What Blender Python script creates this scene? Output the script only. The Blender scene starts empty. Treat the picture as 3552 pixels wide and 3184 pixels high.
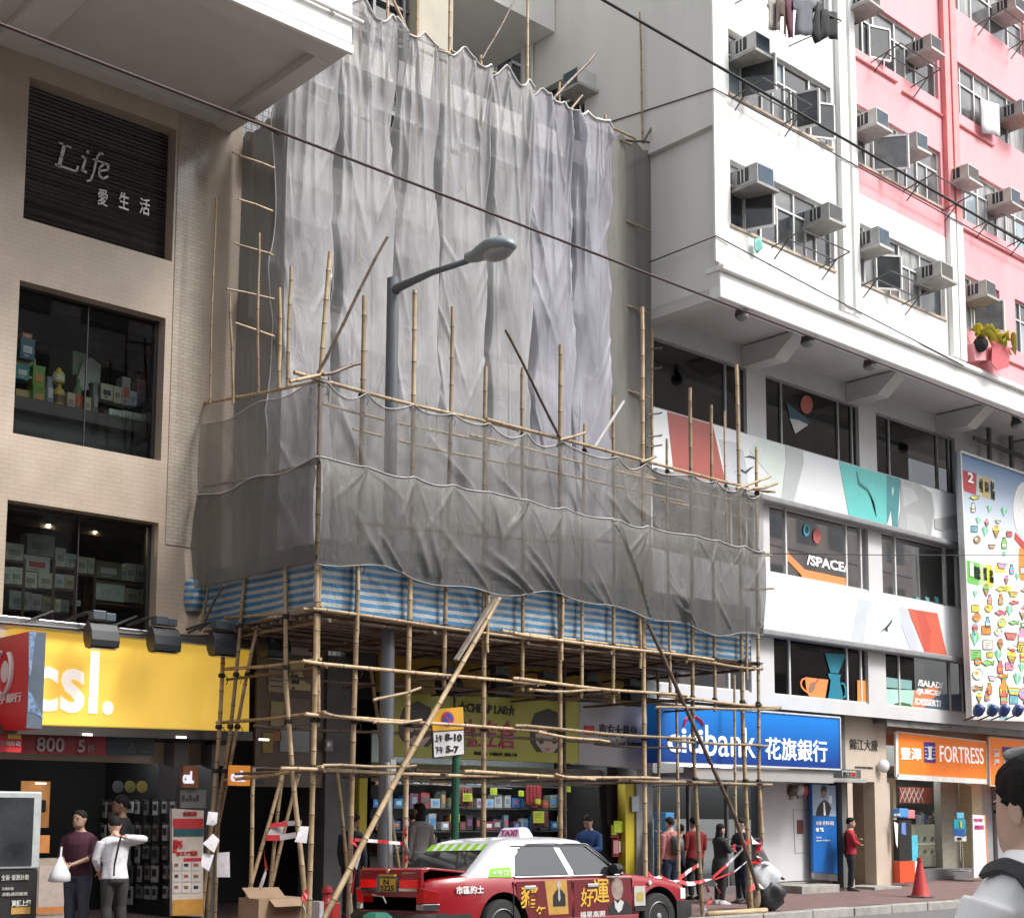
import bpy, bmesh, math, random
import numpy as np
from mathutils import Vector, Matrix, Euler
S = bpy.context.scene
COL = S.collection
rnd = random.Random(7)
# ------------------------------------------------------------------ camera
F, YAW, PIT, ROL, CY, CX = 4866.4, .844002709, .115814399, .00546771459, 2256.63, 1727.28
K = 3552 / 2030
CAM = np.array([0, 0, 1.77])
_fw = np.array([math.cos(YAW) * math.cos(PIT), math.sin(YAW) * math.cos(PIT), math.sin(PIT)])
_rt = np.array([math.sin(YAW), -math.cos(YAW), 0.])
_up = np.cross(_rt, _fw)
_R = _rt * math.cos(ROL) + _up * math.sin(ROL)
_U = -_rt * math.sin(ROL) + _up * math.cos(ROL)
cam = bpy.data.cameras.new("camera")
co = bpy.data.objects.new("camera", cam)
COL.objects.link(co)
cam.sensor_width = 36
cam.sensor_fit = 'HORIZONTAL'
cam.lens = F * 36 / 3552
cam.shift_x = (1776 - CX) / 3552
cam.shift_y = (CY - 1592) / 3552
cam.clip_start = .05
cam.clip_end = 2000
co.matrix_world = Matrix(((_R[0], _U[0], -_fw[0], CAM[0]), (_R[1], _U[1], -_fw[1], CAM[1]),
      (_R[2], _U[2], -_fw[2], CAM[2]), (0, 0, 0, 1)))
S.camera = co
# ------------------------------------------------------------------ world, sun, exposure
SUN_EL, SUN_AZ = math.radians(50), math.radians(-62)   # direction towards the sun, azimuth from +X
w = bpy.data.worlds.new("World")
S.world = w
w.use_nodes = True
nt = w.node_tree
sky = nt.nodes.new('ShaderNodeTexSky')
sky.sky_type = 'NISHITA'
sky.sun_disc = False
sky.sun_elevation = SUN_EL
sky.sun_rotation = math.radians(90) - SUN_AZ
sky.dust_density = 4
sky.air_density = 1
hs = nt.nodes.new('ShaderNodeHueSaturation')
hs.inputs['Saturation'].default_value = .22
nt.links.new(sky.outputs[0], hs.inputs['Color'])
bg = nt.nodes['Background']
nt.links.new(hs.outputs[0], bg.inputs['Color'])
bg.inputs['Strength'].default_value = .15
sl = bpy.data.lights.new("sun", 'SUN')
sl.energy = 1.8
sl.angle = math.radians(14)
sl.color = (1, .96, .9)
so = bpy.data.objects.new("sun", sl)
COL.objects.link(so)
sd = Vector((math.cos(SUN_EL) * math.cos(SUN_AZ), math.cos(SUN_EL) * math.sin(SUN_AZ), math.sin(SUN_EL)))
so.rotation_euler = (-sd).to_track_quat('-Z', 'Y').to_euler()
so.location = (0, 0, 30)
S.view_settings.view_transform = 'Standard'
S.view_settings.look = 'None'
S.view_settings.exposure = 0.95
S.view_settings.gamma = 1
S.cycles.max_bounces = 8
S.cycles.transparent_max_bounces = 24
S.cycles.caustics_reflective = False
S.cycles.caustics_refractive = False
# ------------------------------------------------------------------ measured rays: photo pixel (2030 wide) -> point on a wall plane
def _ray(x, y): return _fw + _R * (x * K - CX) / F - _U * (y * K - CY) / F
def atY(x, y, Y): d = _ray(x, y); return CAM + d * (Y / d[1])
def atX(x, y, X): d = _ray(x, y); return CAM + d * (X / d[0])
def atZ(x, y, Z): d = _ray(x, y); return CAM + d * ((Z - CAM[2]) / d[2])
# ------------------------------------------------------------------ materials
MATS = {}
def mat(name, col, rough=.6, metal=0., var=.12, scale=6., bump=0., emit=0., spec=.5, alpha=1., detail=4., streak=False, coat=0., dark=None):
 if name in MATS: return MATS[name]
 m = bpy.data.materials.new(name)
 MATS[name] = m
 m.use_nodes = True
 n = m.node_tree.nodes
 l = m.node_tree.links
 b = n['Principled BSDF']
 b.inputs['Roughness'].default_value = rough
 b.inputs['Metallic'].default_value = metal
 b.inputs['Specular IOR Level'].default_value = spec
 b.inputs['Coat Weight'].default_value = coat
 c = (*col, 1)
 if var > 0 or bump > 0:
  tc = n.new('ShaderNodeTexCoord')
  mp = n.new('ShaderNodeMapping')
  if streak: mp.inputs['Scale'].default_value = (1, 1, .12)
  no = n.new('ShaderNodeTexNoise')
  no.inputs['Scale'].default_value = scale
  no.inputs['Detail'].default_value = detail
  no.inputs['Roughness'].default_value = .6
  l.new(tc.outputs['Object'], mp.inputs['Vector'])
  l.new(mp.outputs[0], no.inputs['Vector'])
  rp = n.new('ShaderNodeValToRGB')
  d = dark or tuple(max(0, x * (1 - 2 * var)) for x in col)
  rp.color_ramp.elements[0].position = .3
  rp.color_ramp.elements[1].position = .62
  rp.color_ramp.elements[0].color = (*d, 1)
  rp.color_ramp.elements[1].color = c
  l.new(no.outputs['Fac'], rp.inputs['Fac'])
  l.new(rp.outputs[0], b.inputs['Base Color'])
  if emit: l.new(rp.outputs[0], b.inputs['Emission Color'])
  if bump:
   bp = n.new('ShaderNodeBump')
   bp.inputs['Strength'].default_value = bump
   bp.inputs['Distance'].default_value = .02
   l.new(no.outputs['Fac'], bp.inputs['Height'])
   l.new(bp.outputs[0], b.inputs['Normal'])
 b.inputs['Base Color'].default_value = c
 if emit:
  b.inputs['Emission Color'].default_value = c
  b.inputs['Emission Strength'].default_value = emit
 b.inputs['Alpha'].default_value = alpha
 return m
def tile_mat(name, c1, c2, mortar, sx, sz, msize, rough=.5, axis='XZ', bump=.3, gl=None, off=.5):
 m = bpy.data.materials.new(name)
 MATS[name] = m
 m.use_nodes = True
 n = m.node_tree.nodes; l = m.node_tree.links
 b = n['Principled BSDF']
 tc = n.new('ShaderNodeTexCoord')
 sp = n.new('ShaderNodeSeparateXYZ')
 l.new(tc.outputs['Object'], sp.inputs[0])
 cb = n.new('ShaderNodeCombineXYZ')
 ad = n.new('ShaderNodeMath')
 l.new(sp.outputs['X'], ad.inputs[0])
 if axis == 'XZ': l.new(sp.outputs['Y'], ad.inputs[1])
 else: ad.inputs[1].default_value = 0
 l.new(ad.outputs[0], cb.inputs['X'])
 l.new(sp.outputs['Z' if axis == 'XZ' else 'Y'], cb.inputs['Y'])
 br = n.new('ShaderNodeTexBrick')
 br.inputs['Scale'].default_value = 1
 br.inputs['Brick Width'].default_value = sx
 br.inputs['Row Height'].default_value = sz
 br.inputs['Mortar Size'].default_value = msize
 br.inputs['Color1'].default_value = (*c1, 1)
 br.inputs['Color2'].default_value = (*c2, 1)
 br.inputs['Mortar'].default_value = (*mortar, 1)
 br.offset = off
 l.new(cb.outputs[0], br.inputs['Vector'])
 no = n.new('ShaderNodeTexNoise')
 no.inputs['Scale'].default_value = 1.3
 no.inputs['Detail'].default_value = 5
 l.new(tc.outputs['Object'], no.inputs['Vector'])
 mx = n.new('ShaderNodeMix')
 mx.data_type = 'RGBA'; mx.blend_type = 'MULTIPLY'
 mx.inputs['Factor'].default_value = .35
 l.new(br.outputs['Color'], mx.inputs[6])
 l.new(no.outputs['Color'], mx.inputs[7])
 gy = n.new('ShaderNodeHueSaturation'); gy.inputs['Saturation'].default_value = 0; gy.inputs['Value'].default_value = 1.7
 l.new(no.outputs['Color'], gy.inputs['Color'])
 l.new(gy.outputs[0], mx.inputs[7])
 l.new(mx.outputs[2], b.inputs['Base Color'])
 b.inputs['Roughness'].default_value = rough
 if gl:
  nr = n.new('ShaderNodeMapRange'); nr.inputs[1].default_value = .45; nr.inputs[2].default_value = .6
  nr.inputs[3].default_value = gl; nr.inputs[4].default_value = rough
  l.new(no.outputs['Fac'], nr.inputs[0]); l.new(nr.outputs[0], b.inputs['Roughness'])
 bp = n.new('ShaderNodeBump'); bp.inputs['Strength'].default_value = bump; bp.inputs['Distance'].default_value = .004
 l.new(br.outputs['Fac'], bp.inputs['Height']); bp.invert = True
 l.new(bp.outputs[0], b.inputs['Normal'])
 return m
def net_mat(name, col, alpha, alpha2, scale=3., warm=None):
 """fine mesh cloth: partly see-through weave, translucent where light falls on it"""
 m = bpy.data.materials.new(name)
 MATS[name] = m
 m.use_nodes = True
 n = m.node_tree.nodes; l = m.node_tree.links
 n.remove(n['Principled BSDF'])
 out = n['Material Output']
 tc = n.new('ShaderNodeTexCoord')
 no = n.new('ShaderNodeTexNoise'); no.inputs['Scale'].default_value = scale; no.inputs['Detail'].default_value = 5; no.inputs['Distortion'].default_value = .5
 mp = n.new('ShaderNodeMapping'); mp.inputs['Scale'].default_value = (1, 1, .25)
 l.new(tc.outputs['Object'], mp.inputs[0]); l.new(mp.outputs[0], no.inputs['Vector'])
 rp = n.new('ShaderNodeValToRGB')
 rp.color_ramp.elements[0].position = .3; rp.color_ramp.elements[1].position = .7
 rp.color_ramp.elements[0].color = (*[c * .8 for c in col], 1); rp.color_ramp.elements[1].color = (*col, 1)
 l.new(no.outputs['Fac'], rp.inputs[0])
 d = n.new('ShaderNodeBsdfDiffuse'); t = n.new('ShaderNodeBsdfTranslucent'); g = n.new('ShaderNodeBsdfGlossy')
 g.inputs['Roughness'].default_value = .42
 for s in (d, t): l.new(rp.outputs[0], s.inputs['Color'])
 n2 = n.new('ShaderNodeTexNoise'); n2.inputs['Scale'].default_value = 5.5; n2.inputs['Detail'].default_value = 7; n2.inputs['Roughness'].default_value = .62; n2.inputs['Distortion'].default_value = 1.6
 m2 = n.new('ShaderNodeMapping'); m2.inputs['Scale'].default_value = (1, 1, .3); m2.inputs['Rotation'].default_value = (0, .25, 0)
 l.new(tc.outputs['Object'], m2.inputs[0]); l.new(m2.outputs[0], n2.inputs['Vector'])
 bp = n.new('ShaderNodeBump'); bp.inputs['Strength'].default_value = .55; bp.inputs['Distance'].default_value = .05
 l.new(n2.outputs['Fac'], bp.inputs['Height'])
 for s in (d, t, g): l.new(bp.outputs[0], s.inputs['Normal'])
 a = n.new('ShaderNodeMixShader'); a.inputs[0].default_value = .32
 l.new(d.outputs[0], a.inputs[1]); l.new(t.outputs[0], a.inputs[2])
 a2 = n.new('ShaderNodeMixShader'); a2.inputs[0].default_value = .035
 l.new(a.outputs[0], a2.inputs[1]); l.new(g.outputs[0], a2.inputs[2])
 tr = n.new('ShaderNodeBsdfTransparent')
 mr = n.new('ShaderNodeMapRange'); mr.inputs[1].default_value = .3; mr.inputs[2].default_value = .7
 mr.inputs[3].default_value = alpha; mr.inputs[4].default_value = alpha2
 l.new(no.outputs['Fac'], mr.inputs[0])
 x = n.new('ShaderNodeMixShader')
 l.new(mr.outputs[0], x.inputs[0]); l.new(tr.outputs[0], x.inputs[1]); l.new(a2.outputs[0], x.inputs[2])
 l.new(x.outputs[0], out.inputs['Surface'])
 return m
def glass_mat(name, tint=(.8, .85, .85), rough=.03, refl=.12, clear=.75):
 m = bpy.data.materials.new(name)
 MATS[name] = m
 m.use_nodes = True
 n = m.node_tree.nodes; l = m.node_tree.links
 n.remove(n['Principled BSDF'])
 out = n['Material Output']
 tr = n.new('ShaderNodeBsdfTransparent'); tr.inputs[0].default_value = (*[c * clear for c in tint], 1)
 g = n.new('ShaderNodeBsdfGlossy'); g.inputs['Roughness'].default_value = rough
 fr = n.new('ShaderNodeFresnel'); fr.inputs[0].default_value = 1.5
 ad = n.new('ShaderNodeMath'); ad.operation = 'MULTIPLY_ADD'; ad.inputs[1].default_value = 1.; ad.inputs[2].default_value = refl - .04
 ad.use_clamp = True
 l.new(fr.outputs[0], ad.inputs[0])
 x = n.new('ShaderNodeMixShader')
 l.new(ad.outputs[0], x.inputs[0]); l.new(tr.outputs[0], x.inputs[1]); l.new(g.outputs[0], x.inputs[2])
 l.new(x.outputs[0], out.inputs['Surface'])
 return m
def stripe_mat(name, c1, c2, freq, rough=.35, axis='Z', gloss=True):
 m = bpy.data.materials.new(name)
 MATS[name] = m
 m.use_nodes = True
 n = m.node_tree.nodes; l = m.node_tree.links
 b = n['Principled BSDF']
 tc = n.new('ShaderNodeTexCoord')
 sp = n.new('ShaderNodeSeparateXYZ'); l.new(tc.outputs['Object'], sp.inputs[0])
 no = n.new('ShaderNodeTexNoise'); no.inputs['Scale'].default_value = 1.5
 l.new(tc.outputs['Object'], no.inputs['Vector'])
 ma = n.new('ShaderNodeMath'); ma.operation = 'MULTIPLY_ADD'; ma.inputs[1].default_value = .035
 l.new(no.outputs['Fac'], ma.inputs[0]); l.new(sp.outputs[axis], ma.inputs[2])
 mu = n.new('ShaderNodeMath'); mu.operation = 'MULTIPLY'; mu.inputs[1].default_value = freq
 l.new(ma.outputs[0], mu.inputs[0])
 fr = n.new('ShaderNodeMath'); fr.operation = 'FRACT'; l.new(mu.outputs[0], fr.inputs[0])
 rp = n.new('ShaderNodeValToRGB')
 e = rp.color_ramp.elements
 e[0].position = .47; e[1].position = .53
 e[0].color = (*c1, 1); e[1].color = (*c2, 1)
 x = e.new(.95); x.color = (*c2, 1); x = e.new(1.); x.color = (*c1, 1)
 l.new(fr.outputs[0], rp.inputs[0])
 l.new(rp.outputs[0], b.inputs['Base Color'])
 b.inputs['Roughness'].default_value = rough
 n2 = n.new('ShaderNodeTexNoise'); n2.inputs['Scale'].default_value = 5; n2.inputs['Detail'].default_value = 6
 l.new(tc.outputs['Object'], n2.inputs['Vector'])
 bp = n.new('ShaderNodeBump'); bp.inputs['Strength'].default_value = .7; bp.inputs['Distance'].default_value = .05
 l.new(n2.outputs['Fac'], bp.inputs['Height']); l.new(bp.outputs[0], b.inputs['Normal'])
 return m
# ------------------------------------------------------------------ mesh building
class MB:
 def __init__(s): s.v = []; s.f = []; s.mi = []; s.cm = 0
 def add(s, vs, fs):
  o = len(s.v)
  s.v += [tuple(map(float, p)) for p in vs]
  for f in fs: s.f.append([i + o for i in f]); s.mi.append(s.cm)
  return s
 def box(s, x0, x1, y0, y1, z0, z1):
  return s.add([(x0, y0, z0), (x1, y0, z0), (x1, y1, z0), (x0, y1, z0), (x0, y0, z1), (x1, y0, z1), (x1, y1, z1), (x0, y1, z1)],
     [(0, 3, 2, 1), (4, 5, 6, 7), (0, 1, 5, 4), (1, 2, 6, 5), (2, 3, 7, 6), (3, 0, 4, 7)])
 def obox(s, c, ax, ay, az):
  c, ax, ay, az = map(np.array, (c, ax, ay, az))
  v = [c + a * ax + b * ay + d * az for d in (-1, 1) for (a, b) in ((-1, -1), (1, -1), (1, 1), (-1, 1))]
  return s.add(v, [(0, 3, 2, 1), (4, 5, 6, 7), (0, 1, 5, 4), (1, 2, 6, 5), (2, 3, 7, 6), (3, 0, 4, 7)])
 def beam(s, p, q, w, h, up=(0, 0, 1)):
  p = np.array(p, float); q = np.array(q, float); d = q - p; L = np.linalg.norm(d); d /= L
  u = np.array(up, float)
  if abs(u @ d) > .95: u = np.array((1., 0, 0))
  sd = np.cross(d, u); sd /= np.linalg.norm(sd); u = np.cross(sd, d)
  return s.obox((p + q) / 2, d * L / 2, sd * w / 2, u * h / 2)
 def quad(s, *p): return s.add(p, [tuple(range(len(p)))])
 def prism(s, pts, y0, y1):
  """polygon given as (x, z) pushed along Y"""
  n = len(pts)
  v = [(x, y0, z) for x, z in pts] + [(x, y1, z) for x, z in pts]
  return s.add(v, [tuple(range(n)), tuple(range(2 * n - 1, n - 1, -1))] + [(i, i + n, (i + 1) % n + n, (i + 1) % n) for i in range(n)])
 def rings(s, R, cap=True, closed=True):
  n = len(R[0]); v = [p for r in R for p in r]; f = []
  for k in range(len(R) - 1):
   for i in range(n if closed else n - 1):
    j = (i + 1) % n
    f.append((k * n + i, k * n + j, (k + 1) * n + j, (k + 1) * n + i))
  if cap: f.append(tuple(range(n - 1, -1, -1))); f.append(tuple((len(R) - 1) * n + i for i in range(n)))
  return s.add(v, f)
 def tube(s, pts, r, n=8, cap=True, flat=1.):
  pts = [np.array(p, float) for p in pts]
  if not hasattr(r, '__len__'): r = [r] * len(pts)
  R = []; prev = None
  for i, p in enumerate(pts):
   d = pts[min(i + 1, len(pts) - 1)] - pts[max(i - 1, 0)]
   d /= (np.linalg.norm(d) + 1e-9)
   if prev is None:
    a = np.array((0, 0, 1.)) if abs(d[2]) < .9 else np.array((1., 0, 0))
    prev = np.cross(d, a)
   u = prev - d * (prev @ d); u /= (np.linalg.norm(u) + 1e-9); prev = u
   w_ = np.cross(d, u)
   R.append([p + r[i] * (u * math.cos(t) + flat * w_ * math.sin(t)) for t in (2 * math.pi * k / n for k in range(n))])
  return s.rings(R, cap)
 def lathe(s, c, prof, n=16, ax=(0, 0, 1), cap=True):
  """profile of (radius, height) turned about an axis through c"""
  c = np.array(c, float); a = np.array(ax, float); a /= np.linalg.norm(a)
  t = np.array((1., 0, 0)) if abs(a[0]) < .9 else np.array((0, 1., 0))
  u = np.cross(a, t); u /= np.linalg.norm(u); w_ = np.cross(a, u)
  return s.rings([[c + a * h + max(r, 1e-4) * (u * math.cos(2 * math.pi * k / n) + w_ * math.sin(2 * math.pi * k / n)) for k in range(n)] for r, h in prof], cap)
 def sph(s, c, rx, ry=None, rz=None, n=10, m=7):
  ry = ry or rx; rz = rz or rx
  return s.rings([[(c[0] + rx * math.sin(t) * math.cos(p), c[1] + ry * math.sin(t) * math.sin(p), c[2] - rz * math.cos(t))
      for p in (2 * math.pi * k / n for k in range(n))] for t in (max(.06, min(math.pi - .06, math.pi * j / m)) for j in range(m + 1))])
 def grid(s, fn, nu, nv):
  v = [fn(i / nu, j / nv) for j in range(nv + 1) for i in range(nu + 1)]
  return s.add(v, [(j * (nu + 1) + i, j * (nu + 1) + i + 1, (j + 1) * (nu + 1) + i + 1, (j + 1) * (nu + 1) + i) for j in range(nv) for i in range(nu)])
 def wall(s, x0, x1, z0, z1, holes, y, yb, back=False):
  """front sheet at y with rectangular openings whose reveals run back to yb"""
  xs = sorted({x0, x1, *[h[0] for h in holes], *[h[1] for h in holes]}); zs = sorted({z0, z1, *[h[2] for h in holes], *[h[3] for h in holes]})
  xs = [x for x in xs if x0 <= x <= x1]; zs = [z for z in zs if z0 <= z <= z1]
  for a, b in zip(xs, xs[1:]):
   for c, d in zip(zs, zs[1:]):
    if any(h[0] <= (a + b) / 2 <= h[1] and h[2] <= (c + d) / 2 <= h[3] for h in holes): continue
    s.quad((a, y, c), (b, y, c), (b, y, d), (a, y, d))
  for a, b, c, d in holes:
   s.quad((a, y, c), (a, y, d), (a, yb, d), (a, yb, c)); s.quad((b, y, c), (b, yb, c), (b, yb, d), (b, y, d))
   s.quad((a, y, c), (a, yb, c), (b, yb, c), (b, y, c)); s.quad((a, y, d), (b, y, d), (b, yb, d), (a, yb, d))
  return s
 def shift(s, T):
  T = np.array(T); s.v = [tuple(T @ np.array((*p, 1)))[:3] for p in s.v]; return s
 def build(s, name, mats, parent=None, smooth=False, bevel=0., origin=None, solid=0., autos=None):
  me = bpy.data.meshes.new(name)
  if parent is not None: o0 = WL[parent]
  elif origin is not None: o0 = np.array(origin, float)
  else:
   a = np.array(s.v); o0 = np.array(((a[:, 0].min() + a[:, 0].max()) / 2, (a[:, 1].min() + a[:, 1].max()) / 2, a[:, 2].min()))
  me.from_pydata([(p[0] - o0[0], p[1] - o0[1], p[2] - o0[2]) for p in s.v], [], s.f)
  if not isinstance(mats, (list, tuple)): mats = [mats]
  for m in mats: me.materials.append(m)
  if len(mats) > 1: me.polygons.foreach_set('material_index', s.mi)
  if smooth: me.polygons.foreach_set('use_smooth', [True] * len(me.polygons))
  bm = bmesh.new(); bm.from_mesh(me); bmesh.ops.recalc_face_normals(bm, faces=bm.faces); bm.to_mesh(me); bm.free()
  o = bpy.data.objects.new(name, me)
  COL.objects.link(o)
  if autos is not None: me.set_sharp_from_angle(angle=math.radians(autos))
  if parent is not None: o.parent = parent; WL[o] = o0
  else: o.location = o0; WL[o] = o0
  if bevel:
   b = o.modifiers.new('bevel', 'BEVEL'); b.width = bevel; b.segments = 2; b.limit_method = 'ANGLE'; b.angle_limit = math.radians(40)
  if solid:
   b = o.modifiers.new('solid', 'SOLIDIFY'); b.thickness = solid
  return o
WL = {}
def tag(o, label=None, cat=None, group=None, kind=None):
 if label: o['label'] = label
 if cat: o['category'] = cat
 if group: o['group'] = group
 if kind: o['kind'] = kind
 return o
def thing(name, label, cat, loc=(0, 0, 0), rz=0., group=None, local=False):
 o = bpy.data.objects.new(name, None)
 COL.objects.link(o)
 o.empty_display_size = .2
 o.location = tuple(map(float, loc)); o.rotation_euler = (0, 0, rz)
 WL[o] = np.zeros(3) if (local or rz) else np.array(loc, float)
 return tag(o, label, cat, group)
def copy_thing(o, loc, label, rz=None, group=None):
 c = o.copy(); COL.objects.link(c); c.location = tuple(map(float, loc)); c['label'] = label
 if group: c['group'] = group
 if rz is not None: c.rotation_euler = (0, 0, rz)
 for ch in list(o.children):
  d = ch.copy(); COL.objects.link(d); d.parent = c
  for g in list(ch.children):
   e = g.copy(); COL.objects.link(e); e.parent = d
 return c
def P2(pts, Y): return [(lambda q: (q[0], q[2]))(atY(x, y, Y)) for x, y in pts]
_tc = {}
def text_mesh(s, bold=0., sp=1.):
 k = (s, bold, sp)
 if k in _tc: return _tc[k]
 cu = bpy.data.curves.new('t', 'FONT'); cu.body = s; cu.resolution_u = 3; cu.extrude = .5; cu.offset = bold; cu.space_character = sp
 o = bpy.data.objects.new('t', cu); COL.objects.link(o)
 bpy.context.view_layer.update()
 me = bpy.data.meshes.new_from_object(o.evaluated_get(bpy.context.evaluated_depsgraph_get()))
 v = np.array([tuple(p.co) for p in me.vertices]).reshape(-1, 3); f = [tuple(p.vertices) for p in me.polygons]
 bpy.data.objects.remove(o); bpy.data.curves.remove(cu); bpy.data.meshes.remove(me)
 lo = v.min(0); hi = v.max(0); v[:, 0] = (v[:, 0] - lo[0]) / (hi[0] - lo[0]); v[:, 1] = (v[:, 1] - lo[1]) / (hi[1] - lo[1])
 _tc[k] = (v, f)
 return v, f
def text(mb, s, x0, x1, z0, z1, y, depth=.012, bold=0., slant=0., sp=1., fn=None):
 """lettering stretched into the rectangle x0..x1, z0..z1 on the plane y (facing -Y); fn maps (u,v,w) instead when given"""
 v, f = text_mesh(s, bold, sp)
 if fn: return mb.add([fn(a, b, c) for a, b, c in v], f)
 return mb.add([(x0 + (x1 - x0) * a + slant * (b - .5) * (z1 - z0), y - depth * (c + .5), z0 + (z1 - z0) * b) for a, b, c in v], f)
def ell(cx, cz, rx, rz, n=20, a0=0, a1=2 * math.pi): return [(cx + rx * math.cos(a0 + (a1 - a0) * k / n), cz + rz * math.sin(a0 + (a1 - a0) * k / n)) for k in range(n)]
def bake(o, mods):
 """apply modifiers into the mesh"""
 bpy.context.view_layer.update()
 me = bpy.data.meshes.new_from_object(o.evaluated_get(bpy.context.evaluated_depsgraph_get()))
 o.modifiers.clear(); o.data = me
 return o
# ================================================================== materials
TILE = tile_mat('beige_tile', (.46, .378, .302), (.448, .366, .292), (.39, .32, .255), .19, .065, .005, .5, gl=.3, off=.5, bump=.1)
GREYTILE = tile_mat('grey_tile', (.45, .46, .48), (.40, .41, .44), (.2, .2, .21), .10, .10, .012, .4, off=0)
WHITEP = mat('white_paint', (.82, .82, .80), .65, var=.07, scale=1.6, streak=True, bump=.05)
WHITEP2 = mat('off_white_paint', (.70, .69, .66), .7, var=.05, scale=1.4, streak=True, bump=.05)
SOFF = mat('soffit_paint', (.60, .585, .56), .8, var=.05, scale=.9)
PINK = mat('pink_paint', (.82, .355, .385), .65, var=.05, scale=1.3, streak=True)
PINKD = mat('pink_pipe_paint', (.78, .27, .27), .5, var=.08, scale=4)
GREYP = mat('grey_paint', (.36, .36, .36), .6, var=.06, scale=2)
GREYL = mat('light_grey_paint', (.55, .55, .55), .6, var=.04, scale=2)
DARKW = mat('dark_metal', (.035, .037, .04), .4, var=.1)
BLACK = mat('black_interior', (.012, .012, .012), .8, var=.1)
ALU = mat('aluminium', (.68, .68, .67), .4, .15, var=.08, scale=20)
ALUD = mat('dark_aluminium', (.14, .14, .145), .4, .4, var=.05)
STEEL = mat('steel', (.42, .42, .43), .3, .85, var=.1)
GLASSD = glass_mat('dark_glass', (.55, .6, .62), .02, .14, .7)
GLASSC = glass_mat('clear_glass', (.92, .98, .95), .01, .045, .97)
PANE = mat('window_pane', (.05, .055, .06), .08, var=.3, scale=2, spec=.8)
PANE2 = mat('window_pane_grey', (.16, .165, .17), .14, var=.3, scale=2.5, spec=.8)
PANE3 = mat('curtained_pane', (.34, .345, .34), .2, var=.35, scale=7, spec=.6, streak=True)
PANE4 = mat('blue_pane', (.30, .36, .39), .12, var=.2, scale=2, spec=.7)
CONC = mat('concrete', (.33, .32, .30), .85, var=.15, scale=6, bump=.2)
WOOD = mat('shelf_wood', (.14, .085, .05), .6, var=.2, scale=8)
# ================================================================== ground
def zpave(x, y): return .15 + .02 * (min(max(y, 14.8), 18.8) - 14.8) + .010 * max(0, min(x, 40) - 25)
ASPH = mat('asphalt', (.15, .148, .15), .88, var=.16, scale=14, bump=.25, detail=8)
def zroad(y):
 if y > 12.6: return .09 * (14.75 - y) / 2.15
 return .09
mb = MB()
ys = [-400, -60, -13, 0, 6, 12.6, 13.3, 14, 14.75, 14.9]
mb.grid(lambda u, v: (-400 + 900 * u, ys[round(v * 9)], zroad(min(ys[round(v * 9)], 14.75)) if ys[round(v * 9)] < 14.8 else 0), 6, 9)
tag(mb.build('road', ASPH, origin=(0, 0, 0)), kind='structure')
mb = MB(); mb.box(-400, 500, 14.9, 500, -.5, -.01)
tag(mb.build('ground', CONC, origin=(0, 0, 0)), kind='structure')
PAVE = tile_mat('pavers', (.185, .115, .105), (.155, .095, .09), (.10, .07, .065), .22, .11, .006, .8, axis='XY', bump=.4)
mb = MB()
xs = [-40, 0, 10, 20, 25, 30, 35, 40, 60]; yy = [14.96, 16, 17, 18.8, 24]
mb.grid(lambda u, v: (xs[round(u * 8)], yy[round(v * 4)], zpave(xs[round(u * 8)], yy[round(v * 4)])), 8, 4)
tag(mb.build('pavement', PAVE, origin=(0, 0, 0)), kind='structure')
mb = MB()
x = -20.
while x < 60:
 L_ = 1.15 + rnd.random() * .25
 d = rnd.uniform(-.008, .008)
 mb.box(x, x + L_ - .02, 14.75 + d, 14.958, -.02, .15 + .010 * max(0, min(x, 40) - 25) + rnd.uniform(-.006, .006))
 x += L_
k = mb.build('kerb', CONC, origin=(0, 0, 0), bevel=.02)
tag(k, kind='structure')
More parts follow.
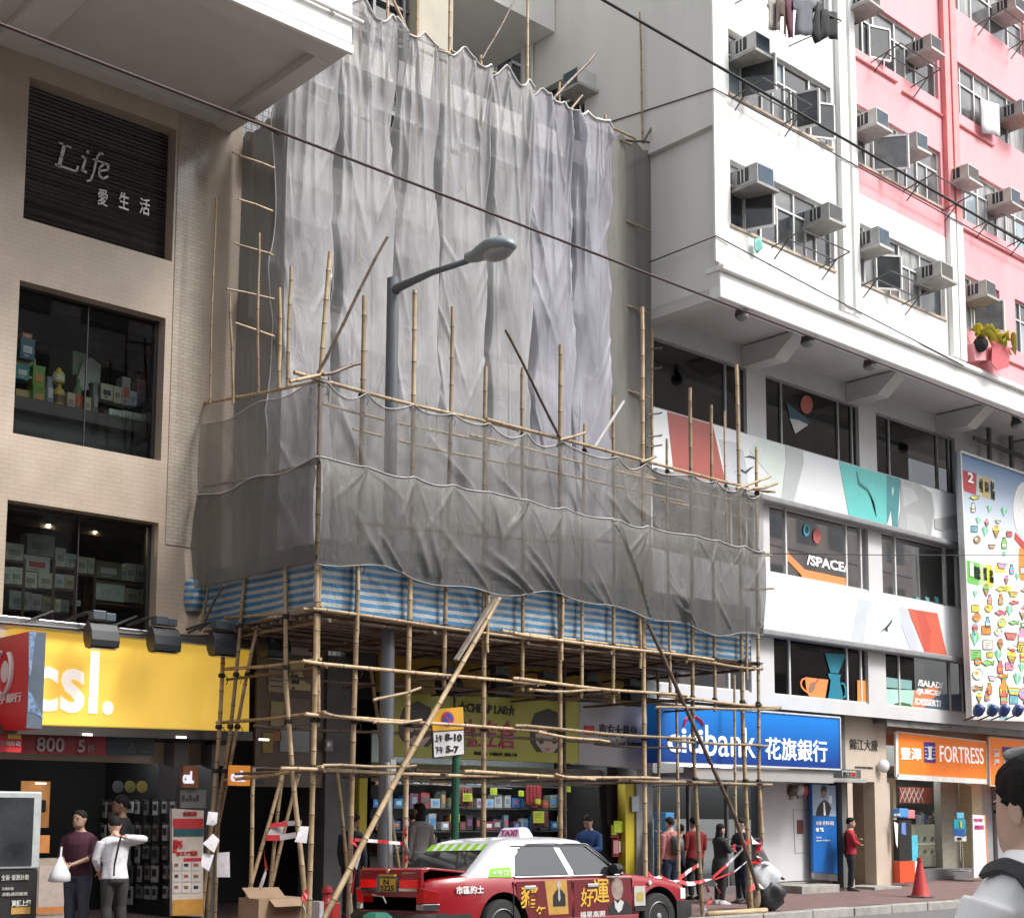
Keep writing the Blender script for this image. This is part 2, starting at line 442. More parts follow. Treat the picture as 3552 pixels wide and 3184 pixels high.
# the near pavement the photographer stands on
mb2 = MB(); mb2.box(-40, 60, -12, 3.2, .09, .15)
tag(mb2.build('near_pavement', CONC, origin=(0, 0, 0)), kind='structure')
def win_frame(parent, x0, x1, z0, z1, y, vs, tr=.62, w=.045, mats=None, panes=None, opens=(), lower=None, name='window', tr_on=None):
 """aluminium window: frame with mullions vs (fractions), transom at tr; panes as its own sub-part"""
 m = MB()
 d = .05
 m.box(x0, x0 + w, y, y + d, z0, z1); m.box(x1 - w, x1, y, y + d, z0, z1)
 m.box(x0 + w, x1 - w, y, y + d, z0, z0 + w); m.box(x0 + w, x1 - w, y, y + d, z1 - w, z1)
 zt = z0 + (z1 - z0) * tr
 xs_ = [x0 + (x1 - x0) * v for v in vs]
 for xx in xs_: m.box(xx - w * .45, xx + w * .45, y - .006, y + d - .006, z0 + w, z1 - w)
 ed = [x0 + w] + xs_ + [x1 - w]
 if tr:
  for i, (a, b) in enumerate(zip(ed, ed[1:])):
   if tr_on and i not in tr_on: continue
   m.box(a + w * .45, b - w * .45, y - .003, y + d - .003, zt - w * .4, zt + w * .4)
 if lower:
  for v in lower:
   xx = x0 + (x1 - x0) * v
   m.box(xx - w * .4, xx + w * .4, y + .003, y + d - .009, z0 + w, zt - w * .4)
 # casements standing open, swung out on their left edge
 for (a, b, ang) in opens:
  xa = x0 + (x1 - x0) * a; xb = x0 + (x1 - x0) * b; W_ = xb - xa
  ux = math.cos(ang); uy = -math.sin(ang)
  sgn = 1
  if ang < 0: xa, W_ = xb, W_; ux = -math.cos(ang); uy = math.sin(ang)
  zz0, zz1 = z0 + w, zt - w
  p = lambda t, z: (xa + ux * W_ * t, y - .01 + uy * W_ * t, z)
  for s_ in ((p(0, zz0), p(1, zz0)), (p(0, zz1), p(1, zz1)), (p(0, zz0), p(0, zz1)), (p(1, zz0), p(1, zz1))): m.beam(*s_, .04, .04, up=(0, 1, 0) if s_[0][2] != s_[1][2] else (0, 0, 1))
 o = m.build(name, mats or ALU, parent)
 g = MB()
 pl = panes or [PANE, PANE2]
 for i, (a, b) in enumerate(zip(ed, ed[1:])):
  g.cm = rnd.randrange(len(pl)); g.quad((a, y + .03, z0 + w), (b, y + .03, z0 + w), (b, y + .03, zt if tr else z1 - w), (a, y + .03, zt if tr else z1 - w))
  if tr: g.cm = rnd.randrange(len(pl)); g.quad((a, y + .031, zt), (b, y + .031, zt), (b, y + .031, z1 - w), (a, y + .031, z1 - w))
 for (a, b, ang) in opens:
  xa = x0 + (x1 - x0) * a; xb = x0 + (x1 - x0) * b; W_ = xb - xa
  ux = math.cos(ang); uy = -math.sin(ang)
  if ang < 0: xa = xb; ux = -math.cos(ang); uy = math.sin(ang)
  g.cm = 0
  g.quad((xa, y - .01, z0 + w), (xa + ux * W_, y - .01 + uy * W_, z0 + w), (xa + ux * W_, y - .01 + uy * W_, zt - w), (xa, y - .01, zt - w))
 g.build('pane', pl, o)
 return o
# ================================================================== left shop building
YF = 18.05
bl = thing('shop_building', 'beige tiled building with three large square shop windows above a yellow sign', 'building', (7, YF, .2))
def px(x, y, Y): return atY(x, y, Y)[0]
W = []
for (tl, br, bl_) in (((58, 152), (341, 520), (47, 432)), ((39, 555), (319, 914), (26, 858)), ((15, 990), (308, 1240), (5, 1215))):
 a = atY(*tl, YF); b = atY(*br, YF); c = atY(*bl_, YF)
 W.append([(a[0] + c[0]) / 2, b[0], (b[2] + c[2]) / 2, a[2]])
W[2][2] = 4.15
XL1 = 10.72
mb = MB()
mb.wall(-12, XL1, 2.45, 12.3, [tuple(h) for h in W], YF, YF + .32)
mb.quad((XL1, YF, 2.45), (XL1, YF + 4, 2.45), (XL1, YF + 4, 12.3), (XL1, YF, 12.3))
mb.build('wall', TILE, bl)
# glossier zone of the wall tiles right of the windows, as a strip
xa, xb = px(350, 400, YF), px(410, 400, YF)
GLOSS = tile_mat('glazed_tile', (.45, .40, .33), (.40, .345, .285), (.31, .265, .21), .16, .055, .006, .25, gl=.15)
mb = MB(); mb.box(xa, xb, YF - .014, YF - .002, 5.6, 12.1); mb.build('glossy_tile_zone', GLOSS, bl)
# overhang: upper storeys standing out over the pavement
YOL, XR, ZS = 15.0, 10.52, 12.12
mb = MB()
mb.box(-12, XR, YOL + .35, YF - .003, ZS + .14, ZS + .3)                    # slab
mb.box(-12, XR, YOL, YOL + .35, ZS, 18.5)                         # front wall
mb.box(XR - .3, XR, YOL + .35, YF - .003, ZS, ZS + .139)
mb.box(XR - .25, XR, YOL + .35, YF + 4, ZS + .3, 18.5)
xbm = atZ(100, 110, ZS)[0]
for xx in (xbm - .2, xbm - 6):
 mb.box(xx - .5, xx, YOL + .35, YF - .003, ZS + .02, ZS + .139)
mb.box(-12, XR - .3, YF - .3, YF - .004, ZS + .03, ZS + .138)
mb.build('overhang', SOFF, bl, bevel=.01)
mb = MB(); mb.box(-12, XR + .03, YOL - .035, YOL - .003, ZS + .16, 18.5); mb.box(-12, XR + .05, YOL - .06, YOL - .004, ZS + .0, ZS + .12); mb.box(XR + .004, XR + .035, YOL, YF, ZS + .16, 18.5)
mb.build('fascia', WHITEP, bl)
mb = MB(); a = atY(600, -20, YOL - .1); b = atY(722, 44, YOL - .12)
mb.tube([(a[0] - 4, YOL - .09, b[2]), (b[0], YOL - .09, b[2])], .03, 8)
for i in range(5): mb.box(b[0] - .5 - i * .9, b[0] - .46 - i * .9, YOL - .1, YOL - .036, b[2] - .05, b[2] + .03)
mb.build('pipe', WHITEP2, bl)
# shutter window
SHUT = mat('shutter', (.085, .075, .075), .33, .5, var=.35, scale=3)
for no in [SHUT.node_tree.nodes]:
 mp = [q for q in no if q.type == 'MAPPING'][0]; mp.inputs['Scale'].default_value = (.06, 1, 9)
x0, x1, z0, z1 = W[0]
mb = MB()
n = 34
for i in range(n):
 za = z0 + (z1 - z0) * i / n; zb = z0 + (z1 - z0) * (i + 1) / n
 mb.quad((x0, YF + .25, za), (x1, YF + .25, za), (x1, YF + .225, za + (zb - za) * .45), (x0, YF + .225, za + (zb - za) * .45))
 mb.quad((x0, YF + .225, za + (zb - za) * .45), (x1, YF + .225, za + (zb - za) * .45), (x1, YF + .25, zb), (x0, YF + .25, zb))
shw = mb.build('window', SHUT, bl); tag(shw, 'window closed by a dark slatted shutter with silver lettering')
LET = mat('silver_letter', (.62, .62, .62), .35, .3, var=.1)
mb = MB()
YT_ = YF + .22
# italic serif word, drawn as strokes: L i f e
def stroke(mb, pts, w, Y, closed=False, taper=None):
 """flat ribbon lettering from photo-pixel polylines on wall plane Y, about 2 cm thick"""
 q = [np.array((atY(x, y, Y)[0], atY(x, y, Y)[2])) for x, y in pts]
 for i in range(len(q) - 1):
  d = q[i + 1] - q[i]; L_ = np.linalg.norm(d)
  if L_ < 1e-6: continue
  d /= L_; nn = np.array((-d[1], d[0]))
  w0 = w if taper is None else w * taper[i]; w1 = w if taper is None else w * taper[i + 1]
  a = q[i] - d * w0 * .25; b = q[i + 1] + d * w1 * .25
  mb.prism([tuple(a + nn * w0 / 2), tuple(a - nn * w0 / 2), tuple(b - nn * w1 / 2), tuple(b + nn * w1 / 2)], Y - .02, Y)
for pts, w_ in (([(127, 288), (121, 312), (116, 331)], .05), ([(117, 284), (140, 294)], .025), ([(109, 327), (150, 341), (154, 331)], .028),
    ([(162, 311), (169, 316), (162, 338), (170, 343)], .035), ([(172, 302), (174, 303)], .045),
    ([(203, 307), (197, 305), (192, 312), (184, 345), (179, 358), (172, 360)], .03), ([(184, 317), (204, 324)], .022),
    ([(196, 340), (213, 338), (214, 328), (206, 325), (197, 334), (195, 348), (203, 356), (213, 351)], .03)):
 stroke(mb, pts, w_, YT_)
for ch, cx_, cy_ in (('愛', 203, 390), ('生', 245, 397), ('活', 286, 408)):
 a = atY(cx_ - 10, cy_, YT_); b = atY(cx_ + 10, cy_, YT_)
 text(mb, ch, a[0], b[0], a[2] - .12, a[2] + .13, YT_, .02, bold=.01)
mb.build('lettering', LET, shw)
# glazed windows with rooms behind
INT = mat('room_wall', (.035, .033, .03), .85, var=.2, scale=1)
for i in (1, 2):
 x0, x1, z0, z1 = W[i]
 mb = MB(); xm = x0 + (x1 - x0) * .5
 mb.box(x0, x0 + .02, YF + .2, YF + .24, z0, z1); mb.box(x1 - .06, x1, YF + .2, YF + .26, z0, z1)
 mb.box(x0, x1, YF + .2, YF + .24, z1 - .03, z1); mb.box(xm - .006, xm + .006, YF + .2, YF + .23, z0, z1 - .03)
 fr = mb.build('window', DARKW, bl); tag(fr, ('shop window with toys and boxes', 'shop window with shelves of white boxes')[i - 1])
 mb = MB(); mb.quad((x0 + .02, YF + .22, z0), (x1 - .06, YF + .22, z0), (x1 - .06, YF + .22, z1 - .03), (x0 + .02, YF + .22, z1 - .03)); mb.build('pane', GLASSC, fr)
 mb = MB(); e = .6
 mb.quad((x0 - e, YF + 3, z0 - .3), (x1 + e, YF + 3, z0 - .3), (x1 + e, YF + 3, z1 + .2), (x0 - e, YF + 3, z1 + .2))
 mb.quad((x0 - e, YF + .33, z0 - .3), (x1 + e, YF + .33, z0 - .3), (x1 + e, YF + 3, z0 - .3), (x0 - e, YF + 3, z0 - .3))
 mb.quad((x0 - e, YF + .33, z1 + .2), (x1 + e, YF + .33, z1 + .2), (x1 + e, YF + 3, z1 + .2), (x0 - e, YF + 3, z1 + .2))
 mb.quad((x0 - e, YF + .33, z0 - .3), (x0 - e, YF + 3, z0 - .3), (x0 - e, YF + 3, z1 + .2), (x0 - e, YF + .33, z1 + .2))
 mb.quad((x1 + e, YF + .33, z0 - .3), (x1 + e, YF + 3, z0 - .3), (x1 + e, YF + 3, z1 + .2), (x1 + e, YF + .33, z1 + .2))
 for j in range(3): mb.box(x0 - e, x1 + e, YF + .9 + j * .7, YF + 1.05 + j * .7, z1 + .02, z1 + .199)
 mb.build('room', INT, bl)
def cmat(c, r=.45):
 return mat('goods_%02x%02x%02x' % tuple(int(max(0, min(1, v)) * 255) for v in c), c, r, var=.1, scale=9)
def goods(name, label, cat, rect, Y, depth, col, group, col2=None, lift=0):
 """one packed article standing on a display shelf, given by its front rectangle in the photo"""
 x0, y0, x1, y1 = rect
 a = atY(x0, (y0 + y1) / 2, Y); b = atY(x1, (y0 + y1) / 2, Y); t = atY((x0 + x1) / 2, y0, Y); u = atY((x0 + x1) / 2, y1, Y)
 X0, X1, Z0, Z1 = a[0], b[0], u[2], t[2]; w_ = X1 - X0; h_ = Z1 - Z0
 m = MB()
 if name in ('bottle', 'jar'):
  m.lathe(((X0 + X1) / 2, Y + w_ / 2, Z0), [(w_ * .48, 0), (w_ * .5, h_ * .05), (w_ * .5, h_ * .6), (w_ * .38, h_ * .75), (w_ * .2, h_ * .82), (w_ * .2, h_ * .98), (w_ * .17, h_)], 12)
  m.cm = 1; m.lathe(((X0 + X1) / 2, Y + w_ / 2, Z0), [(w_ * .505, h_ * .15), (w_ * .505, h_ * .5)], 12, cap=False)
 elif name == 'bag':
  m.rings([[(X0 + w_ * (.5 + .5 * sx * math.copysign(1, c) * abs(c) ** .6), Y + .5 * depth + .5 * depth * sx * s, Z0 + h_ * f) for c, s in ((math.cos(t), math.sin(t)) for t in (2 * math.pi * k / 12 for k in range(12)))] for f, sx in ((0, .8), (.1, 1), (.6, .95), (.85, .7), (.95, .85), (1, .95))])
  m.cm = 1; m.box(X0 + w_ * .25, X1 - w_ * .25, Y - .008, Y + .01, Z0 + h_ * .25, Z0 + h_ * .6)
 else:
  m.box(X0, X1, Y, Y + depth, Z0, Z1 - h_ * .02)
  m.box(X0 - .004, X1 + .004, Y - .004, Y + depth + .004, Z1 - h_ * .14, Z1)
  m.cm = 1
  m.box(X0 + w_ * .18, X1 - w_ * .18, Y - .007, Y - .0045, Z0 + h_ * .28, Z0 + h_ * .62)
  m.box(X0 + w_ * .25, X1 - w_ * .4, Y - .007, Y - .0045, Z0 + h_ * .12, Z0 + h_ * .18)
 c2 = col2 or tuple(v * .55 for v in col)
 return tag(m.build(name, [cmat(col), cmat(c2)], bevel=.004 if name == 'box' else 0, smooth=name != 'box', autos=40 if name != 'box' else None), label, cat, group)
z4 = lambda a, b, c, d: (a * .3455, 514.3 + b * .3455, c * .3455, 514.3 + d * .3455)
GA = 'goods in the middle upstairs shop window'
for nm, lb, ct, r, c, c2 in (
 ('box', 'dark blue toy box topmost at the left end of the middle shop window', 'box', z4(118, 452, 200, 572), (.04, .13, .2), (.5, .6, .65)),
 ('box', 'small orange box lying on the dark blue toy box', 'box', z4(130, 424, 185, 452), (.6, .24, .08), (.7, .6, .5)),
 ('box', 'teal boxed game with white letters on the yellow wooden shelf', 'box', z4(92, 600, 168, 688), (.06, .28, .32), (.6, .65, .6)),
 ('box', 'green and orange box standing on its twin', 'box', z4(190, 610, 258, 735), (.17, .34, .05), (.65, .25, .06)),
 ('box', 'green and orange box under its twin in the middle window', 'box', z4(190, 737, 258, 830), (.16, .32, .05), (.65, .25, .06)),
 ('bag', 'blue grey foil bag right of the green and orange boxes', 'bag', z4(262, 672, 318, 838), (.25, .3, .38), (.6, .62, .65)),
 ('jar', 'yellow jar stacked on a gold one', 'jar', z4(318, 617, 385, 704), (.62, .55, .08), (.7, .7, .55)),
 ('jar', 'gold jar under the yellow one', 'jar', z4(318, 706, 385, 842), (.55, .42, .05), (.12, .09, .03)),
 ('bottle', 'dark green bottle with a red label in the middle window', 'bottle', z4(432, 680, 480, 872), (.12, .2, .1), (.55, .1, .06)),
 ('box', 'plain beige carton left of the dark green bottle', 'box', z4(386, 766, 432, 864), (.5, .44, .3), None),
 ('box', 'plain beige carton right of the dark green bottle', 'box', z4(480, 790, 523, 880), (.52, .46, .32), None),
 ('bag', 'grey soft bag slumped beside the black striped carton', 'bag', z4(526, 705, 575, 896), (.2, .2, .2), (.3, .3, .3)),
 ('box', 'carton with black stripes on cream in the middle window', 'box', z4(580, 716, 648, 806), (.42, .43, .35), (.03, .03, .03)),
 ('box', 'cream carton beside the striped one', 'box', z4(652, 730, 697, 822), (.52, .5, .36), None),
 ('box', 'grey tin with a red foot in the middle window', 'box', z4(700, 676, 747, 836), (.35, .34, .36), (.6, .12, .1)),
 ('box', 'pale blue slim box next to the grey tin', 'box', z4(748, 758, 785, 838), (.5, .6, .66), None),
 ('box', 'dark red box on the navy one', 'box', z4(789, 690, 839, 770), (.22, .12, .13), None),
 ('box', 'navy box beneath the dark red one', 'box', z4(787, 770, 841, 842), (.1, .13, .2), None),
 ('box', 'purple box at the right end of the middle window', 'box', z4(850, 806, 905, 882), (.15, .1, .22), None),
 ('box', 'white box with an aqua band in the bottom right of the middle window', 'box', z4(850, 886, 918, 962), (.6, .66, .58), (.08, .45, .55))):
 goods(nm, lb, ct, r, YF + .75, .2, c, GA, c2)
for i, (a, b, c, d) in enumerate(((628, 862, 698, 930), (702, 870, 758, 940), (762, 882, 812, 950), (815, 888, 842, 955))):
 goods('box', 'white box in the low row under the dark shelf, %s' % ('first from the left', 'second from the left', 'third from the left', 'narrowest and last')[i], 'box', z4(a, b, c, d), YF + .7, .2, (.62, .68, .64), GA)
# pale kite-shaped card and green poster hanging behind the goods
mb = MB(); mb.prism(P2([(152, 750), (163, 720), (178, 709), (199, 724), (197, 762), (182, 772), (160, 775)], YF + 1.15), YF + 1.13, YF + 1.15)
tag(mb.build('display_card', cmat((.42, .48, .40))), 'pale green pointed display card behind the goods', 'card')
mb = MB(); mb.prism(P2([(144, 696), (170, 702), (169, 741), (143, 744)], YF + 1.3), YF + 1.28, YF + 1.3); mb.cm = 1; mb.prism(P2([(146, 709), (168, 713), (168, 722), (146, 719)], YF + 1.28), YF + 1.274, YF + 1.279)
tag(mb.build('poster', [cmat((.35, .6, .38)), cmat((.5, .5, .42))]), 'small green and white poster behind the middle window goods', 'poster')
# shelves
zsh = W[1][2]
t = thing('display_shelf', 'dark display shelf along the middle shop window', 'shelf', (8.7, YF + .8, W[1][2]))
sh1 = atY(150, 805, YF + .6)[2]
mb = MB(); mb.box(W[1][0] - .3, W[1][1] + .2, YF + .6, YF + 1.3, sh1 - .2, sh1 - .02); mb.build('shelf_board', cmat((.06, .06, .06)), t)
mb = MB(); mb.box(W[1][0] - .3, W[1][1] + .2, YF + .8, YF + 1.2, W[1][2] - .2, sh1 - .21); mb.build('cabinet', cmat((.07, .085, .095)), t)
t = thing('shelf_unit', 'small yellow wooden shelf at the left end of the middle window', 'shelf', (7.6, YF + .8, sh1))
mb = MB(); q = P2([(30, 706), (64, 714), (62, 795), (28, 790)], YF + .95)
for (a, b) in ((0, 1), (1, 2), (2, 3)): mb.beam((q[a][0], YF + .9, q[a][1]), (q[b][0], YF + .9, q[b][1]), .05, .25 if a != 1 else .04, up=(0, 0, 1) if a != 1 else (1, 0, 0))
m_ = P2([(29, 748), (63, 757)], YF + .95); mb.beam((m_[0][0], YF + .9, m_[0][1]), (m_[1][0], YF + .9, m_[1][1]), .25, .03)
mb.build('shelf_frame', cmat((.5, .42, .16)), t)
# lower window: white boxes on brown shelving
z3 = lambda a, b, c, d: (a * .2041, 1085.8 + b * .2041, c * .2041, 1085.8 + d * .2041)
GB = 'boxes on the shelves of the lower upstairs window'
wh = (.60, .68, .60)
for lb, r, c, c2 in (
 ('large grey green crate topmost in the lower shop window', (53.5, 1060, 108, 1101), (.30, .36, .31), (.2, .24, .2)),
 ('white box with a red cloth panel under the grey green crate', z3(235, 78, 485, 232), (.5, .58, .5), (.42, .04, .05)),
 ('white box at the left end of the top shelf', (10, 1077, 47, 1110), (.55, .6, .52), (.3, .34, .32)),
 ('white box at the left end of the second shelf', z3(30, 186, 95, 350), wh, None),
 ('white box beside the leftmost one on the second shelf', z3(98, 190, 218, 352), wh, None),
 ('set of white drawers under the red panelled box, left one', z3(230, 235, 362, 388), (.62, .66, .56), (.3, .32, .28)),
 ('set of white drawers under the red panelled box, right one', z3(374, 242, 516, 392), (.6, .64, .54), (.3, .32, .28)),
 ('tall white box right of the grey green crate', z3(537, 2, 638, 180), wh, None),
 ('white box with a blue tint next to the tall white box', z3(642, 58, 745, 190), (.55, .65, .66), None),
 ('white upright file box left of the window joint', z3(742, 88, 848, 242), (.6, .65, .52), None),
 ('white upright file box right of the window joint', z3(856, 98, 918, 250), (.6, .66, .54), None),
 ('pale blue box on the third shelf', z3(530, 256, 624, 386), (.5, .62, .65), None),
 ('beige box beside the pale blue one', z3(628, 264, 722, 405), (.5, .48, .34), None),
 ('long olive bin on the right top shelf', z3(930, 135, 1178, 300), (.17, .19, .13), (.5, .5, .45)),
 ('narrow white box right of the olive bin', z3(1185, 182, 1221, 312), (.5, .56, .48), None),
 ('first tall white box right of the olive bin', z3(1226, 152, 1318, 322), wh, None),
 ('second tall white box right of the olive bin', z3(1331, 164, 1418, 332), (.52, .6, .52), None),
 ('tall white box at the right end of the top shelf', z3(1430, 174, 1516, 340), (.56, .62, .52), None),
 ('wide white case with two dark clips on the right lower shelf', z3(932, 342, 1212, 515), (.55, .63, .58), (.5, .58, .53)),
 ('pale box between the wide white case and the greenish box', z3(1219, 398, 1353, 530), (.5, .53, .42), None),
 ('greenish box at the right end of the lower shelf', z3(1357, 408, 1512, 552), (.5, .58, .42), None),
 ('dusty blue box in the bottom left of the lower window', z3(88, 420, 298, 602), (.27, .34, .37), None),
 ('lilac grey box right of the dusty blue one', z3(302, 448, 405, 604), (.38, .37, .42), None),
 ('olive box on the bottom shelf', z3(412, 474, 530, 620), (.25, .26, .17), None),
 ('slim pale green box on the bottom shelf', z3(537, 497, 590, 622), (.5, .58, .45), None),
 ('slate coloured box on the bottom shelf', z3(594, 507, 674, 624), (.16, .22, .2), None),
 ('small white box under the dark pigeonhole', z3(706, 508, 784, 562), (.5, .6, .55), None)):
 goods('box', lb, 'box', r, YF + .85, .25, c, GB, c2)
t = thing('shelving', 'brown shelving full of boxes in the lower shop window', 'shelf', (8.7, YF + 1, W[2][2]))
for (a, b, c, d) in ((10, 1110, 48, 1111), (5, 1157, 46, 1160), (105, 1122, 150, 1125), (105, 1164, 148, 1169), (148, 1136, 188, 1138), (188, 1148, 312, 1155), (188, 1190, 312, 1199), (5, 1212, 312, 1240)):
 q = P2([(a, (b + d) / 2), (c, (b + d) / 2 + (c - a) * .1)], YF + .85); mb = MB()
 mb.beam((q[0][0], YF + 1, q[0][1]), (q[1][0], YF + 1, q[1][1]), .34, .035); mb.build('shelf_board', WOOD, t)
for xx in (47, 106, 149, 188, 312):
 q = atY(xx, 1150, YF + .85); mb = MB(); mb.box(q[0] - .02, q[0] + .02, YF + .84, YF + 1.17, W[2][2] - .2, q[2] + .3 - (xx > 150) * .05); mb.build('upright', WOOD, t)
LAMPW = mat('warm_lamp', (1, .72, .4), .5, var=0, emit=160)
for x_, y_, s_ in ((96, 1041, .03), (188, 1054, .022)):
 q = atY(x_, y_, YF + 1.6); t = thing('ceiling_spotlight', '%s glowing spotlight in the dark lower shop window' % ('orange' if s_ > .025 else 'small yellow'), 'lamp', (q[0], YF + 1.6, q[2]))
 mb = MB(); mb.sph((q[0], YF + 1.6, q[2]), s_, n=8, m=5); mb.build('bulb', LAMPW, t)
 mb = MB(); mb.lathe((q[0], YF + 1.6, q[2]), [(s_ * 1.3, .0), (s_ * 1.3, .06), (s_ * .5, .1), (s_ * .5, W[2][3] + .15 - q[2])], 8, cap=False); mb.build('holder', DARKW, t)
# ================================================================== unseen blocks across the road, added and sized to shape light and reflections
for k, (x0, x1, h_, c) in enumerate(((-45, -16, 19, (.42, .40, .37)), (-15.9, 9, 19, (.52, .49, .44)), (9.1, 26, 25, (.48, .48, .47)), (48, 95, 25, (.42, .38, .35)))):
 t = thing('unseen_block', ('unseen grey brown block across the road, far left', 'unseen buff block across the road behind the camera', 'unseen grey block across the road before the side street', 'unseen brown block across the road past the side street')[k], 'building', ((x0 + x1) / 2, -14, .15))
 mb = MB(); mb.box(x0, x1, -20, -12, .14, h_); mb.build('wall', mat('block_%d' % k, c, .85, var=.15, scale=.6), t)
 mb = MB()
 for zz_ in range(5, int(h_) - 2, 3):
  for i in range(int((x1 - x0) / 3)): mb.box(x0 + 1 + i * 3, x0 + 2.8 + i * 3, -11.99, -11.96, zz_, zz_ + 1.5)
 mb.build('window_row', PANE, t)
 mb = MB(); mb.box(x0 + .5, x1 - .5, -11.99, -11.9, .2, 3.2); mb.build('shopfront', BLACK, t)
# ================================================================== white and pink apartment block
YO = 15.5
XW = 19.04
ab = thing('apartment_building', 'white and pink apartment block standing out over the pavement with rows of aluminium windows', 'building', (30, YO, .2))
SILL = [12.45, 14.98, 17.45, 19.95, 22.4]
HEAD = [13.7, 16.24, 18.68, 21.15, 23.6]
B1, B2, B3, B4 = (19.4, 22.62), (23.35, 26.7), (27.33, 30.7), (31.3, 35.0)
ZB = 11.58
def holes(b, r0): return [(b[0], b[1], SILL[r], HEAD[r]) for r in range(r0, 5)]
ZP = 14.3
mb = MB()
mb.wall(XW, 23.2, ZB, 26, holes(B1, 0), YO, YO + .16)
mb.wall(23.2, 27.1, ZB, ZP + .02, [(B2[0], B2[1], SILL[0], HEAD[0])], YO, YO + .16)
mb.build('front_wall', WHITEP, ab)
mb = MB()
mb.wall(23.2, 27.1, ZP + .02, 26, holes(B2, 1), YO, YO + .16)
mb.wall(27.1, 44, ZB, 26, holes(B3, 1) + holes(B4, 0) + [(27.4, 29.05, SILL[0], HEAD[0]), (29.75, 30.9, SILL[0], HEAD[0])], YO, YO + .16)
mb.build('pink_wall', PINK, ab)
# dark rooms behind the windows
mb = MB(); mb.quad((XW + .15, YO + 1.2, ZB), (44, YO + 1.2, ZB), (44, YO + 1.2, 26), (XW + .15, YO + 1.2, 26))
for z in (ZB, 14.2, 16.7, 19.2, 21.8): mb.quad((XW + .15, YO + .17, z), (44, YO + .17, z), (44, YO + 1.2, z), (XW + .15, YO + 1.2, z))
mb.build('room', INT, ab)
# side wall, the upper part a little proud, with a window hole on the light well
SWH = (18.76, 19.9, 15.0, 16.66)
mb = MB()
def sidewall(mb, X, z0, z1, hole=None):
 ys = [YO, 20.66] if not hole else [YO, hole[0], hole[1], 20.66]
 zs = [z0, z1] if not hole else [z0, hole[2], hole[3], z1]
 for a, b in zip(ys, ys[1:]):
  for c, d in zip(zs, zs[1:]):
   if hole and hole[0] <= (a + b) / 2 <= hole[1] and hole[2] <= (c + d) / 2 <= hole[3]: continue
   mb.quad((X, a, c), (X, b, c), (X, b, d), (X, a, d))
 if hole:
  a, b, c, d = hole
  mb.quad((X, a, c), (X + .2, a, c), (X + .2, a, d), (X, a, d)); mb.quad((X, b, c), (X + .2, b, c), (X + .2, b, d), (X, b, d))
  mb.quad((X, a, c), (X + .2, a, c), (X + .2, b, c), (X, b, c)); mb.quad((X, a, d), (X + .2, a, d), (X + .2, b, d), (X, b, d))
sidewall(mb, XW - .002, 11.2, 14.2)
sidewall(mb, XW - .12, 14.2, 26, SWH)
mb.quad((XW - .12, YO, 14.2), (XW - .12, 20.66, 14.2), (XW, 20.66, 14.2), (XW, YO, 14.2))
mb.quad((XW - .12, YO, 14.2), (XW, YO, 14.2), (XW, YO, 26), (XW - .12, YO, 26))
mb.quad((XW - .12, 20.66, 14.2), (XW + 6, 20.66, 14.2), (XW + 6, 20.66, 26), (XW - .12, 20.66, 26))
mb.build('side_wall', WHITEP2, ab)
mb = MB(); mb.box(XW + .06, XW + .1, SWH[0], SWH[1], SWH[2], SWH[3]); mb.build('side_window', PANE, ab)
mb = MB(); mb.box(XW + .02, XW + .058, 19.0, 19.05, SWH[2], SWH[3]); mb.box(XW + .02, XW + .058, 19.5, 19.54, SWH[2], 16.2); mb.box(XW + .02, XW + .058, SWH[0], SWH[1], 16.2, 16.25); mb.build('side_window_frame', ALU, ab)
for yy_, r in ((20.5, .045), (20.25, .03)): mb = MB(); mb.tube([(XW - .18, yy_, 13), (XW - .18, yy_, 26)], r, 8); mb.build('drainpipe', WHITEP2, ab)
# corner bead and pilasters
mb = MB(); mb.box(XW - .125, XW + .22, YO - .04, YO - .002, 11.62, 26); mb.build('corner_strip', WHITEP, ab)
for xx, z0, z1, M_, wd in ((22.9, 11.62, 26, WHITEP, .14), (23.24, 11.62, 26, WHITEP, .1), (26.92, 11.62, 14.9, WHITEP, .12), (27.22, 11.62, 14.75, WHITEP, .13), (26.92, 14.9, 26, PINKD, .11), (27.22, 14.75, 26, PINKD, .12), (31.0, 11.62, 26, PINKD, .12)):
 mb = MB(); mb.box(xx - wd, xx + wd, YO - .12, YO - .003, z0, z1 - .004); mb.build('pilaster', M_, ab, bevel=.015)
# ledge moulding, fascia, soffit with beams
mb = MB()
mb.box(XW - .03, 44, YO - .13, YO + .3, 11.47, ZB)
mb.box(XW, 44, YO - .035, YO + .25, 10.98, 11.469)
mb.build('ledge', WHITEP, ab, bevel=.025)
YU = 17.3
ZSO = 11.22
mb = MB(); mb.box(XW + .003, 44, YO + .251, 20, ZSO, ZSO + .19); mb.box(XW + .003, XW + .3, YO + .251, YU - .003, ZSO - .22, ZSO - .002)
for xb in (22.15, 25.75, 29.4, 33):
 for h_, y0_, y1_ in ((.42, 16.2, YU - .003),):
  mb.add([(xb - .2, YO + .5, ZSO - .03), (xb + .2, YO + .5, ZSO - .03), (xb + .2, YU - .003, ZSO - .03), (xb - .2, YU - .003, ZSO - .03),
    (xb - .2, YO + .5, ZSO - .06), (xb + .2, YO + .5, ZSO - .06), (xb + .2, 16.5, ZSO - .45), (xb - .2, 16.5, ZSO - .45), (xb + .2, YU - .003, ZSO - .45), (xb - .2, YU - .003, ZSO - .45)],
   [(0, 4, 7, 9, 3), (1, 2, 8, 6, 5), (4, 5, 6, 7), (7, 6, 8, 9), (0, 1, 5, 4), (3, 9, 8, 2)])
mb.build('soffit', SOFF, ab)
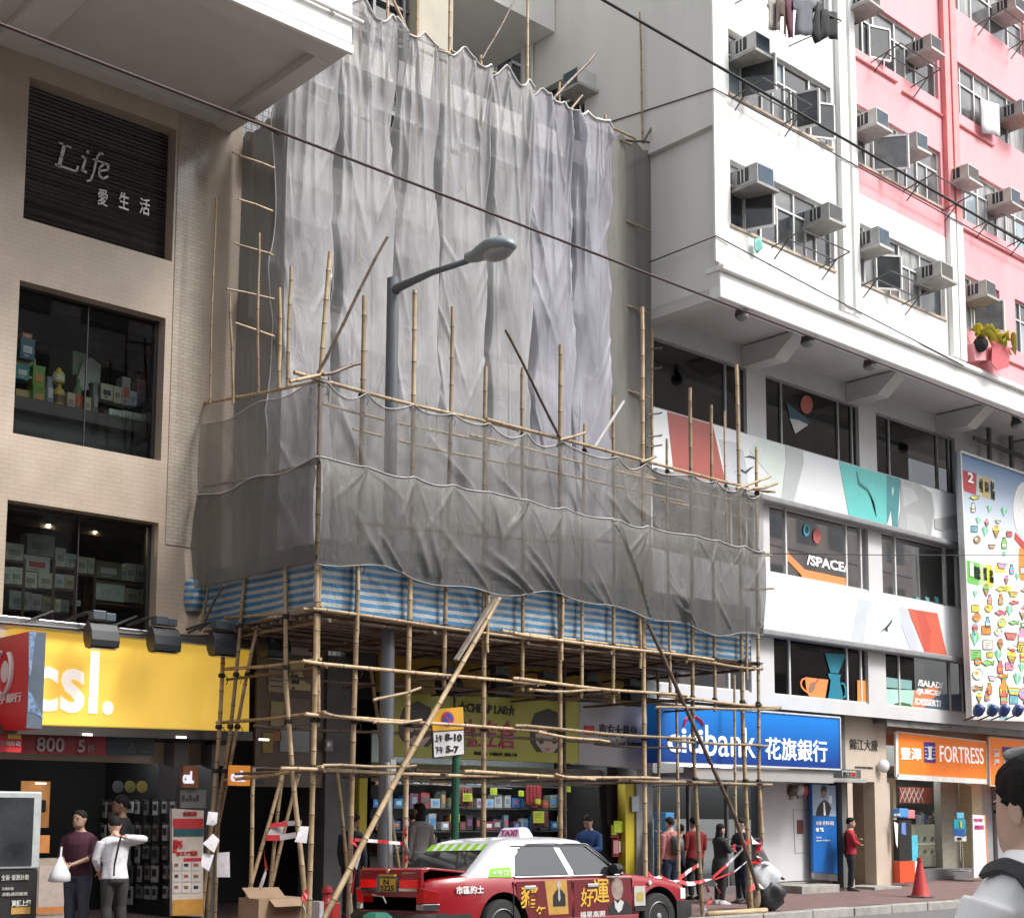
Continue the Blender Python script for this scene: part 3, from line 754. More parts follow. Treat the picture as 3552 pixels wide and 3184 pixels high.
# lower storeys: grey wall set back, with windows in three rows
zB1 = (8.17, 9.52); zB2 = (5.45, 6.72)
rowA = [P2([(1291, 652), (1480, 857)], YU), P2([(1519, 740), (1706, 925)], YU), P2([(1737, 814), (1896, 970)], YU)]
hs_ = []
def hx(p0, p1): return (atY(*p0, YU)[0], atY(*p1, YU)[0])
XA = [hx((1291, 755), (1481, 830)), hx((1519, 830), (1704, 900)), hx((1738, 890), (1895, 950))]
XB = [hx((1290, 1050), (1495, 1050)), hx((1526, 1080), (1722, 1120)), hx((1749, 1120), (1912, 1150))]
XC = [hx((1290, 1340), (1490, 1340)), hx((1535, 1330), (1722, 1350)), hx((1757, 1360), (1921, 1375))]
ZA = (9.4, 10.78); ZBw = (6.66, 8.1); ZC = (4.18, 5.4)
hs_ = [(*x, *ZA) for x in XA] + [(*x, *ZBw) for x in XB] + [(*x, *ZC) for x in XC]
XBE = 30.2
mb = MB(); mb.wall(XW, XBE, 3.9, ZSO, hs_, YU, YU + .22)
mb.quad((XBE, YU, 3.9), (44, YU, 3.9), (44, YU, ZSO), (XBE, YU, ZSO))
mb.quad((36, YU, .15), (44, YU, .15), (44, YU, 3.9), (36, YU, 3.9)); mb.quad((44, YU, .15), (44, YU + 8, .15), (44, YU + 8, ZSO), (44, YU, ZSO))
mb.build('lower_wall', GREYL, ab)
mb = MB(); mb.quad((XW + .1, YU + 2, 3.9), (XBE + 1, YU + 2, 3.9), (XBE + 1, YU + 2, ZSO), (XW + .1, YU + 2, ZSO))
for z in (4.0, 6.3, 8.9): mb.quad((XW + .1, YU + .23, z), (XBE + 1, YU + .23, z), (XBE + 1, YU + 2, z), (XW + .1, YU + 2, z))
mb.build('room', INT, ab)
WINS = {}
lbl = {('A', 1): 'dark office window with a red disc and a white sail painted on it', ('B', 1): 'office window with white lettering over an orange pan', ('C', 1): 'office window with an orange cup and a teal coffee jug', ('C', 2): 'office window lettered SALAD JUICE DESSERT', ('B', 2): 'office window with small teal bottles along its foot'}
for rn, xs_, zz in (('A', XA, ZA), ('B', XB, ZBw), ('C', XC, ZC)):
 for i, (a, b) in enumerate(xs_):
  m = MB(); w_ = .05
  for xx in (a, a + (b - a) * (.17 if i else .02), b - (b - a) * .22, b - (b - a) * .05 - w_):
   m.box(xx, xx + w_, YU + .05, YU + .12, zz[0] + .04, zz[1] - .04)
  m.box(a, b, YU + .05, YU + .12, zz[0], zz[0] + .04); m.box(a, b, YU + .05, YU + .12, zz[1] - .04, zz[1])
  o = m.build('window', ALU if rn != 'A' else mat('grey_frame', (.33, .33, .34), .5, .2), ab)
  if (rn, i) in lbl: o['label'] = lbl[(rn, i)]
  m = MB(); m.quad((a, YU + .09, zz[0]), (b, YU + .09, zz[0]), (b, YU + .09, zz[1]), (a, YU + .09, zz[1])); m.build('pane', glass_mat('smoke_glass', (.5, .5, .5), .03, .1, .45) if 'smoke_glass' not in MATS else MATS['smoke_glass'], o)
  WINS[rn, i] = o
YD = YU + .078
def decal(win, Y, shapes, name='decal', th=.006, ml=None):
 """coloured film shapes cut to outline and stuck on a pane or panel"""
 ms = []; mb = MB()
 for k, (c, pts) in enumerate(shapes):
  m = mat('film_%02x%02x%02x' % tuple(int(v * 255) for v in c), c, .45, var=.04, scale=3)
  if m not in ms: ms.append(m)
  mb.cm = ms.index(m)
  dy = .0012 * k
  mb.prism(P2(pts, Y), Y - th - dy, Y - dy * .5)
 return mb.build(name, ms, win)
zA = lambda L: [(1457.3 + x * .26695, 943 + y * .26695) for x, y in L]
zB = lambda L: [(1457.3 + x * .1884, 1285.8 + y * .1884) for x, y in L]
z6 = lambda L: [(1257.3 + x * .3806, 514.3 + y * .3806) for x, y in L]
def el(cx, cy, rx, ry, n=18): return [(cx + rx * math.cos(2 * math.pi * k / n), cy + ry * math.sin(2 * math.pi * k / n)) for k in range(n)]
OR, TE, WH, RE = (.80, .25, .08), (.012, .19, .27), (.8, .8, .8), (.42, .11, .08)
decal(WINS['A', 1], YD, [((.03, .08, .11), z6([(790, 740), (918, 850), (868, 872), (812, 832)])), (RE, z6(el(897, 757, 32, 48))), ((.5, .5, .5), z6([(808, 828), (858, 838), (905, 862), (838, 908)]))])
decal(WINS['B', 1], YD, [(OR, zA([(378, 547), (410, 590), (515, 695), (838, 765), (825, 815), (795, 888), (540, 840), (515, 800), (490, 735), (365, 605)])), ((.45, .09, .09), zA(el(607, 447, 30, 55))), ((.05, .35, .48), zA(el(528, 404, 25, 45))), ((.03, .03, .03), zA(el(531, 402, 13, 27)))])
mb = MB(); a = atY(*zA([(527, 625)])[0], YD); b = atY(*zA([(832, 685)])[0], YD); t_ = atY(*zA([(680, 616)])[0], YD)[2]; u_ = atY(*zA([(680, 690)])[0], YD)[2]
text(mb, '/SPACE/', a[0], b[0], u_, t_, YD - .004, .008, bold=.035); mb.build('lettering', mat('white_film', (.82, .82, .82), .4, var=0), WINS['B', 1])
decal(WINS['C', 1], YD, [(OR, zB([(735, 297), (978, 325), (945, 520), (945, 603), (840, 592), (755, 460), (740, 360)])),
 (OR, zB([(735, 305), (705, 312), (682, 350), (690, 400), (722, 440), (762, 468), (765, 455), (730, 425), (703, 390), (698, 355), (715, 325), (740, 322)])),
 ((.28, .16, .1), zB([(785, 370), (825, 345), (840, 365), (838, 420), (800, 465), (772, 455), (772, 410)])), ((.12, .06, .04), zB([(880, 315), (845, 370), (838, 362), (872, 312)])),
 (TE, zB([(940, 45), (1160, 58), (1082, 258), (1000, 252)])), (TE, zB([(1150, 56), (1176, 80), (1188, 120), (1183, 160), (1172, 158), (1172, 122), (1160, 90), (1140, 74)])),
 (TE, zB([(975, 258), (1110, 272), (1098, 310), (1097, 345), (1125, 470), (1130, 560), (1090, 612), (1010, 602), (968, 540), (990, 430), (1000, 330), (975, 285)])),
 (TE, zB([(1105, 352), (1145, 358), (1168, 420), (1165, 505), (1122, 530), (1122, 512), (1148, 492), (1152, 425), (1135, 378), (1107, 374)])),
 ((.75, .28, .07), zB([(1280, 330), (1385, 337), (1395, 640), (1283, 625)]))])
decal(WINS['C', 2], YD, [((.40, .62, .55), zA([(1118, 1582), (1330, 1592), (1312, 1735), (1122, 1735)])), ((.22, .40, .38), zA([(1120, 1495), (1310, 1520), (1310, 1586), (1120, 1570)])), ((.7, .22, .1), zA([(1330, 1592), (1525, 1560), (1500, 1640), (1345, 1765), (1312, 1735)])), ((.10, .14, .19), zA([(1480, 1640), (1530, 1622), (1680, 1620), (1680, 1790), (1350, 1775)])),
 ((.05, .12, .04), zA([(1128, 1740), (1185, 1690), (1235, 1680), (1300, 1695), (1338, 1745), (1325, 1770), (1130, 1760)]))])
mb = MB()
for s_, y0_, x0_, x1_ in (('/SALAD/', 1535, 1352, 1538), ('/JUICE/', 1600, 1340, 1526), ('/DESSERT/', 1672, 1326, 1526)):
 a = atY(*zA([(x0_, y0_)])[0], YD); b = atY(*zA([(x1_, y0_)])[0], YD); h_ = .075
 text(mb, s_, a[0], b[0], a[2] - h_, a[2] + h_, YD - .01, .008, bold=.04)
mb.build('lettering', MATS['white_film'], WINS['C', 2])
decal(WINS['B', 2], YD, [((.1, .3, .3), zA([(1338 + d, 895), (1368 + d, 905), (1385 + d, 1005), (1362 + d, 1000)])) for d in (0, 70, 138)])
# panel bands between the window rows
PANELW = mat('white_panel', (.72, .74, .76), .4, var=.03, scale=.8)
YB = YU - .14
BW = []
for z0, z1, lb in ((zB1[0], zB1[1] - .18, 'white panel band with red and turquoise art under the top office windows'), (zB2[0], zB2[1] - .1, 'white panel band with red and mint art above the cup window')):
 mb = MB(); mb.box(XW + .02, XBE, YB, YU - .004, z0, z1); o = mb.build('panel_band', PANELW, ab); o['label'] = lb; BW.append(o)
 mb = MB(); mb.box(XW + .02, XBE, YB - .12, YU - .004, z0 - .13, z0 - .003); mb.build('gutter', mat('gutter_paint', (.25, .25, .26), .6, var=.12, scale=3), ab, bevel=.03)
def clipz(L, z0, z1, Y):
 q = P2(L, Y)
 return [(x, min(max(z, z0 + .01), z1 - .01)) for x, z in q]
def art(o, zr, shapes):
 ms = []; mb = MB()
 for k, (c, pts) in enumerate(shapes):
  m = mat('film_%02x%02x%02x' % tuple(int(v * 255) for v in c), c, .45, var=.04, scale=3)
  if m not in ms: ms.append(m)
  mb.cm = ms.index(m); mb.prism(clipz(pts, *zr, YB), YB - .004 - .0012 * k, YB - .0005 * k - .0006)
 mb.build('graphic', ms, o)
art(BW[0], (zB1[0], zB1[1] - .18), [((.37, .095, .075), z6([(170, 770), (408, 830), (480, 1200), (205, 1130)])), ((.5, .53, .58), z6([(440, 935), (530, 955), (568, 1000), (590, 1120), (592, 1225), (485, 1190), (470, 1080)])),
 ((.62, .70, .65), z6([(650, 930), (780, 965), (788, 1040), (765, 1275), (640, 1245), (700, 1120), (600, 1000)])), ((.45, .48, .48), z6([(785, 970), (880, 995), (882, 1060), (830, 1290), (765, 1272), (790, 1050)])),
 ((.13, .52, .50), z6([(1065, 1040), (1320, 1110), (1315, 1420), (1118, 1370)])), ((.07, .27, .28), z6([(1312, 1110), (1385, 1130), (1370, 1440), (1345, 1435), (1338, 1300), (1315, 1420)])), ((.45, .65, .6), z6([(1343, 1180), (1352, 1200), (1345, 1235), (1338, 1210)])),
 ((.40, .41, .41), z6([(1385, 1135), (1480, 1160), (1545, 1215), (1562, 1310), (1545, 1480), (1370, 1435), (1388, 1300)])), ((.50, .51, .51), z6([(1395, 1180), (1450, 1195), (1480, 1250), (1400, 1290)])), ((.46, .47, .47), z6([(1410, 1320), (1500, 1340), (1530, 1440), (1420, 1420)])),
 ((.42, .43, .43), z6([(1562, 1352), (1682, 1330), (1678, 1408), (1640, 1400), (1605, 1414), (1562, 1400)])), ((.03, .04, .05), z6([(575, 1028), (600, 1022), (640, 1036), (640, 1042), (602, 1030)])), ((.03, .04, .05), z6([(520, 1110), (550, 1090), (575, 1105), (600, 1085), (622, 1078), (600, 1095), (582, 1115), (548, 1098)])),
 ((.05, .2, .2), z6([(1155, 1105), (1172, 1160), (1215, 1195), (1245, 1260), (1258, 1340), (1250, 1280), (1210, 1205), (1165, 1175)]))])
art(BW[1], (zB2[0], zB2[1] - .1), [((.66, .74, .78), zA([(150, 780), (250, 800), (290, 960), (420, 1075), (440, 1150), (150, 1100)])), ((.52, .57, .62), zA([(920, 915), (1025, 930), (985, 1020), (955, 1235), (860, 1220)])), ((.62, .74, .69), zA([(1025, 930), (1225, 970), (1240, 1295), (955, 1240), (975, 1040)])),
 ((.52, .55, .62), zA([(1228, 975), (1282, 985), (1355, 1250), (1355, 1315), (1300, 1300), (1230, 1100)])), ((.62, .13, .08), zA([(1278, 985), (1500, 1020), (1572, 1345), (1408, 1325)])), ((.54, .10, .07), zA([(1340, 1000), (1400, 1005), (1455, 1150), (1440, 1330), (1408, 1325)])),
 ((.02, .03, .03), zA([(1072, 1164), (1115, 1125), (1150, 1085), (1165, 1060), (1160, 1090), (1128, 1132), (1132, 1158), (1112, 1152), (1118, 1140)]))])
# windows of the flats
def flat(b, r, vs, opens=(), lower=(), tr=.64, pn=None):
 o = win_frame(ab, b[0], b[1], SILL[r], HEAD[r], YO + .07, vs, tr, .045, panes=pn, opens=opens, lower=lower)
flat(B1, 0, (.15, .30, .62, .84), opens=[(.15, .32, 1.2)], lower=(.46, .74))
flat(B1, 1, (.15, .33, .55, .80), opens=[(.13, .34, 1.25), (.66, .80, 1.2), (.8, .96, .5)], lower=(.44, .62), pn=[PANE, PANE2, PANE4])
flat(B1, 2, (.2, .4, .6, .8))
flat(B2, 0, (.12, .30, .50, .74), opens=[(.24, .40, .6)], lower=(.4, .62), pn=[PANE, PANE2, PANE3])
flat(B2, 1, (.16, .34, .52, .74), opens=[(.24, .45, .9)], lower=(.62, .86), pn=[PANE2, PANE4, PANE3])
flat(B2, 2, (.16, .28, .52, .76), opens=[(.23, .38, .4)], lower=(.4, .64), pn=[PANE, PANE2])
flat(B2, 3, (.2, .4, .6, .8))
flat(B3, 1, (.14, .3, .55, .8), lower=(.42, .68), pn=[PANE3, PANE4, PANE3])
flat(B3, 2, (.12, .30, .5, .75), lower=(.4, .62), pn=[PANE2, PANE3])
flat(B3, 3, (.14, .3, .55, .8), pn=[PANE3, PANE3, PANE2])
for b in ((27.4, 29.05), (29.75, 30.9)):
 win_frame(ab, b[0], b[1], SILL[0], HEAD[0], YO + .07, (.3, .7), .64, .045, panes=[PANE2, PANE4, PANE], opens=[(.35, .75, .8)] if b[0] < 28 else ())
for r in range(0, 4): flat(B4, r, (.3, .6), pn=[PANE3])
# rust-stained sill strips
for b, r in ((B1, 0), (B1, 1), (B2, 0), (B2, 1)): mb = MB(); mb.box(b[0] - .02, b[1] + .02, YO - .03, YO - .001, SILL[r] - .05, SILL[r] - .002); mb.build('sill', mat('stained_sill', (.55, .45, .36), .8, var=.25, scale=5), ab)
# pink pipes along the wall
for z, x0, x1 in ((SILL[2] - .22, 23.3, 25), (SILL[2] - .35, 25.2, 27.1), (SILL[1] - .25, 27.3, 31), (SILL[2] - .3, 27.3, 29), (SILL[0] - .35, 28.4, 32)): mb = MB(); mb.tube([(x0, YO - .03, z), (x1, YO - .03, z)], .025, 6); mb.build('pipe', PINKD, ab)
# ------------------------------------------------------------------ air conditioners
ac_t = thing('air_conditioner', 'x', 'air conditioner', (0, 0, 0), group='window air conditioners')
ACM = mat('ac_casing', (.56, .56, .54), .5, var=.08, scale=4); ACG = mat('ac_grille', (.10, .15, .19), .35, var=.2, scale=10); ACB = mat('ac_vent', (.03, .03, .035), .6)
mb = MB(); mb.box(0, .44, 0, .6, 0, .36); mb.build('casing', ACM, ac_t, bevel=.012)
mb = MB(); mb.box(.03, .41, -.008, -.002, .03, .33)
for i in range(9): mb.box(.03, .41, -.014, -.0085, .045 + i * .032, .052 + i * .032)
mb.build('grille', ACG, ac_t)
mb = MB(); mb.box(-.008, -.002, .2, .45, .08, .32); mb.build('side_vent', ACB, ac_t)
mb = MB()
for yy_ in (.29, .37): mb.box(-.012, -.0085, yy_ - .012, yy_ + .012, .08, .32)
mb.build('vent_bar', ACM, ac_t)
mb = MB(); mb.box(-.07, .51, -.05, .6, -.06, -.004); mb.build('tray', mat('ac_tray', (.40, .39, .36), .7, var=.2, scale=5), ac_t)
acs = [((1497, 60), 'upper white corner window above open casements'), ((1501, 322), 'left end of the lower white corner window'), ((1643, 397), 'right end of the lower white corner window'),
 ((1722, -32), 'top pink bay beside the white pilaster'), ((1845, 63), 'top pink bay beside the red pipes'), ((1737, 211), 'middle pink bay, left one of its pair'), ((1817, 259), 'middle pink bay, right one of its pair'),
 ((1742, 449), 'left end of the lowest bay right of the pilaster'), ((1865, 514), 'right end of the lowest bay right of the pilaster'), ((1919, 321), 'pink window just right of the red pipe ends'), ((2004, 370), 'right end of the window past the red pipes'), ((1955, 552), 'low pink window above the yellow leaves'), ((2026, 196), 'right edge of the photo on the pink wall'), ((2012, -14), 'top right corner of the photo')]
for i, ((x, y), d) in enumerate(acs):
 q = atY(x, y, YO - .5); lb = 'grey window air conditioner at the ' + d
 if i == 0: ac_t.location = (q[0], YO - .5, q[2] - .36); ac_t['label'] = lb
 else:
  c = copy_thing(ac_t, (q[0], YO - .5, q[2] - .36), lb); c.scale = (rnd.uniform(.9, 1.12), 1, rnd.uniform(.88, 1.08)); c.rotation_euler = (0, rnd.uniform(-.02, .02), rnd.uniform(-.04, .04))
  for ch in c.children:
   n_ = ch.name.split('.')[0]; P_ = {'casing': ((.56, .56, .54), (.46, .45, .40), (.62, .60, .55), (.40, .40, .40)), 'grille': ((.10, .15, .19), (.16, .15, .13), (.07, .12, .18), (.13, .13, .14)), 'tray': ((.40, .39, .36), (.33, .27, .21), (.5, .49, .47), (.28, .27, .26))}.get(n_)
   if P_: ch.material_slots[0].link = 'OBJECT'; col_ = P_[rnd.randrange(4)]; ch.material_slots[0].material = mat('ac_%s_%02x%02x' % (n_, int(col_[0] * 255), int(col_[2] * 255)), col_, .5, var=.15, scale=5)
q = atX(1145, 150, XW - .5)
copy_thing(ac_t, (XW - .12 - .5, q[1] + .3, 16.0), 'grey air conditioner on the shaded side wall above the net', rz=-math.pi / 2)
# ------------------------------------------------------------------ racks and brackets below windows
rk = thing('drying_rack', 'x', 'drying rack', (0, 0, 0), group='clothes racks below the flats')
mb = MB();
for p, q in (((0, 0, 0), (0, -.7, .12)), ((1.5, 0, 0), (1.5, -.7, .12)), ((0, -.7, .12), (1.5, -.7, .12)), ((0, -.05, -.25), (0, -.4, .06)), ((1.5, -.05, -.25), (1.5, -.4, .06)), ((0, -.35, .06), (1.5, -.35, .06))): mb.tube([p, q], .014, 6)
mb.build('bracket', mat('bracket_steel', (.12, .115, .11), .5, .5), rk)
rl = [(24.1, YO, SILL[2] - .1, 'under the top pink bay window'), (25.2, YO, SILL[1] - .08, 'under the pink bay with two air conditioners'), (19.5, YO, SILL[1] - .08, 'under the open casements of the upper corner window'), (23.5, YO, SILL[0] - .1, 'under the lowest white bay right of the pilaster'), (20.6, YO, SILL[0] - .1, 'under the lower corner window'), (28.4, YO, SILL[3] - .1, 'under the window in the top right corner'), (28.0, YO, SILL[1] - .1, 'on the pink wall right of the red pipes')]
for i, (x, y, z, d) in enumerate(rl):
 lb = 'thin steel clothes rack ' + d
 if i == 0: rk.location = (x, y, z); rk['label'] = lb
 else: copy_thing(rk, (x, y, z), lb)
# laundry on a pole at the top
t = thing('clothes_pole', 'steel clothes pole carrying dark washing at the top of the white wall', 'clothes pole', atY(1600, 10, 14.6))
mb = MB(); a = atY(1518, -25, 14.8); b = atY(1668, 42, 14.5); mb.tube([a, b, (b[0] - .1, b[1] + .2, b[2] - .1), (b[0] - .3, YO, b[2] - .2)], .014, 6); mb.tube([a, (a[0], YO, a[2])], .014, 6); mb.build('pole', MATS['bracket_steel'], t)
def cloth(name, label, pts, Y, col, seed, group, hang=.04):
 q = P2(pts, Y); xs_ = [p[0] for p in q]; zs_ = [p[1] for p in q]
 r = random.Random(seed); ph = r.uniform(0, 6)
 bm_ = bmesh.new(); vs_ = [bm_.verts.new((p[0], Y, p[1])) for p in q]; bm_.faces.new(vs_)
 bmesh.ops.triangulate(bm_, faces=bm_.faces); bmesh.ops.subdivide_edges(bm_, edges=bm_.edges, cuts=3, use_grid_fill=True)
 bm_.verts.index_update(); lo = min(zs_); hi = max(zs_)
 m = MB(); m.add([(v.co.x, v.co.y + hang * math.sin(v.co.x * 22 + ph) * (1 - .5 * (v.co.z - lo) / (hi - lo)), v.co.z) for v in bm_.verts], [[v.index for v in f.verts] for f in bm_.faces])
 bm_.free()
 return tag(m.build(name, cmat(col, .85), smooth=True, solid=.012), label, 'clothing', group)
GL = 'washing on the clothes pole'
cloth('shirt', 'grey print shirt at the left of the washing line', [(1522, -10), (1552, -5), (1556, 22), (1549, 25), (1548, 62), (1520, 60), (1524, 22), (1518, 15)], 14.75, (.28, .27, .25), 1, GL)
cloth('trousers', 'brown trousers hanging between the grey shirts', [(1540, 0), (1562, 5), (1560, 72), (1550, 70), (1551, 35), (1546, 34), (1540, 62)], 14.68, (.10, .07, .055), 2, GL)
cloth('shirt', 'maroon vest beside the grey T-shirt', [(1556, -5), (1574, 0), (1574, 75), (1562, 77)], 14.66, (.11, .03, .05), 3, GL)
cloth('shirt', 'slate grey T-shirt in the middle of the washing', [(1572, -5), (1614, 0), (1622, 20), (1612, 26), (1606, 72), (1578, 70), (1580, 20), (1570, 18)], 14.62, (.13, .14, .16), 4, GL)
cloth('trousers', 'black trousers at the right of the washing', [(1618, 5), (1632, 10), (1629, 82), (1616, 88), (1610, 60)], 14.58, (.02, .02, .022), 5, GL)
cloth('shirt', 'black shirt at the outer end of the pole', [(1630, 18), (1660, 26), (1659, 80), (1640, 74), (1628, 82)], 14.54, (.018, .018, .02), 6, GL)
cloth('towel', 'white towel hanging on the pink wall at the right', [(1944, 198), (1980, 208), (1983, 270), (1948, 264)], YO - .15, (.75, .75, .75), 7, None, .02)
cloth('cloth', 'small turquoise cloth hanging under the lower corner window', [(1496, 474), (1508, 470), (1511, 492), (1503, 502), (1497, 490)], YO - .12, (.25, .55, .5), 8, None, .03)
# flower box with yellow leaves and a red banner
t = thing('flower_box', 'yellow green paper leaves and a red banner hung under a low pink window', 'decoration', atY(1975, 690, YO - .3))
mb = MB(); q = atY(1975, 665, YO - .35)
def leafquad(mb, c, u, v, n=6):
 c, u, v = map(np.array, (c, u, v))
 mb.add([c + u * s + v * (k * (1 - s * s * .9) * .5) + np.array((0, 0, -.12 * s * s)) for s in (-1, -.5, 0, .5, 1) for k in (-1, 0, 1)], [(i * 3 + j, i * 3 + j + 1, i * 3 + j + 4, i * 3 + j + 3) for i in range(4) for j in range(2)])
for i in range(22):
 mb.cm = i % 2
 a = rnd.uniform(-.6, .6); leafquad(mb, (q[0] + rnd.uniform(-.6, .7), YO - .3 + rnd.uniform(-.2, .15), q[2] + rnd.uniform(-.12, .1)), (.24 * math.cos(a), rnd.uniform(-.1, .1), -.25 * math.sin(a) - .05), (rnd.uniform(-.05, .1), -.14, .08))
mb.build('leaf', [cmat((.62, .52, .05)), cmat((.35, .45, .06))], t, smooth=True, solid=.004)
mb = MB(); qa = P2([(1966, 676), (2002, 690), (1998, 728), (1976, 735), (1964, 720)], YO - .3); mb.prism(qa, YO - .32, YO - .3); mb.build('banner', cmat((.55, .10, .12)), t)
mb = MB(); q2 = atY(1948, 682, YO - .3); mb.sph((q2[0], YO - .25, q2[2]), .17, .17, .17); mb.build('flower', cmat((.02, .02, .02)), t, smooth=True)
mb = MB(); qa = P2([(1925, 682), (1968, 690), (1966, 715), (1930, 715)], YO - .16); mb.prism(qa, YO - .2, YO - .003); mb.build('box', PINK, t)
# soffit lamps
lp = thing('soffit_lamp', 'x', 'lamp', (0, 0, 0), group='lamps under the white soffit')
mb = MB(); mb.lathe((0, 0, 0), [(.05, 0), (.055, -.05), (.07, -.18), (.12, -.28), (.14, -.34)], 12, ax=(-.25, .1, 1)); mb.build('body', DARKW, lp, smooth=True, autos=40)
mb = MB(); mb.sph((.085, -.035, -.345), .125, .125, .09); mb.build('diffuser', cmat((.22, .22, .22)), lp, smooth=True)
for i, ((x, y), d) in enumerate((((1462, 590), 'first from the scaffold'), ((1592, 645), 'second from the scaffold'), ((1716, 693), 'third from the scaffold'), ((2008, 814), 'at the right edge of the photo'))):
 q = atZ(x, y, ZSO); lb = 'black bulb-shaped lamp under the white soffit, ' + d
 if i == 0: lp.location = (q[0], q[1], ZSO); lp['label'] = lb
 else: copy_thing(lp, (q[0], q[1], ZSO), lb)
# ================================================================== building behind the scaffold
sb = thing('tiled_building', 'grey tiled old building wrapped in scaffold nets between the beige and white blocks', 'building', (15, YF, .2))
mb = MB()
zr = [(4.9, 6.0), (7.3, 8.7), (9.7, 11.1), (12.1, 13.5)]
hh = [(11.3 + i * 1.9, 12.8 + i * 1.9, a, b) for i in range(4) for a, b in zr]
mb.wall(10.73, 19.0, 4.2, 14.4, hh, YF + .02, YF + .25)
mb.build('wall', GREYTILE, sb)
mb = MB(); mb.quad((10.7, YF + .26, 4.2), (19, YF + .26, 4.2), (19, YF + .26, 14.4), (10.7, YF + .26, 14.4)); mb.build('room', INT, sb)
for z in (6.6, 9.2, 11.6, 13.9):
 mb = MB(); mb.box(10.75, 18.98, YF - .25, YF + .018, z, z + .45); mb.build('floor_band', mat('pale_band', (.55, .53, .49), .7, var=.1), sb)
# upper floor seen above the net
mb = MB(); mb.box(14.1, 14.86, YF - .05, YF + .5, 14.41, 18.4); mb.build('pier', mat('buff_paint', (.42, .39, .32), .75, var=.06, scale=2), sb)
mb = MB(); mb.quad((10.6, YF + .3, 14.4), (14.1, YF + .3, 14.4), (14.1, YF + .3, 19), (10.6, YF + .3, 19)); mb.build('dark_window', PANE, sb)
mb = MB()
for x in (11.2, 12.2, 12.75, 13.3, 13.95): mb.box(x, x + .06, YF + .2, YF + .28, 14.4, 19)
for z in (14.9, 15.6, 16.4, 17.2): mb.box(10.6, 14.1, YF + .21, YF + .27, z, z + .05)
mb.build('window_frame', ALUD, sb)
XR1 = 18.9
mb = MB()
mb.quad((14.86, 22.0, 12), (XR1 + 2, 22.0, 12), (XR1 + 2, 22.0, 26), (14.86, 22.0, 26))
mb.quad((14.86, YF, 12), (14.86, 22, 12), (14.86, 22, 26), (14.86, YF, 26))
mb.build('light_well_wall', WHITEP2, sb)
mb = MB(); mb.box(14.88, 18.9, 19.6, 21.98, 17.75, 18.9); mb.build('slab', WHITEP2, sb)
mb = MB(); a = atY(985, 82, 21.9); b = atY(1021, 160, 21.9); mb.box(a[0], b[0] + .5, 21.9, 21.97, 13, a[2]); mb.build('window', PANE, sb)
mb = MB(); mb.box(a[0] - .05, a[0], 21.88, 21.97, 13, a[2] + .05); mb.box(a[0] + .35, a[0] + .4, 21.86, 21.9, 13, a[2] - .3); mb.box(a[0] + .35, b[0] + .5, 21.86, 21.9, a[2] - .36, a[2] - .301); mb.build('window_frame', ALU, sb)
# ground floor behind the scaffold
def rect(mb, x0, y0, x1, y1, Y, d=.04):
 """upright board from two photo corners, standing d proud of plane Y"""
 a = atY(x0, (y0 + y1) / 2, Y); b = atY(x1, (y0 + y1) / 2, Y); t = atY((x0 + x1) / 2, y0, Y); u = atY((x0 + x1) / 2, y1, Y)
 mb.box(a[0], b[0], Y - d, Y, u[2], t[2]); return a[0], b[0], u[2], t[2]
XP0, XP1 = 12.05, 12.75
mb = MB(); mb.box(10.6, XW, YF + 3.4, YF + 3.5, .2, 4.19); mb.box(10.6, XW, YF + .03, YF + 3.4, 4.0, 4.19); mb.box(10.53, 10.6, YF + .03, YF + 3.4, .2, 4.19); mb.box(XW - .25, XW, YF + .03, YF + 3.4, .2, 4.19)
mb.build('shop_interior', BLACK, sb)
STONE = mat('grey_stone', (.10, .10, .105), .45, var=.12, scale=4)
a = px(646, 1500, 17.9), px(694, 1500, 17.9)
mb = MB(); mb.box(a[0], a[1], 17.9, 18.6, .2, 4.2); mb.build('pillar', STONE, sb)
a2 = px(700, 1550, 17.9)
mb = MB(); mb.box(10.75, a[0], YF - .05, YF + .02, 3.98, 4.35); mb.box(a[1], XW, 17.75, YF + .02, 4.02, 4.5); mb.build('lintel', mat('dark_lintel', (.07, .065, .06), .7), sb)
# ================================================================== bamboo scaffold
def bamboo_mat(name, c1, c2):
 m = mat(name, c1, .42, var=.2, scale=5, dark=c2)
 n = m.node_tree.nodes; l = m.node_tree.links
 b = n['Principled BSDF']; src = b.inputs['Base Color'].links[0].from_socket
 oi = n.new('ShaderNodeObjectInfo'); h = n.new('ShaderNodeHueSaturation')
 mr = n.new('ShaderNodeMapRange'); mr.inputs[3].default_value = .62; mr.inputs[4].default_value = 1.2
 l.new(oi.outputs['Random'], mr.inputs[0]); l.new(mr.outputs[0], h.inputs['Value']); l.new(src, h.inputs['Color']); l.new(h.outputs[0], b.inputs['Base Color'])
 return m
BAM = bamboo_mat('bamboo', (.45, .335, .205), (.27, .185, .105))
BAMD = bamboo_mat('old_bamboo', (.17, .12, .09), (.08, .055, .04))
BAMN = mat('bamboo_node', (.10, .065, .035), .6, var=.2)
TIE = mat('black_tie', (.015, .014, .013), .7)
SC = thing('bamboo_scaffold', 'bamboo pole scaffold with a platform standing on the pavement in front of the shops', 'scaffold', (14.7, 15, .15))
SC2 = thing('bamboo_scaffold', 'tall bamboo scaffold behind the hanging grey nets, poles sticking out above', 'scaffold', (14.7, 16.9, 4.4))
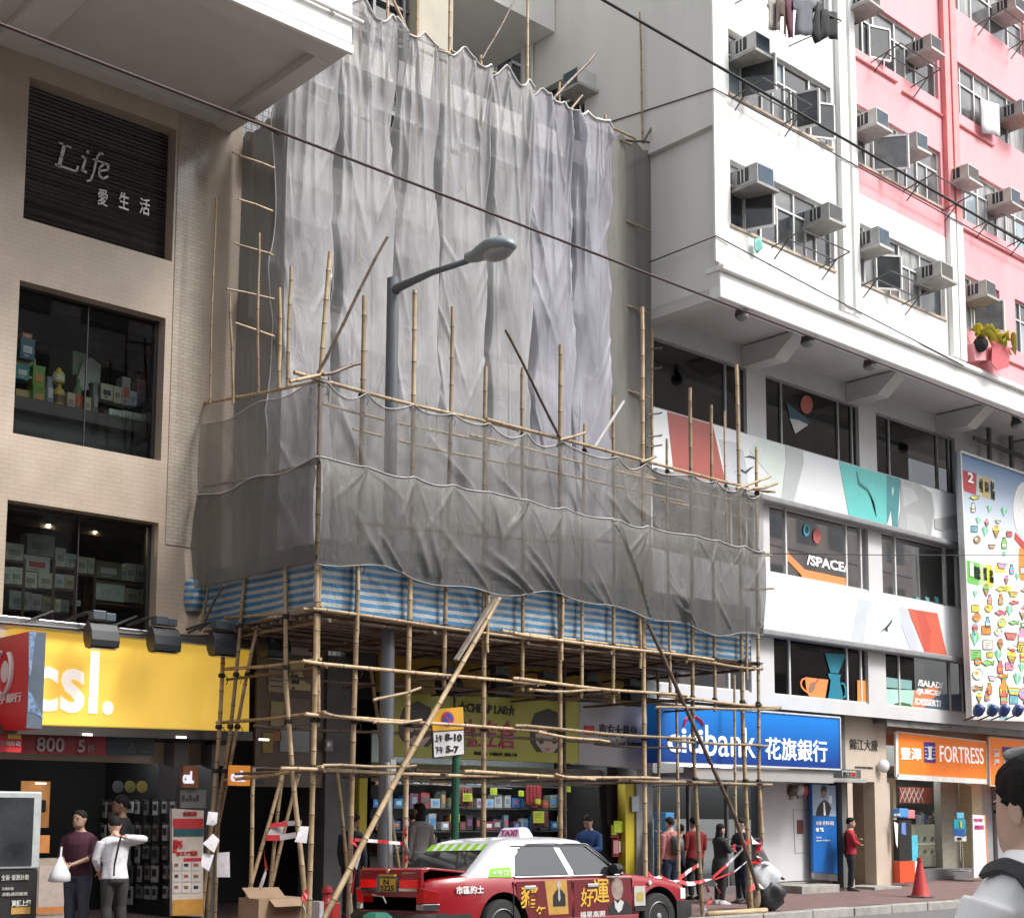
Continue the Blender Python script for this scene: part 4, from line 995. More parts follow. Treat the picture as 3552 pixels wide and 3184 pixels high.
def bamboo(parent, pts, r=.034, m=BAM, ties=(), name='pole', taper=.85, end=True):
 r *= .87; pts = [np.array(p, float) for p in pts]
 seg = [np.linalg.norm(b - a) for a, b in zip(pts, pts[1:])]; L_ = sum(seg)
 def at(t):
  s_ = t * L_
  for i, d in enumerate(seg):
   if s_ <= d or i == len(seg) - 1: return pts[i] + (pts[i + 1] - pts[i]) * min(1, s_ / d)
   s_ -= d
 mb = MB(); P = []; Rr = []; nodes = []
 step = rnd.uniform(.34, .5); t = rnd.uniform(.05, .3); wob = rnd.uniform(0, 6)
 P.append(at(0)); Rr.append(r)
 side = np.cross(pts[-1] - pts[0], (0, 1., 0.)); side /= np.linalg.norm(side) + 1e-9
 while t < L_ - .05:
  f = t / L_; rr = r * (1 - (1 - taper) * f)
  off = side * .012 * math.sin(f * 5 + wob)
  for d, k in ((-.03, 1), (-.008, 1.1), (0, 1.14), (.008, 1.1), (.03, 1)):
   P.append(at(min(1, max(0, (t + d) / L_))) + off); Rr.append(rr * k)
  nodes.append((at(f) + off, rr))
  t += step * rnd.uniform(.85, 1.15)
 P.append(at(1)); Rr.append(r * taper)
 mb.tube(P, Rr, 8)
 mb.cm = 1
 d = (pts[-1] - pts[0]); d /= np.linalg.norm(d)
 for c, rr in nodes: mb.tube([c - d * .006, c + d * .006], rr * 1.16, 8)
 o = mb.build(name, [m, BAMN], parent, smooth=True, autos=50)
 if ties:
  mb = MB()
  for c in ties:
   c = np.array(c, float)
   mb.tube([c - d * .03, c - d * .01, c + d * .01, c + d * .03], [r * 1.3, r * 1.5, r * 1.45, r * 1.3], 8)
   mb.tube([c + (r * 1.3, -r, 0), c + (r * 2, -r * 1.5, -.06), c + (r * 1.5, -r, -.13)], .006, 4)
  mb.build('lashing', TIE, o)
 return o
YS = 14.95
def hz(y0, y1):
 """height of a front rail read off the photo at both ends"""
 return y0, y1
HZ = [4.36, atY(900, 1340, YS)[2], atY(900, 1442, YS)[2], atY(900, 1529, YS)[2]]
ZTOP = 7.4; ZMID = 6.33
XC0, XC1 = 10.16, 19.2
def pole_front(top, bot, ground, r=.036, mid=None):
 a = atY(*top, YS); pts = [a] + [atY(*p, YS) for p in (mid or [])]
 b = atY(*bot, YS)
 if ground:
  x_ = b[0]; pts += [b] if b[2] > .4 else []
  pts.append(np.array((x_ + (b[0] - a[0]) * .02, YS, .15)))
 else: pts.append(b)
 xs_ = lambda z: np.interp(z, [p[2] for p in pts[::-1]], [p[0] for p in pts[::-1]])
 ties = [(xs_(z), YS, z) for z in HZ + [ZTOP - .05, ZMID, 5.05] if pts[-1][2] < z < a[2] - .05]
 bamboo(SC, pts[::-1], r, BAM, ties)
pole_front((655, 500), (612, 1783), True, .04, [(637, 739), (622, 1428)])
pole_front((634, 1118), (630, 1440), False, .032)
for t_, b_, g_, r_ in (((722, 587), (693, 1815), True, .042), ((822, 576), (804, 1700), True, .042), ((897, 609), (881, 1363), False, .036), ((963, 727), (957, 1680), True, .042), ((1036, 729), (1035, 1369), False, .034), ((1111, 684), (1110, 1700), True, .042), ((1159, 841), (1152, 1383), False, .032), ((1216, 785), (1216, 1394), False, .034), ((1273, 609), (1279, 1727), True, .042),
     ((1322, 870), (1328, 1380), False, .03), ((1368, 769), (1393, 1813), True, .04), ((1410, 803), (1417, 1410), False, .034), ((1436, 815), (1441, 1100), False, .022), ((1460, 723), (1490, 1795), True, .042)):
 pole_front(t_, b_, g_, r_, [(1373, 1458)] if t_[0] == 1368 else ([(1473, 1443)] if t_[0] == 1460 else None))
for x_ in (709, 967, 1114, 1268, 1478):                                  # doubled standards at the tarpaulin
 a = atY(x_, 1150, YS - .07); bamboo(SC, [(a[0], YS - .07, 4.05), (a[0] + .01, YS - .07, 5.3)], .03, BAM)
pole_front((1500, 887), (1511, 1659), False, .036, [(1504, 1551)])
# long rails along the front
def rail(z0, z1, x0=XC0 - .15, x1=XC1 + .5, y=YS - .065, r=.03, m=BAM, parent=None, brk=True, name='rail'):
 xs_ = [x0]
 if brk:
  x = x0 + rnd.uniform(3, 4)
  while x < x1 - 1.5: xs_.append(x); x += rnd.uniform(3, 4)
 xs_.append(x1)
 for k, (a, b) in enumerate(zip(xs_, xs_[1:])):
  f = lambda x: z0 + (z1 - z0) * (x - x0) / (x1 - x0)
  d = .04 if k % 2 else 0
  bamboo(parent or SC, [(a - (.35 if k else 0), y - d * .6, f(a) + d), ((a + b) / 2, y - d * .6, f((a + b) / 2) + d - .02), (b + (.3 if b < x1 else 0), y - d * .6, f(b) + d)], r, m, name=name)
def railP(p0, p1, y=YS - .065, **k): a = atY(*p0, y); b = atY(*p1, y); rail(a[2], b[2], a[0], b[0], y, **k)
railP((620, 1207), (1512, 1326)); railP((600, 1207), (1505, 1318), y=YS + .1)
railP((600, 1310), (1548, 1402)); railP((605, 1415), (1522, 1479)); railP((556, 1523), (1530, 1555))
for p0, p1 in (((1048, 1367), (1189, 1368)), ((1066, 1450), (1208, 1470)), ((740, 1388), (834, 1360 + 3)), ((740, 1432), (836, 1427)), ((640, 1517), (825, 1517)), ((1100, 1534), (1180, 1545)), ((1300, 1402), (1545, 1404)), ((640, 1412), (760, 1432))):
 railP(p0, p1, y=YS - .12, r=.026, brk=False)
railP((583, 738), (1468, 968), r=.034); railP((575, 757), (640, 742), y=YS - .1, brk=False); railP((640, 742), (714, 720), y=YS - .14, r=.03, m=BAMD, brk=False)
railP((1110, 872), (1160, 858), y=YS - .12, r=.026, brk=False); railP((1270, 916), (1300, 905), y=YS - .12, brk=False); railP((1460, 968), (1527, 945), y=YS - .1, brk=False); railP((1478, 972), (1541, 958), y=YS - .16, r=.034, brk=False); railP((1482, 968), (1536, 975), y=YS - .05, brk=False)
railP((1440, 1098), (1531, 1100), y=YS - .04, r=.026, brk=False); railP((1470, 1168), (1534, 1166), y=YS - .02, r=.026, brk=False); railP((700, 1037), (1500, 1102), y=YS + .05, r=.028); railP((640, 800), (1490, 1000), y=YS + .9, r=.026); railP((700, 850), (1490, 1030), y=16.5, r=.026)
# diagonals
D1 = [atY(989, 1184, YS - .12), atY(788, 1543, YS - .2), atY(645, 1815, YS - .3)]
e = D1[2] + (D1[2] - D1[1]) * .12
bamboo(SC, [np.array((e[0], e[1], max(e[2], .1))), D1[1], D1[0]], .046)
q = atY(905, 1312, YS - .16); q2 = atY(983, 1190, YS - .1)
mb = MB(); mb.beam(q + np.array((-.05, -.05, .02)), q2 + np.array((-.05, -.03, .02)), .07, .04); mb.build('plank', mat('grey_wood', (.30, .25, .21), .8, var=.25, scale=8, streak=True), SC)
D2 = [atY(1284, 1235, YS - .1), atY(1455, 1612, YS - .14), atY(1503, 1765, YS - .2)]
bamboo(SC, [D2[2], D2[1], D2[0]], .04, BAMD)
bamboo(SC, [atY(630, 740, YS - .1), atY(768, 470, YS - .75)], .026, BAMD); bamboo(SC, [atY(1112, 870, YS - .1), atY(1002, 655, YS - .75)], .026, BAMD)
mb = MB(); mb.tube([atY(1178, 887, YS), atY(1237, 795, YS - .2)], .022, 8); mb.build('plastic_pipe', cmat((.7, .7, .7)), SC)
bamboo(SC, [atY(1395, 1813, YS), atY(1470, 1680, 15.8)], .03) if False else None
# side face, running back to the wall
def side_pole(pts, r=.034, X=XC0, ground=False, par=SC, m=BAM):
 q = [atX(x, y, X) for x, y in pts]
 if ground: q.append(np.array((X, q[-1][1], .18)))
 bamboo(par, q[::-1], r, m, [(X, np.interp(z, [p[2] for p in q[::-1]], [p[1] for p in q[::-1]]), z) for z in HZ if q[-1][2] < z < q[0][2]])
side_pole([(565, 1118), (568, 1350), (583, 1557), (603, 1760)], .04, ground=True)
side_pole([(443, 1282), (433, 1453), (420, 1620), (402, 1800)], .04, XC0 - .05, True)
side_pole([(487, 1132), (470, 1320), (455, 1455), (418, 1690), (412, 1800)], .036, XC0 + .02, True)
side_pole([(511, 1240), (492, 1331), (468, 1455), (430, 1640)], .034, XC0 + .1, True)
side_pole([(403, 1090), (412, 1175), (398, 1240)], .026, XC0 + .05)
side_pole([(444, 1160), (412, 1215), (396, 1250)], .024, XC0 - .03, m=BAMD)
for p0, p1 in (((439, 1327), (636, 1306)), ((430, 1432), (645, 1411)), ((446, 1546), (640, 1519)), ((447, 1225), (640, 1203)), ((403, 800), (640, 753)), ((405, 965), (640, 915))):
 a = atX(*p0, XC0 + .04); b = atX(*p1, XC0 + .04); bamboo(SC, [a, (a + b) / 2 + (0, 0, -.02), b], .029)
for x0, y0, x1, y1 in ((557, 1540, 511, 1708), (592, 1538, 528, 1790), (503, 1536, 497, 1720), (560, 1545, 530, 1790), (668, 1536, 690, 1735), (736, 1340, 768, 1560)):
 a = atY(x0, y0, 16.6); b = atY(x1, y1, 16.6); d = (b - a) / (a[2] - b[2]); e = b + d * (b[2] - .2); bamboo(SC, [e, a, a + (a - b) * .08] , .034, BAM)
# posts in the second row and their rails
for x_ in (1304, 1342, 1120, 900, 760, 1456):
 a = atY(x_, 1400, 16.7); bamboo(SC, [(a[0], 16.7, .2), (a[0], 16.7, 4.4)], .032, BAMD if x_ < 1300 else BAM)
for z in (HZ[1], HZ[3] + .02, HZ[2]): rail(z, z, 10.3, 19.3, 16.62, .028, BAMD)
for x_ in (10.2, 12.2, 13.9, 15.6, 17.3, 19.1):
 for z in (HZ[1], HZ[3]): bamboo(SC, [(x_, YS - .2, z - .05), (x_, 17.2, z - .05)], .026, BAMD, name='rail')
# platform of poles and boards
for i in range(13): rail(4.30 + rnd.uniform(-.02, .03), 4.30 + rnd.uniform(-.02, .03), 10.15, 19.35 + rnd.uniform(-.3, .2), 15.1 + i * .23, .03, BAMD, brk=False, name='deck_pole')
mb = MB()
for i in range(15): mb.box(10.2 + i * .62 + .01, 10.2 + (i + 1) * .62 - .01, 15.0, 17.9, 4.36 + (i % 3) * .006, 4.385 + (i % 3) * .006)
mb.build('board', mat('deck_board', (.16, .11, .075), .8, var=.3, scale=6), SC)
for i in range(6): bamboo(SC, [(10.3 + i * 1.75, 14.85, 4.24), (10.3 + i * 1.75, 17.9, 4.24)], .032, BAMD, name='deck_pole')
# tall scaffold: standards and rails seen above and beside its nets
YT = 16.8
def tp(pts, Y=YT + .12, r=.032, m=BAM): bamboo(SC2, [atY(x, y, Y) for x, y in pts][::-1], r, m)
for x_, y0, y1 in ((716, -60, 900), (829, -60, 900), (893, -60, 900), (1047, -60, 900), (1109, 164, 900), (1200, 228, 900), (770, -30, 700), (953, 110, 900)):
 a = atY(x_, y0, YT + .15); bamboo(SC2, [(a[0] + .02, YT + .15, 5), a], .034)
tp([(779, 0), (812, 74)]); tp([(1021, 0), (956, 118)], r=.02, m=BAMD); tp([(1180, 107), (1098, 197)], r=.034, m=BAMD); tp([(1155, 190), (1127, 222)], Y=YT, r=.026)
tp([(1268, 25), (1275, 285)], Y=17.15, r=.026); tp([(1310, 212), (1277, 282)], Y=17.0, r=.024, m=BAMD)
for d in (0, .09):
 rail(14.2 - d, 14.16 - d, 10.7, 18.3, YT + .05 + d, .03, parent=SC2)
rail(14.25, 14.45, 18.2, 19.0, 17.05, .028, BAMD, SC2, False)
for z in (12.6, 11.0, 9.4, 7.9): rail(z, z, 10.7, 18.9, YT + .22, .026, BAM, SC2)
for p0, p1 in (((461, 302), (544, 334)), ((472, 395), (540, 419)), ((464, 481), (541, 507)), ((449, 573), (543, 593)), ((466, 640), (543, 667))):
 tp([p0, p1], Y=YT - .02, r=.02)
for pts, Y_, r_ in (([(428, 393), (416, 800)], 17.6, .018), ([(456, 583), (462, 800)], 17.0, .024), ([(514, 462), (511, 780)], 16.3, .024), ([(554, 571), (554, 770)], 16.0, .034), ([(577, 528), (570, 765)], 15.6, .03), ([(1293, 655), (1293, 905)], 17.0, .03)):
 tp(pts, Y_, r_)
for y_ in (690, 728, 818, 862, 882): tp([(1284, y_ + 4), (1312, y_)], 16.95, .02, BAMD)
q = atY(475, 223, YT - .5); tp([(472, 222), (556, 266)], YT - .6, .03, BAMD); tp([(505, 238), (552, 262)], YT - .65, .026)
# ------------------------------------------------------------------ nets
NETT = net_mat('tall_net', (.50, .50, .515), .50, .93, 2.2)
NETV = net_mat('tall_net_lilac', (.48, .48, .545), .54, .93, 2.2)
NETL = net_mat('lower_net', (.225, .217, .205), .40, .70, 2.6)
NETD = net_mat('lower_net_dense', (.165, .159, .15), .72, .90, 2.6)
NETB = net_mat('brown_net', (.25, .24, .22), .86, .95, 2.2)
def nz(a, b):
 return sum(np.sin(a * k * 1.3 + b * k * .7 + s_) / k for k, s_ in ((1, .3), (2.1, 1.7), (4.3, 4.1))) / 1.6
def edge_hem(name, pts, r, m, parent): mb = MB(); mb.tube(pts, r, 6, flat=.6); return mb.build(name, m, parent, smooth=True)
HEM = mat('net_hem', (.62, .62, .62), .7, var=.15, scale=10)
HEMG = mat('net_hem_grey', (.36, .36, .36), .7, var=.2)
def crease(X, Z, L):
 """sharp tension folds along lines (x0, z0, x1, z1, width, height), strongest at the tied end"""
 D_ = np.zeros_like(X)
 for x0, z0, x1, z1, w_, h_ in L:
  dx, dz = x1 - x0, z1 - z0; l2 = dx * dx + dz * dz
  t = ((X - x0) * dx + (Z - z0) * dz) / l2; tc = np.clip(t, 0, 1)
  d_ = np.hypot(X - x0 - tc * dx, Z - z0 - tc * dz); wv = w_ * (.35 + .9 * tc)
  D_ += h_ * np.exp(-np.abs(d_ / wv) ** 1.4) * (1 - tc) ** .6 * np.clip(.25 + tc * 6, 0, 1)
 return D_
def ngrid(fn, nu, nv):
 V, U = np.meshgrid(np.linspace(0, 1, nv + 1), np.linspace(0, 1, nu + 1), indexing='ij')
 P_ = np.stack(fn(U, V), -1)
 mb = MB(); mb.add(P_.reshape(-1, 3), [(j * (nu + 1) + i, j * (nu + 1) + i + 1, (j + 1) * (nu + 1) + i + 1, (j + 1) * (nu + 1) + i) for j in range(nv) for i in range(nu)]); return mb, P_
NG = 'nets on the tall scaffold'
seams = [10.64] + [px(x, 480, YT) for x in (665, 778, 868, 968, 1052, 1135, 1213)]
names = ['leftmost tall grey net sheet beside the beige wall', 'second tall net sheet from the left, running up to the overhang corner', 'third tall net sheet from the left, behind the street lamp', 'fourth tall net sheet from the left, behind the lamp arm', 'middle right tall net sheet, behind the dark leaning pole', 'lilac grey tall net sheet, second from the brown edge strip', 'lilac grey tall net sheet next to the brown edge strip']
for i, (a, b) in enumerate(zip(seams, seams[1:])):
 r_ = random.Random(40 + i); ph = r_.uniform(0, 6); w_ = b - a; top0 = 14.28
 L = []
 for k in range(13):                                                   # folds hanging from the rail
  xt = a + w_ * r_.choice((.03, .06, .35, .62, .94, .97)); L.append((xt + r_.uniform(-.06, .06), top0 - .05, np.clip(xt + r_.uniform(-.5, .5), a + .05, b - .05), top0 - r_.uniform(1.5, 4.6), r_.uniform(.03, .06), -r_.uniform(.03, .095)))
 for k in range(10):                                                   # folds running off the side ties
  zt = r_.uniform(6, 12.5); s_ = r_.random() < .5; L.append(((a if s_ else b), zt, a + w_ * r_.uniform(.3, .7), zt - r_.uniform(.8, 2.6), r_.uniform(.03, .07), -r_.uniform(.025, .07)))
 for k in range(9): xt = a + w_ * r_.random(); zt = r_.uniform(6.5, 11.5); L.append((xt, zt, xt + r_.uniform(-.15, .15), zt - r_.uniform(1, 3), r_.uniform(.02, .05), r_.uniform(-.03, .02)))
 pz = [r_.uniform(1.2, 2.1) for _ in range(2)]
 def fn(U, V):
  top = top0 - (.17 * np.abs(np.sin(math.pi * (U * 2 + ph))) + .06 * np.sin(9 * U + ph))
  Z = 4.9 + (top - 4.9) * V
  tl_ = np.abs(np.sin((Z - 5) * pz[0] + ph)) ** .8; tr_ = np.abs(np.sin((Z - 5) * pz[1] + ph * 2)) ** .8
  xa = a - .12 + .11 * tl_ * (1 + .4 * np.sin(Z * 1.3 + ph)); xb = b + .12 - .11 * tr_ * (1 + .4 * np.sin(Z * 1.7))
  X = xa + (xb - xa) * U
  bulge = .13 * np.sin(math.pi * U) ** .8 * (.75 + .25 * np.sin(Z * .8 + ph)) + .05 * np.sin(Z * .55 + i * 1.9)
  Y = YT - bulge - .022 * nz(X * 1.4 + ph, Z * .5) + crease(X, Z, L) + np.where(np.minimum(U, 1 - U) < .08, (.08 - np.minimum(U, 1 - U)) * (1.6 + .8 * np.sin(Z * 2 + ph)), 0)
  return X, Y, Z
 mb, P_ = ngrid(fn, 90, 170)
 o = tag(mb.build('net_sheet', NETV if i >= 5 else NETT, smooth=True), names[i], 'net', NG)
 edge_hem('hem', P_[-1, ::3] - (0, .015, 0), .026, HEM, o)
 for c_ in (0, -1): edge_hem('seam', P_[::3, c_] - (0, .015, 0), .012, HEM, o)
def fn(U, V):
 X = seams[-1] - .05 + (19.02 - seams[-1] + .05) * U; Z = 4.9 + (14.2 + .2 * U - .12 * np.sin(U * 9) ** 2 - 4.9) * V
 return X, YT + .05 + .3 * U - .05 * nz(X * 4, Z * .3) - .03 * (1 - np.abs(np.sin(X * 9))) ** 2, Z
tag(ngrid(fn, 24, 70)[0].build('net_sheet', NETB, smooth=True), 'brown grey net strip hanging against the white side wall', 'net', NG)
def fn(U, V):
 Y = YT - .1 + (YF - .05 - YT) * U; Z = 4.9 + 7.2 * V
 return 10.66 - .04 * nz(Y * 3, Z * .2) - .04 * (1 - np.abs(np.sin(Y * 7 + .3 * np.sin(Z)))) ** 2, Y, Z - .1 * np.abs(np.sin(U * 7)) * V
tag(ngrid(fn, 30, 70)[0].build('net_sheet', NETB, smooth=True), 'dark net on the left end of the tall scaffold', 'net', NG)
# lower nets
poles_x = np.array([px(x, 1000, YS) for x in (637, 716, 812, 890, 961, 1036, 1108, 1216, 1272, 1367, 1411, 1463, 1503)])
def sagtop(X):
 k = np.clip(np.searchsorted(poles_x, X) - 1, 0, len(poles_x) - 2); t = np.clip((X - poles_x[k]) / (poles_x[k + 1] - poles_x[k]), 0, 1); return 4 * t * (1 - t)
def seamx(Z): return np.interp(Z, [4.7, 6.33, 7.4], [px(1290, 1250, YS), px(1205, 1040, YS), px(1118, 885, YS)])
XE = px(1505, 1100, YS)
def front_net(x0f, x1f, z0, z1, m, lb, bulge, dy, nu, nv, seed, nc, hang):
 r_ = random.Random(seed); low = z0 < 5.5; L = []
 xa, xb = float(x0f(6.3)), float(x1f(6.3))
 for x in poles_x:                                                     # folds fanning from each tie
  if xa - .1 <= x <= xb + .1:
   for k in range(nc): L.append((x, z1 - .02, x + r_.uniform(-1, 1) * (.9 if low else .6), z1 - (z1 - z0) * r_.uniform(.35, 1), r_.uniform(.02, .05), -r_.uniform(.008, .034) * (1 if low else .6)))
 for k in range(hang): x = r_.uniform(xa, xb); L.append((x, z0, x - r_.uniform(.1, 1.1), z0 + r_.uniform(.3, .9), r_.uniform(.03, .06), -r_.uniform(.03, .08)))
 ph = r_.uniform(0, 6)
 def fn(U, V):
  Zq = z0 + (z1 - z0) * V; x0 = x0f(Zq); X = x0 + (x1f(Zq) - x0) * U; sg = sagtop(X)
  top = z1 - (.10 if not low else .05) * sg * (1 + .5 * np.sin(X * 2.1 + ph)); bot = z0 + (.06 * np.sin(X * 1.7 + ph) + .04 * np.sin(X * 4.1) if low else -.03 * sg)
  Z = bot + (top - bot) * V
  Y = YS - .075 + dy - bulge * np.sin(math.pi * (1 - V) ** .75) * (.75 + .25 * np.sin(X * 1.3 + ph)) + (.035 if not low else -.03) * sg - .012 * nz(X * 1.6, Z * 1.2) + crease(X, Z, L)
  return X, Y, Z
 mb, P_ = ngrid(fn, nu, nv); o = tag(mb.build('net_sheet', m, smooth=True), lb, 'net', 'nets around the platform')
 edge_hem('hem', P_[-1, ::2] - (0, .012, 0), .014, HEM, o)
 if low: edge_hem('hem', P_[0, ::2] - (0, .01, 0), .012, HEMG, o)
c0 = lambda Z: XC0 - .085 + 0 * Z
front_net(c0, lambda Z: seamx(Z) + .02, 6.30, 7.38, NETL, 'see-through upper net sheet on the left part of the platform front', .02, 0, 200, 40, 5, 4, 6)
front_net(lambda Z: seamx(Z) - .02, lambda Z: XE + 0 * Z, 6.28, 7.36, NETL, 'see-through upper net sheet right of the diagonal seam', .02, -.012, 120, 40, 6, 4, 4)
front_net(c0, lambda Z: seamx(Z) + .03, 4.95, 6.36, NETD, 'dense wrinkled lower net sheet bulging under the left upper net', .13, -.02, 240, 60, 7, 4, 16)
front_net(lambda Z: seamx(Z) - .03, lambda Z: XE - .02 - .06 * (6.3 - Z), 4.82, 6.34, NETD, 'dense lower net sheet right of the diagonal seam', .10, -.035, 160, 60, 8, 4, 12)
def side_net(z0, z1, m, lb, dx, b_, seed):
 r_ = random.Random(seed); L = [(y, z1, y + r_.uniform(-.8, .8), z0 + r_.uniform(0, .6), .04, -r_.uniform(.01, .035)) for y in (YS, YS, YS, 16.2, 17.4) for _ in range(3)]
 def fn(U, V):
  Y = YS - .10 + (18.05 - YS) * U; Z = z0 + (z1 - z0) * V - .08 * np.sin(math.pi * U * 2) ** 2 * (V * 1.2 - .2)
  return XC0 - .075 + dx - b_ * np.sin(math.pi * V) - .012 * nz(Y * 2, Z) + crease(Y, Z, L), Y, Z
 mb, P_ = ngrid(fn, 80, 40); o = tag(mb.build('net_sheet', m, smooth=True), lb, 'net', 'nets around the platform')
 edge_hem('hem', P_[-1, ::2] - (.012, 0, 0), .012, HEM, o)
side_net(6.3, 7.42, NETL, 'see-through upper net on the left end of the platform', 0, .02, 1)
side_net(4.98, 6.36, NETD, 'dense lower net on the left end of the platform', -.02, .06, 2)
tag(ngrid(lambda U, V: (XE + .02 * np.sin(V * 9), YS + 2.2 * U, 4.85 + 2.5 * V), 12, 30)[0].build('net_sheet', NETL, smooth=True), 'net on the right end of the platform, seen edge on', 'net', 'nets around the platform')
# striped tarpaulins under the nets
TARP = stripe_mat('striped_tarp', (.05, .16, .30), (.33, .35, .35), 9.5, .25)
def tarp(lb, fn, nu, nv):
 mb = MB(); mb.grid(fn, nu, nv); return tag(mb.build('tarpaulin', TARP, smooth=True, origin=(0, 0, 0)), lb, 'tarpaulin', 'blue and white striped tarpaulins')
tarp('long blue and white striped tarpaulin along the platform front', lambda u, v: (XC0 + .02 + (XC1 - XC0) * u, YS + .1 + .02 * nz(u * 40, v * 3) - .03 * (1 - abs(math.sin(u * 19 + v * 2))) ** 6, 4.40 + .95 * v), 160, 18)
tarp('short blue and white striped tarpaulin on the left end of the platform', lambda u, v: (XC0 + .08 + .03 * nz(u * 12, v * 3), YS + .1 + 2.9 * u, 4.42 + .85 * v + .03 * math.sin(u * 7)), 60, 16)
q = atX(394, 1190, XC0 + .05)
mb = MB(); mb.lathe((XC0 - .05, q[1] + .02, 4.62), [(.02, 0), (.13, .03), (.17, .2), (.16, .45), (.08, .55), (.02, .57)], 12); tag(mb.build('tarpaulin', TARP, smooth=True, origin=(0, 0, 0)), 'rolled end of striped tarpaulin against the beige wall', 'tarpaulin', 'blue and white striped tarpaulins')
# ================================================================== signs and shops
def smat(name, c, emit=0., rough=.4, var=.05, scale=2): return mat(name, c, rough, var=var, scale=scale, emit=emit)
def sign(name, label, cat, rects_or_poly, Y, depth, m, group=None):
 mb = MB(); mb.prism(P2(rects_or_poly, Y), Y, Y + depth); return tag(mb.build(name, m, bevel=.006), label, cat, group)
def ptext(mb, s, x0, y0, x1, y1, Y, bold=.0, depth=.012, slant=0., sp=1.):
 """lettering in a photo rectangle on wall plane Y"""
 a = atY(x0, (y0 + y1) / 2, Y); b = atY(x1, (y0 + y1) / 2, Y); t = atY((x0 + x1) / 2, y0, Y); u = atY((x0 + x1) / 2, y1, Y)
 text(mb, s, a[0], b[0], u[2], t[2], Y, depth, bold, slant, sp)
def pbox(mb, x0, y0, x1, y1, Y, d):
 a = atY(x0, (y0 + y1) / 2, Y); b = atY(x1, (y0 + y1) / 2, Y); t = atY((x0 + x1) / 2, y0, Y); u = atY((x0 + x1) / 2, y1, Y)
 mb.box(a[0], b[0], Y - d, Y, u[2], t[2]); return mb
INK = smat('black_ink', (.02, .02, .02), var=0); WHITEF = MATS['white_film']; REDF = smat('red_film', (.55, .03, .04), var=.03); GOLD = smat('gold_film', (.75, .45, .06), var=.05)
# ---- csl shop sign
YS1 = 17.5
cs = thing('shop_sign', 'long yellow backlit sign with white letters over the phone shop', 'sign', (9, YS1, 2.9))
mb = MB(); mb.prism(P2([(29, 1245), (436, 1284), (436, 1446), (29, 1434)], YS1), YS1, YS1 + .3); mb.build('panel', smat('yellow_lit', (.82, .52, .08), .34, .35, .04, .7), cs)
mb = MB(); mb.prism(P2([(437, 1284), (496, 1290), (494, 1450), (437, 1447)], YS1), YS1 + .01, YS1 + .3); mb.build('end_panel', smat('yellow_lit_end', (.80, .50, .05), .24, .35, .04, .7), cs)
mb = MB(); ptext(mb, 'csl.', 58, 1287, 226, 1413, YS1 - .004, .02, .012); mb.build('lettering', smat('white_lit', (.9, .85, .78), .3, .4, 0), cs)
mb = MB(); mb.prism(P2([(-60, 1213), (500, 1272), (500, 1289), (-60, 1233)], YS1 - .06), YS1 - .1, YS1 + .3); mb.build('top_rail', STEEL, cs, bevel=.01)
mb = MB(); mb.prism(P2([(-60, 1434), (500, 1450), (500, 1468), (-60, 1452)], YS1 - .02), YS1 - .04, YS1 + .5); mb.build('bottom_rail', smat('dark_rail', (.06, .055, .05), rough=.3), cs)
for x_ in (172, 358, 522):
 mb = MB(); pbox(mb, x_ - 9, 1449 + x_ * .028, x_ + 10, 1453 + x_ * .028, YS1 - .05, .02); mb.build('downlight', smat('white_glow', (1, .9, .8), 1.5, var=0), cs)
# floodlights on arms
fl = thing('floodlight', 'x', 'floodlight', (0, 0, 0), group='black floodlights over the shop signs')
FLM = smat('floodlight_black', (.03, .035, .04), rough=.35, var=.1)
mb = MB(); prof = [(0, .0), (.10, .05), (.17, .16), (.20, .30), (.18, .40), (-.02, .42), (-.10, .30), (-.12, .12)]
n = len(prof); mb.add([(-.23, -a, -b) for a, b in prof] + [(.23, -a, -b) for a, b in prof], [tuple(range(n)), tuple(range(2 * n - 1, n - 1, -1))] + [(i, (i + 1) % n, (i + 1) % n + n, i + n) for i in range(n)])
mb.build('housing', FLM, fl, bevel=.012)
mb = MB(); mb.box(-.19, .02, -.14, .04, .01, .15); mb.box(.04, .2, -.1, .04, .01, .13); mb.build('gear_box', smat('gear_grey', (.07, .085, .10), rough=.4), fl, bevel=.01)
mb = MB(); mb.box(-.2, .2, -.17, .0, -.432, -.424); mb.build('lens', smat('lamp_glass', (.12, .12, .12), rough=.1), fl)
mb = MB(); mb.tube([(.0, 0, .1), (-.1, .3, .16), (-.15, .9, .1)], .025, 6); mb.build('arm', DARKW, fl)
for i, ((x, y), d) in enumerate((((200, 1232), 'over the letter l of the yellow sign'), ((323, 1242), 'over the middle of the yellow sign'), ((441, 1251), 'over the right end of the yellow sign, by the first leaning pole'), ((543, 1256), 'in the shade of the platform, past the end of the yellow sign'))):
 q = atY(x, y, 17.05); lb = 'black floodlight ' + d
 if i == 0: fl.location = q; fl.scale = (.86, .86, .86); fl['label'] = lb
 else: copy_thing(fl, q, lb)
mb = MB(); a = atY(-20, 1232, 17.2); b = atY(520, 1262, 17.2); mb.tube([a, (a + b) / 2 - (0, 0, .06), b], .022, 6)
for k in range(3): mb.tube([a + (b - a) * (.1 + .3 * k), a + (b - a) * (.24 + .3 * k) + (0, .3, .22)], .018, 6)
tag(mb.build('sign_truss', DARKW), 'thin black truss rod running along the top of the yellow sign', 'truss')
# floodlights over the green shop sign
for i, (x, y) in enumerate(((888, 1318 + 18), (988, 1330 + 8), (1082, 1338 + 8), (1168, 1350), (1252, 1360), (1018, 1338))[:5]):
 q = atY(x, y, 17.1); copy_thing(fl, q, 'black floodlight above the green shop sign, %s from the left' % ('first', 'second', 'third', 'fourth', 'fifth')[i])
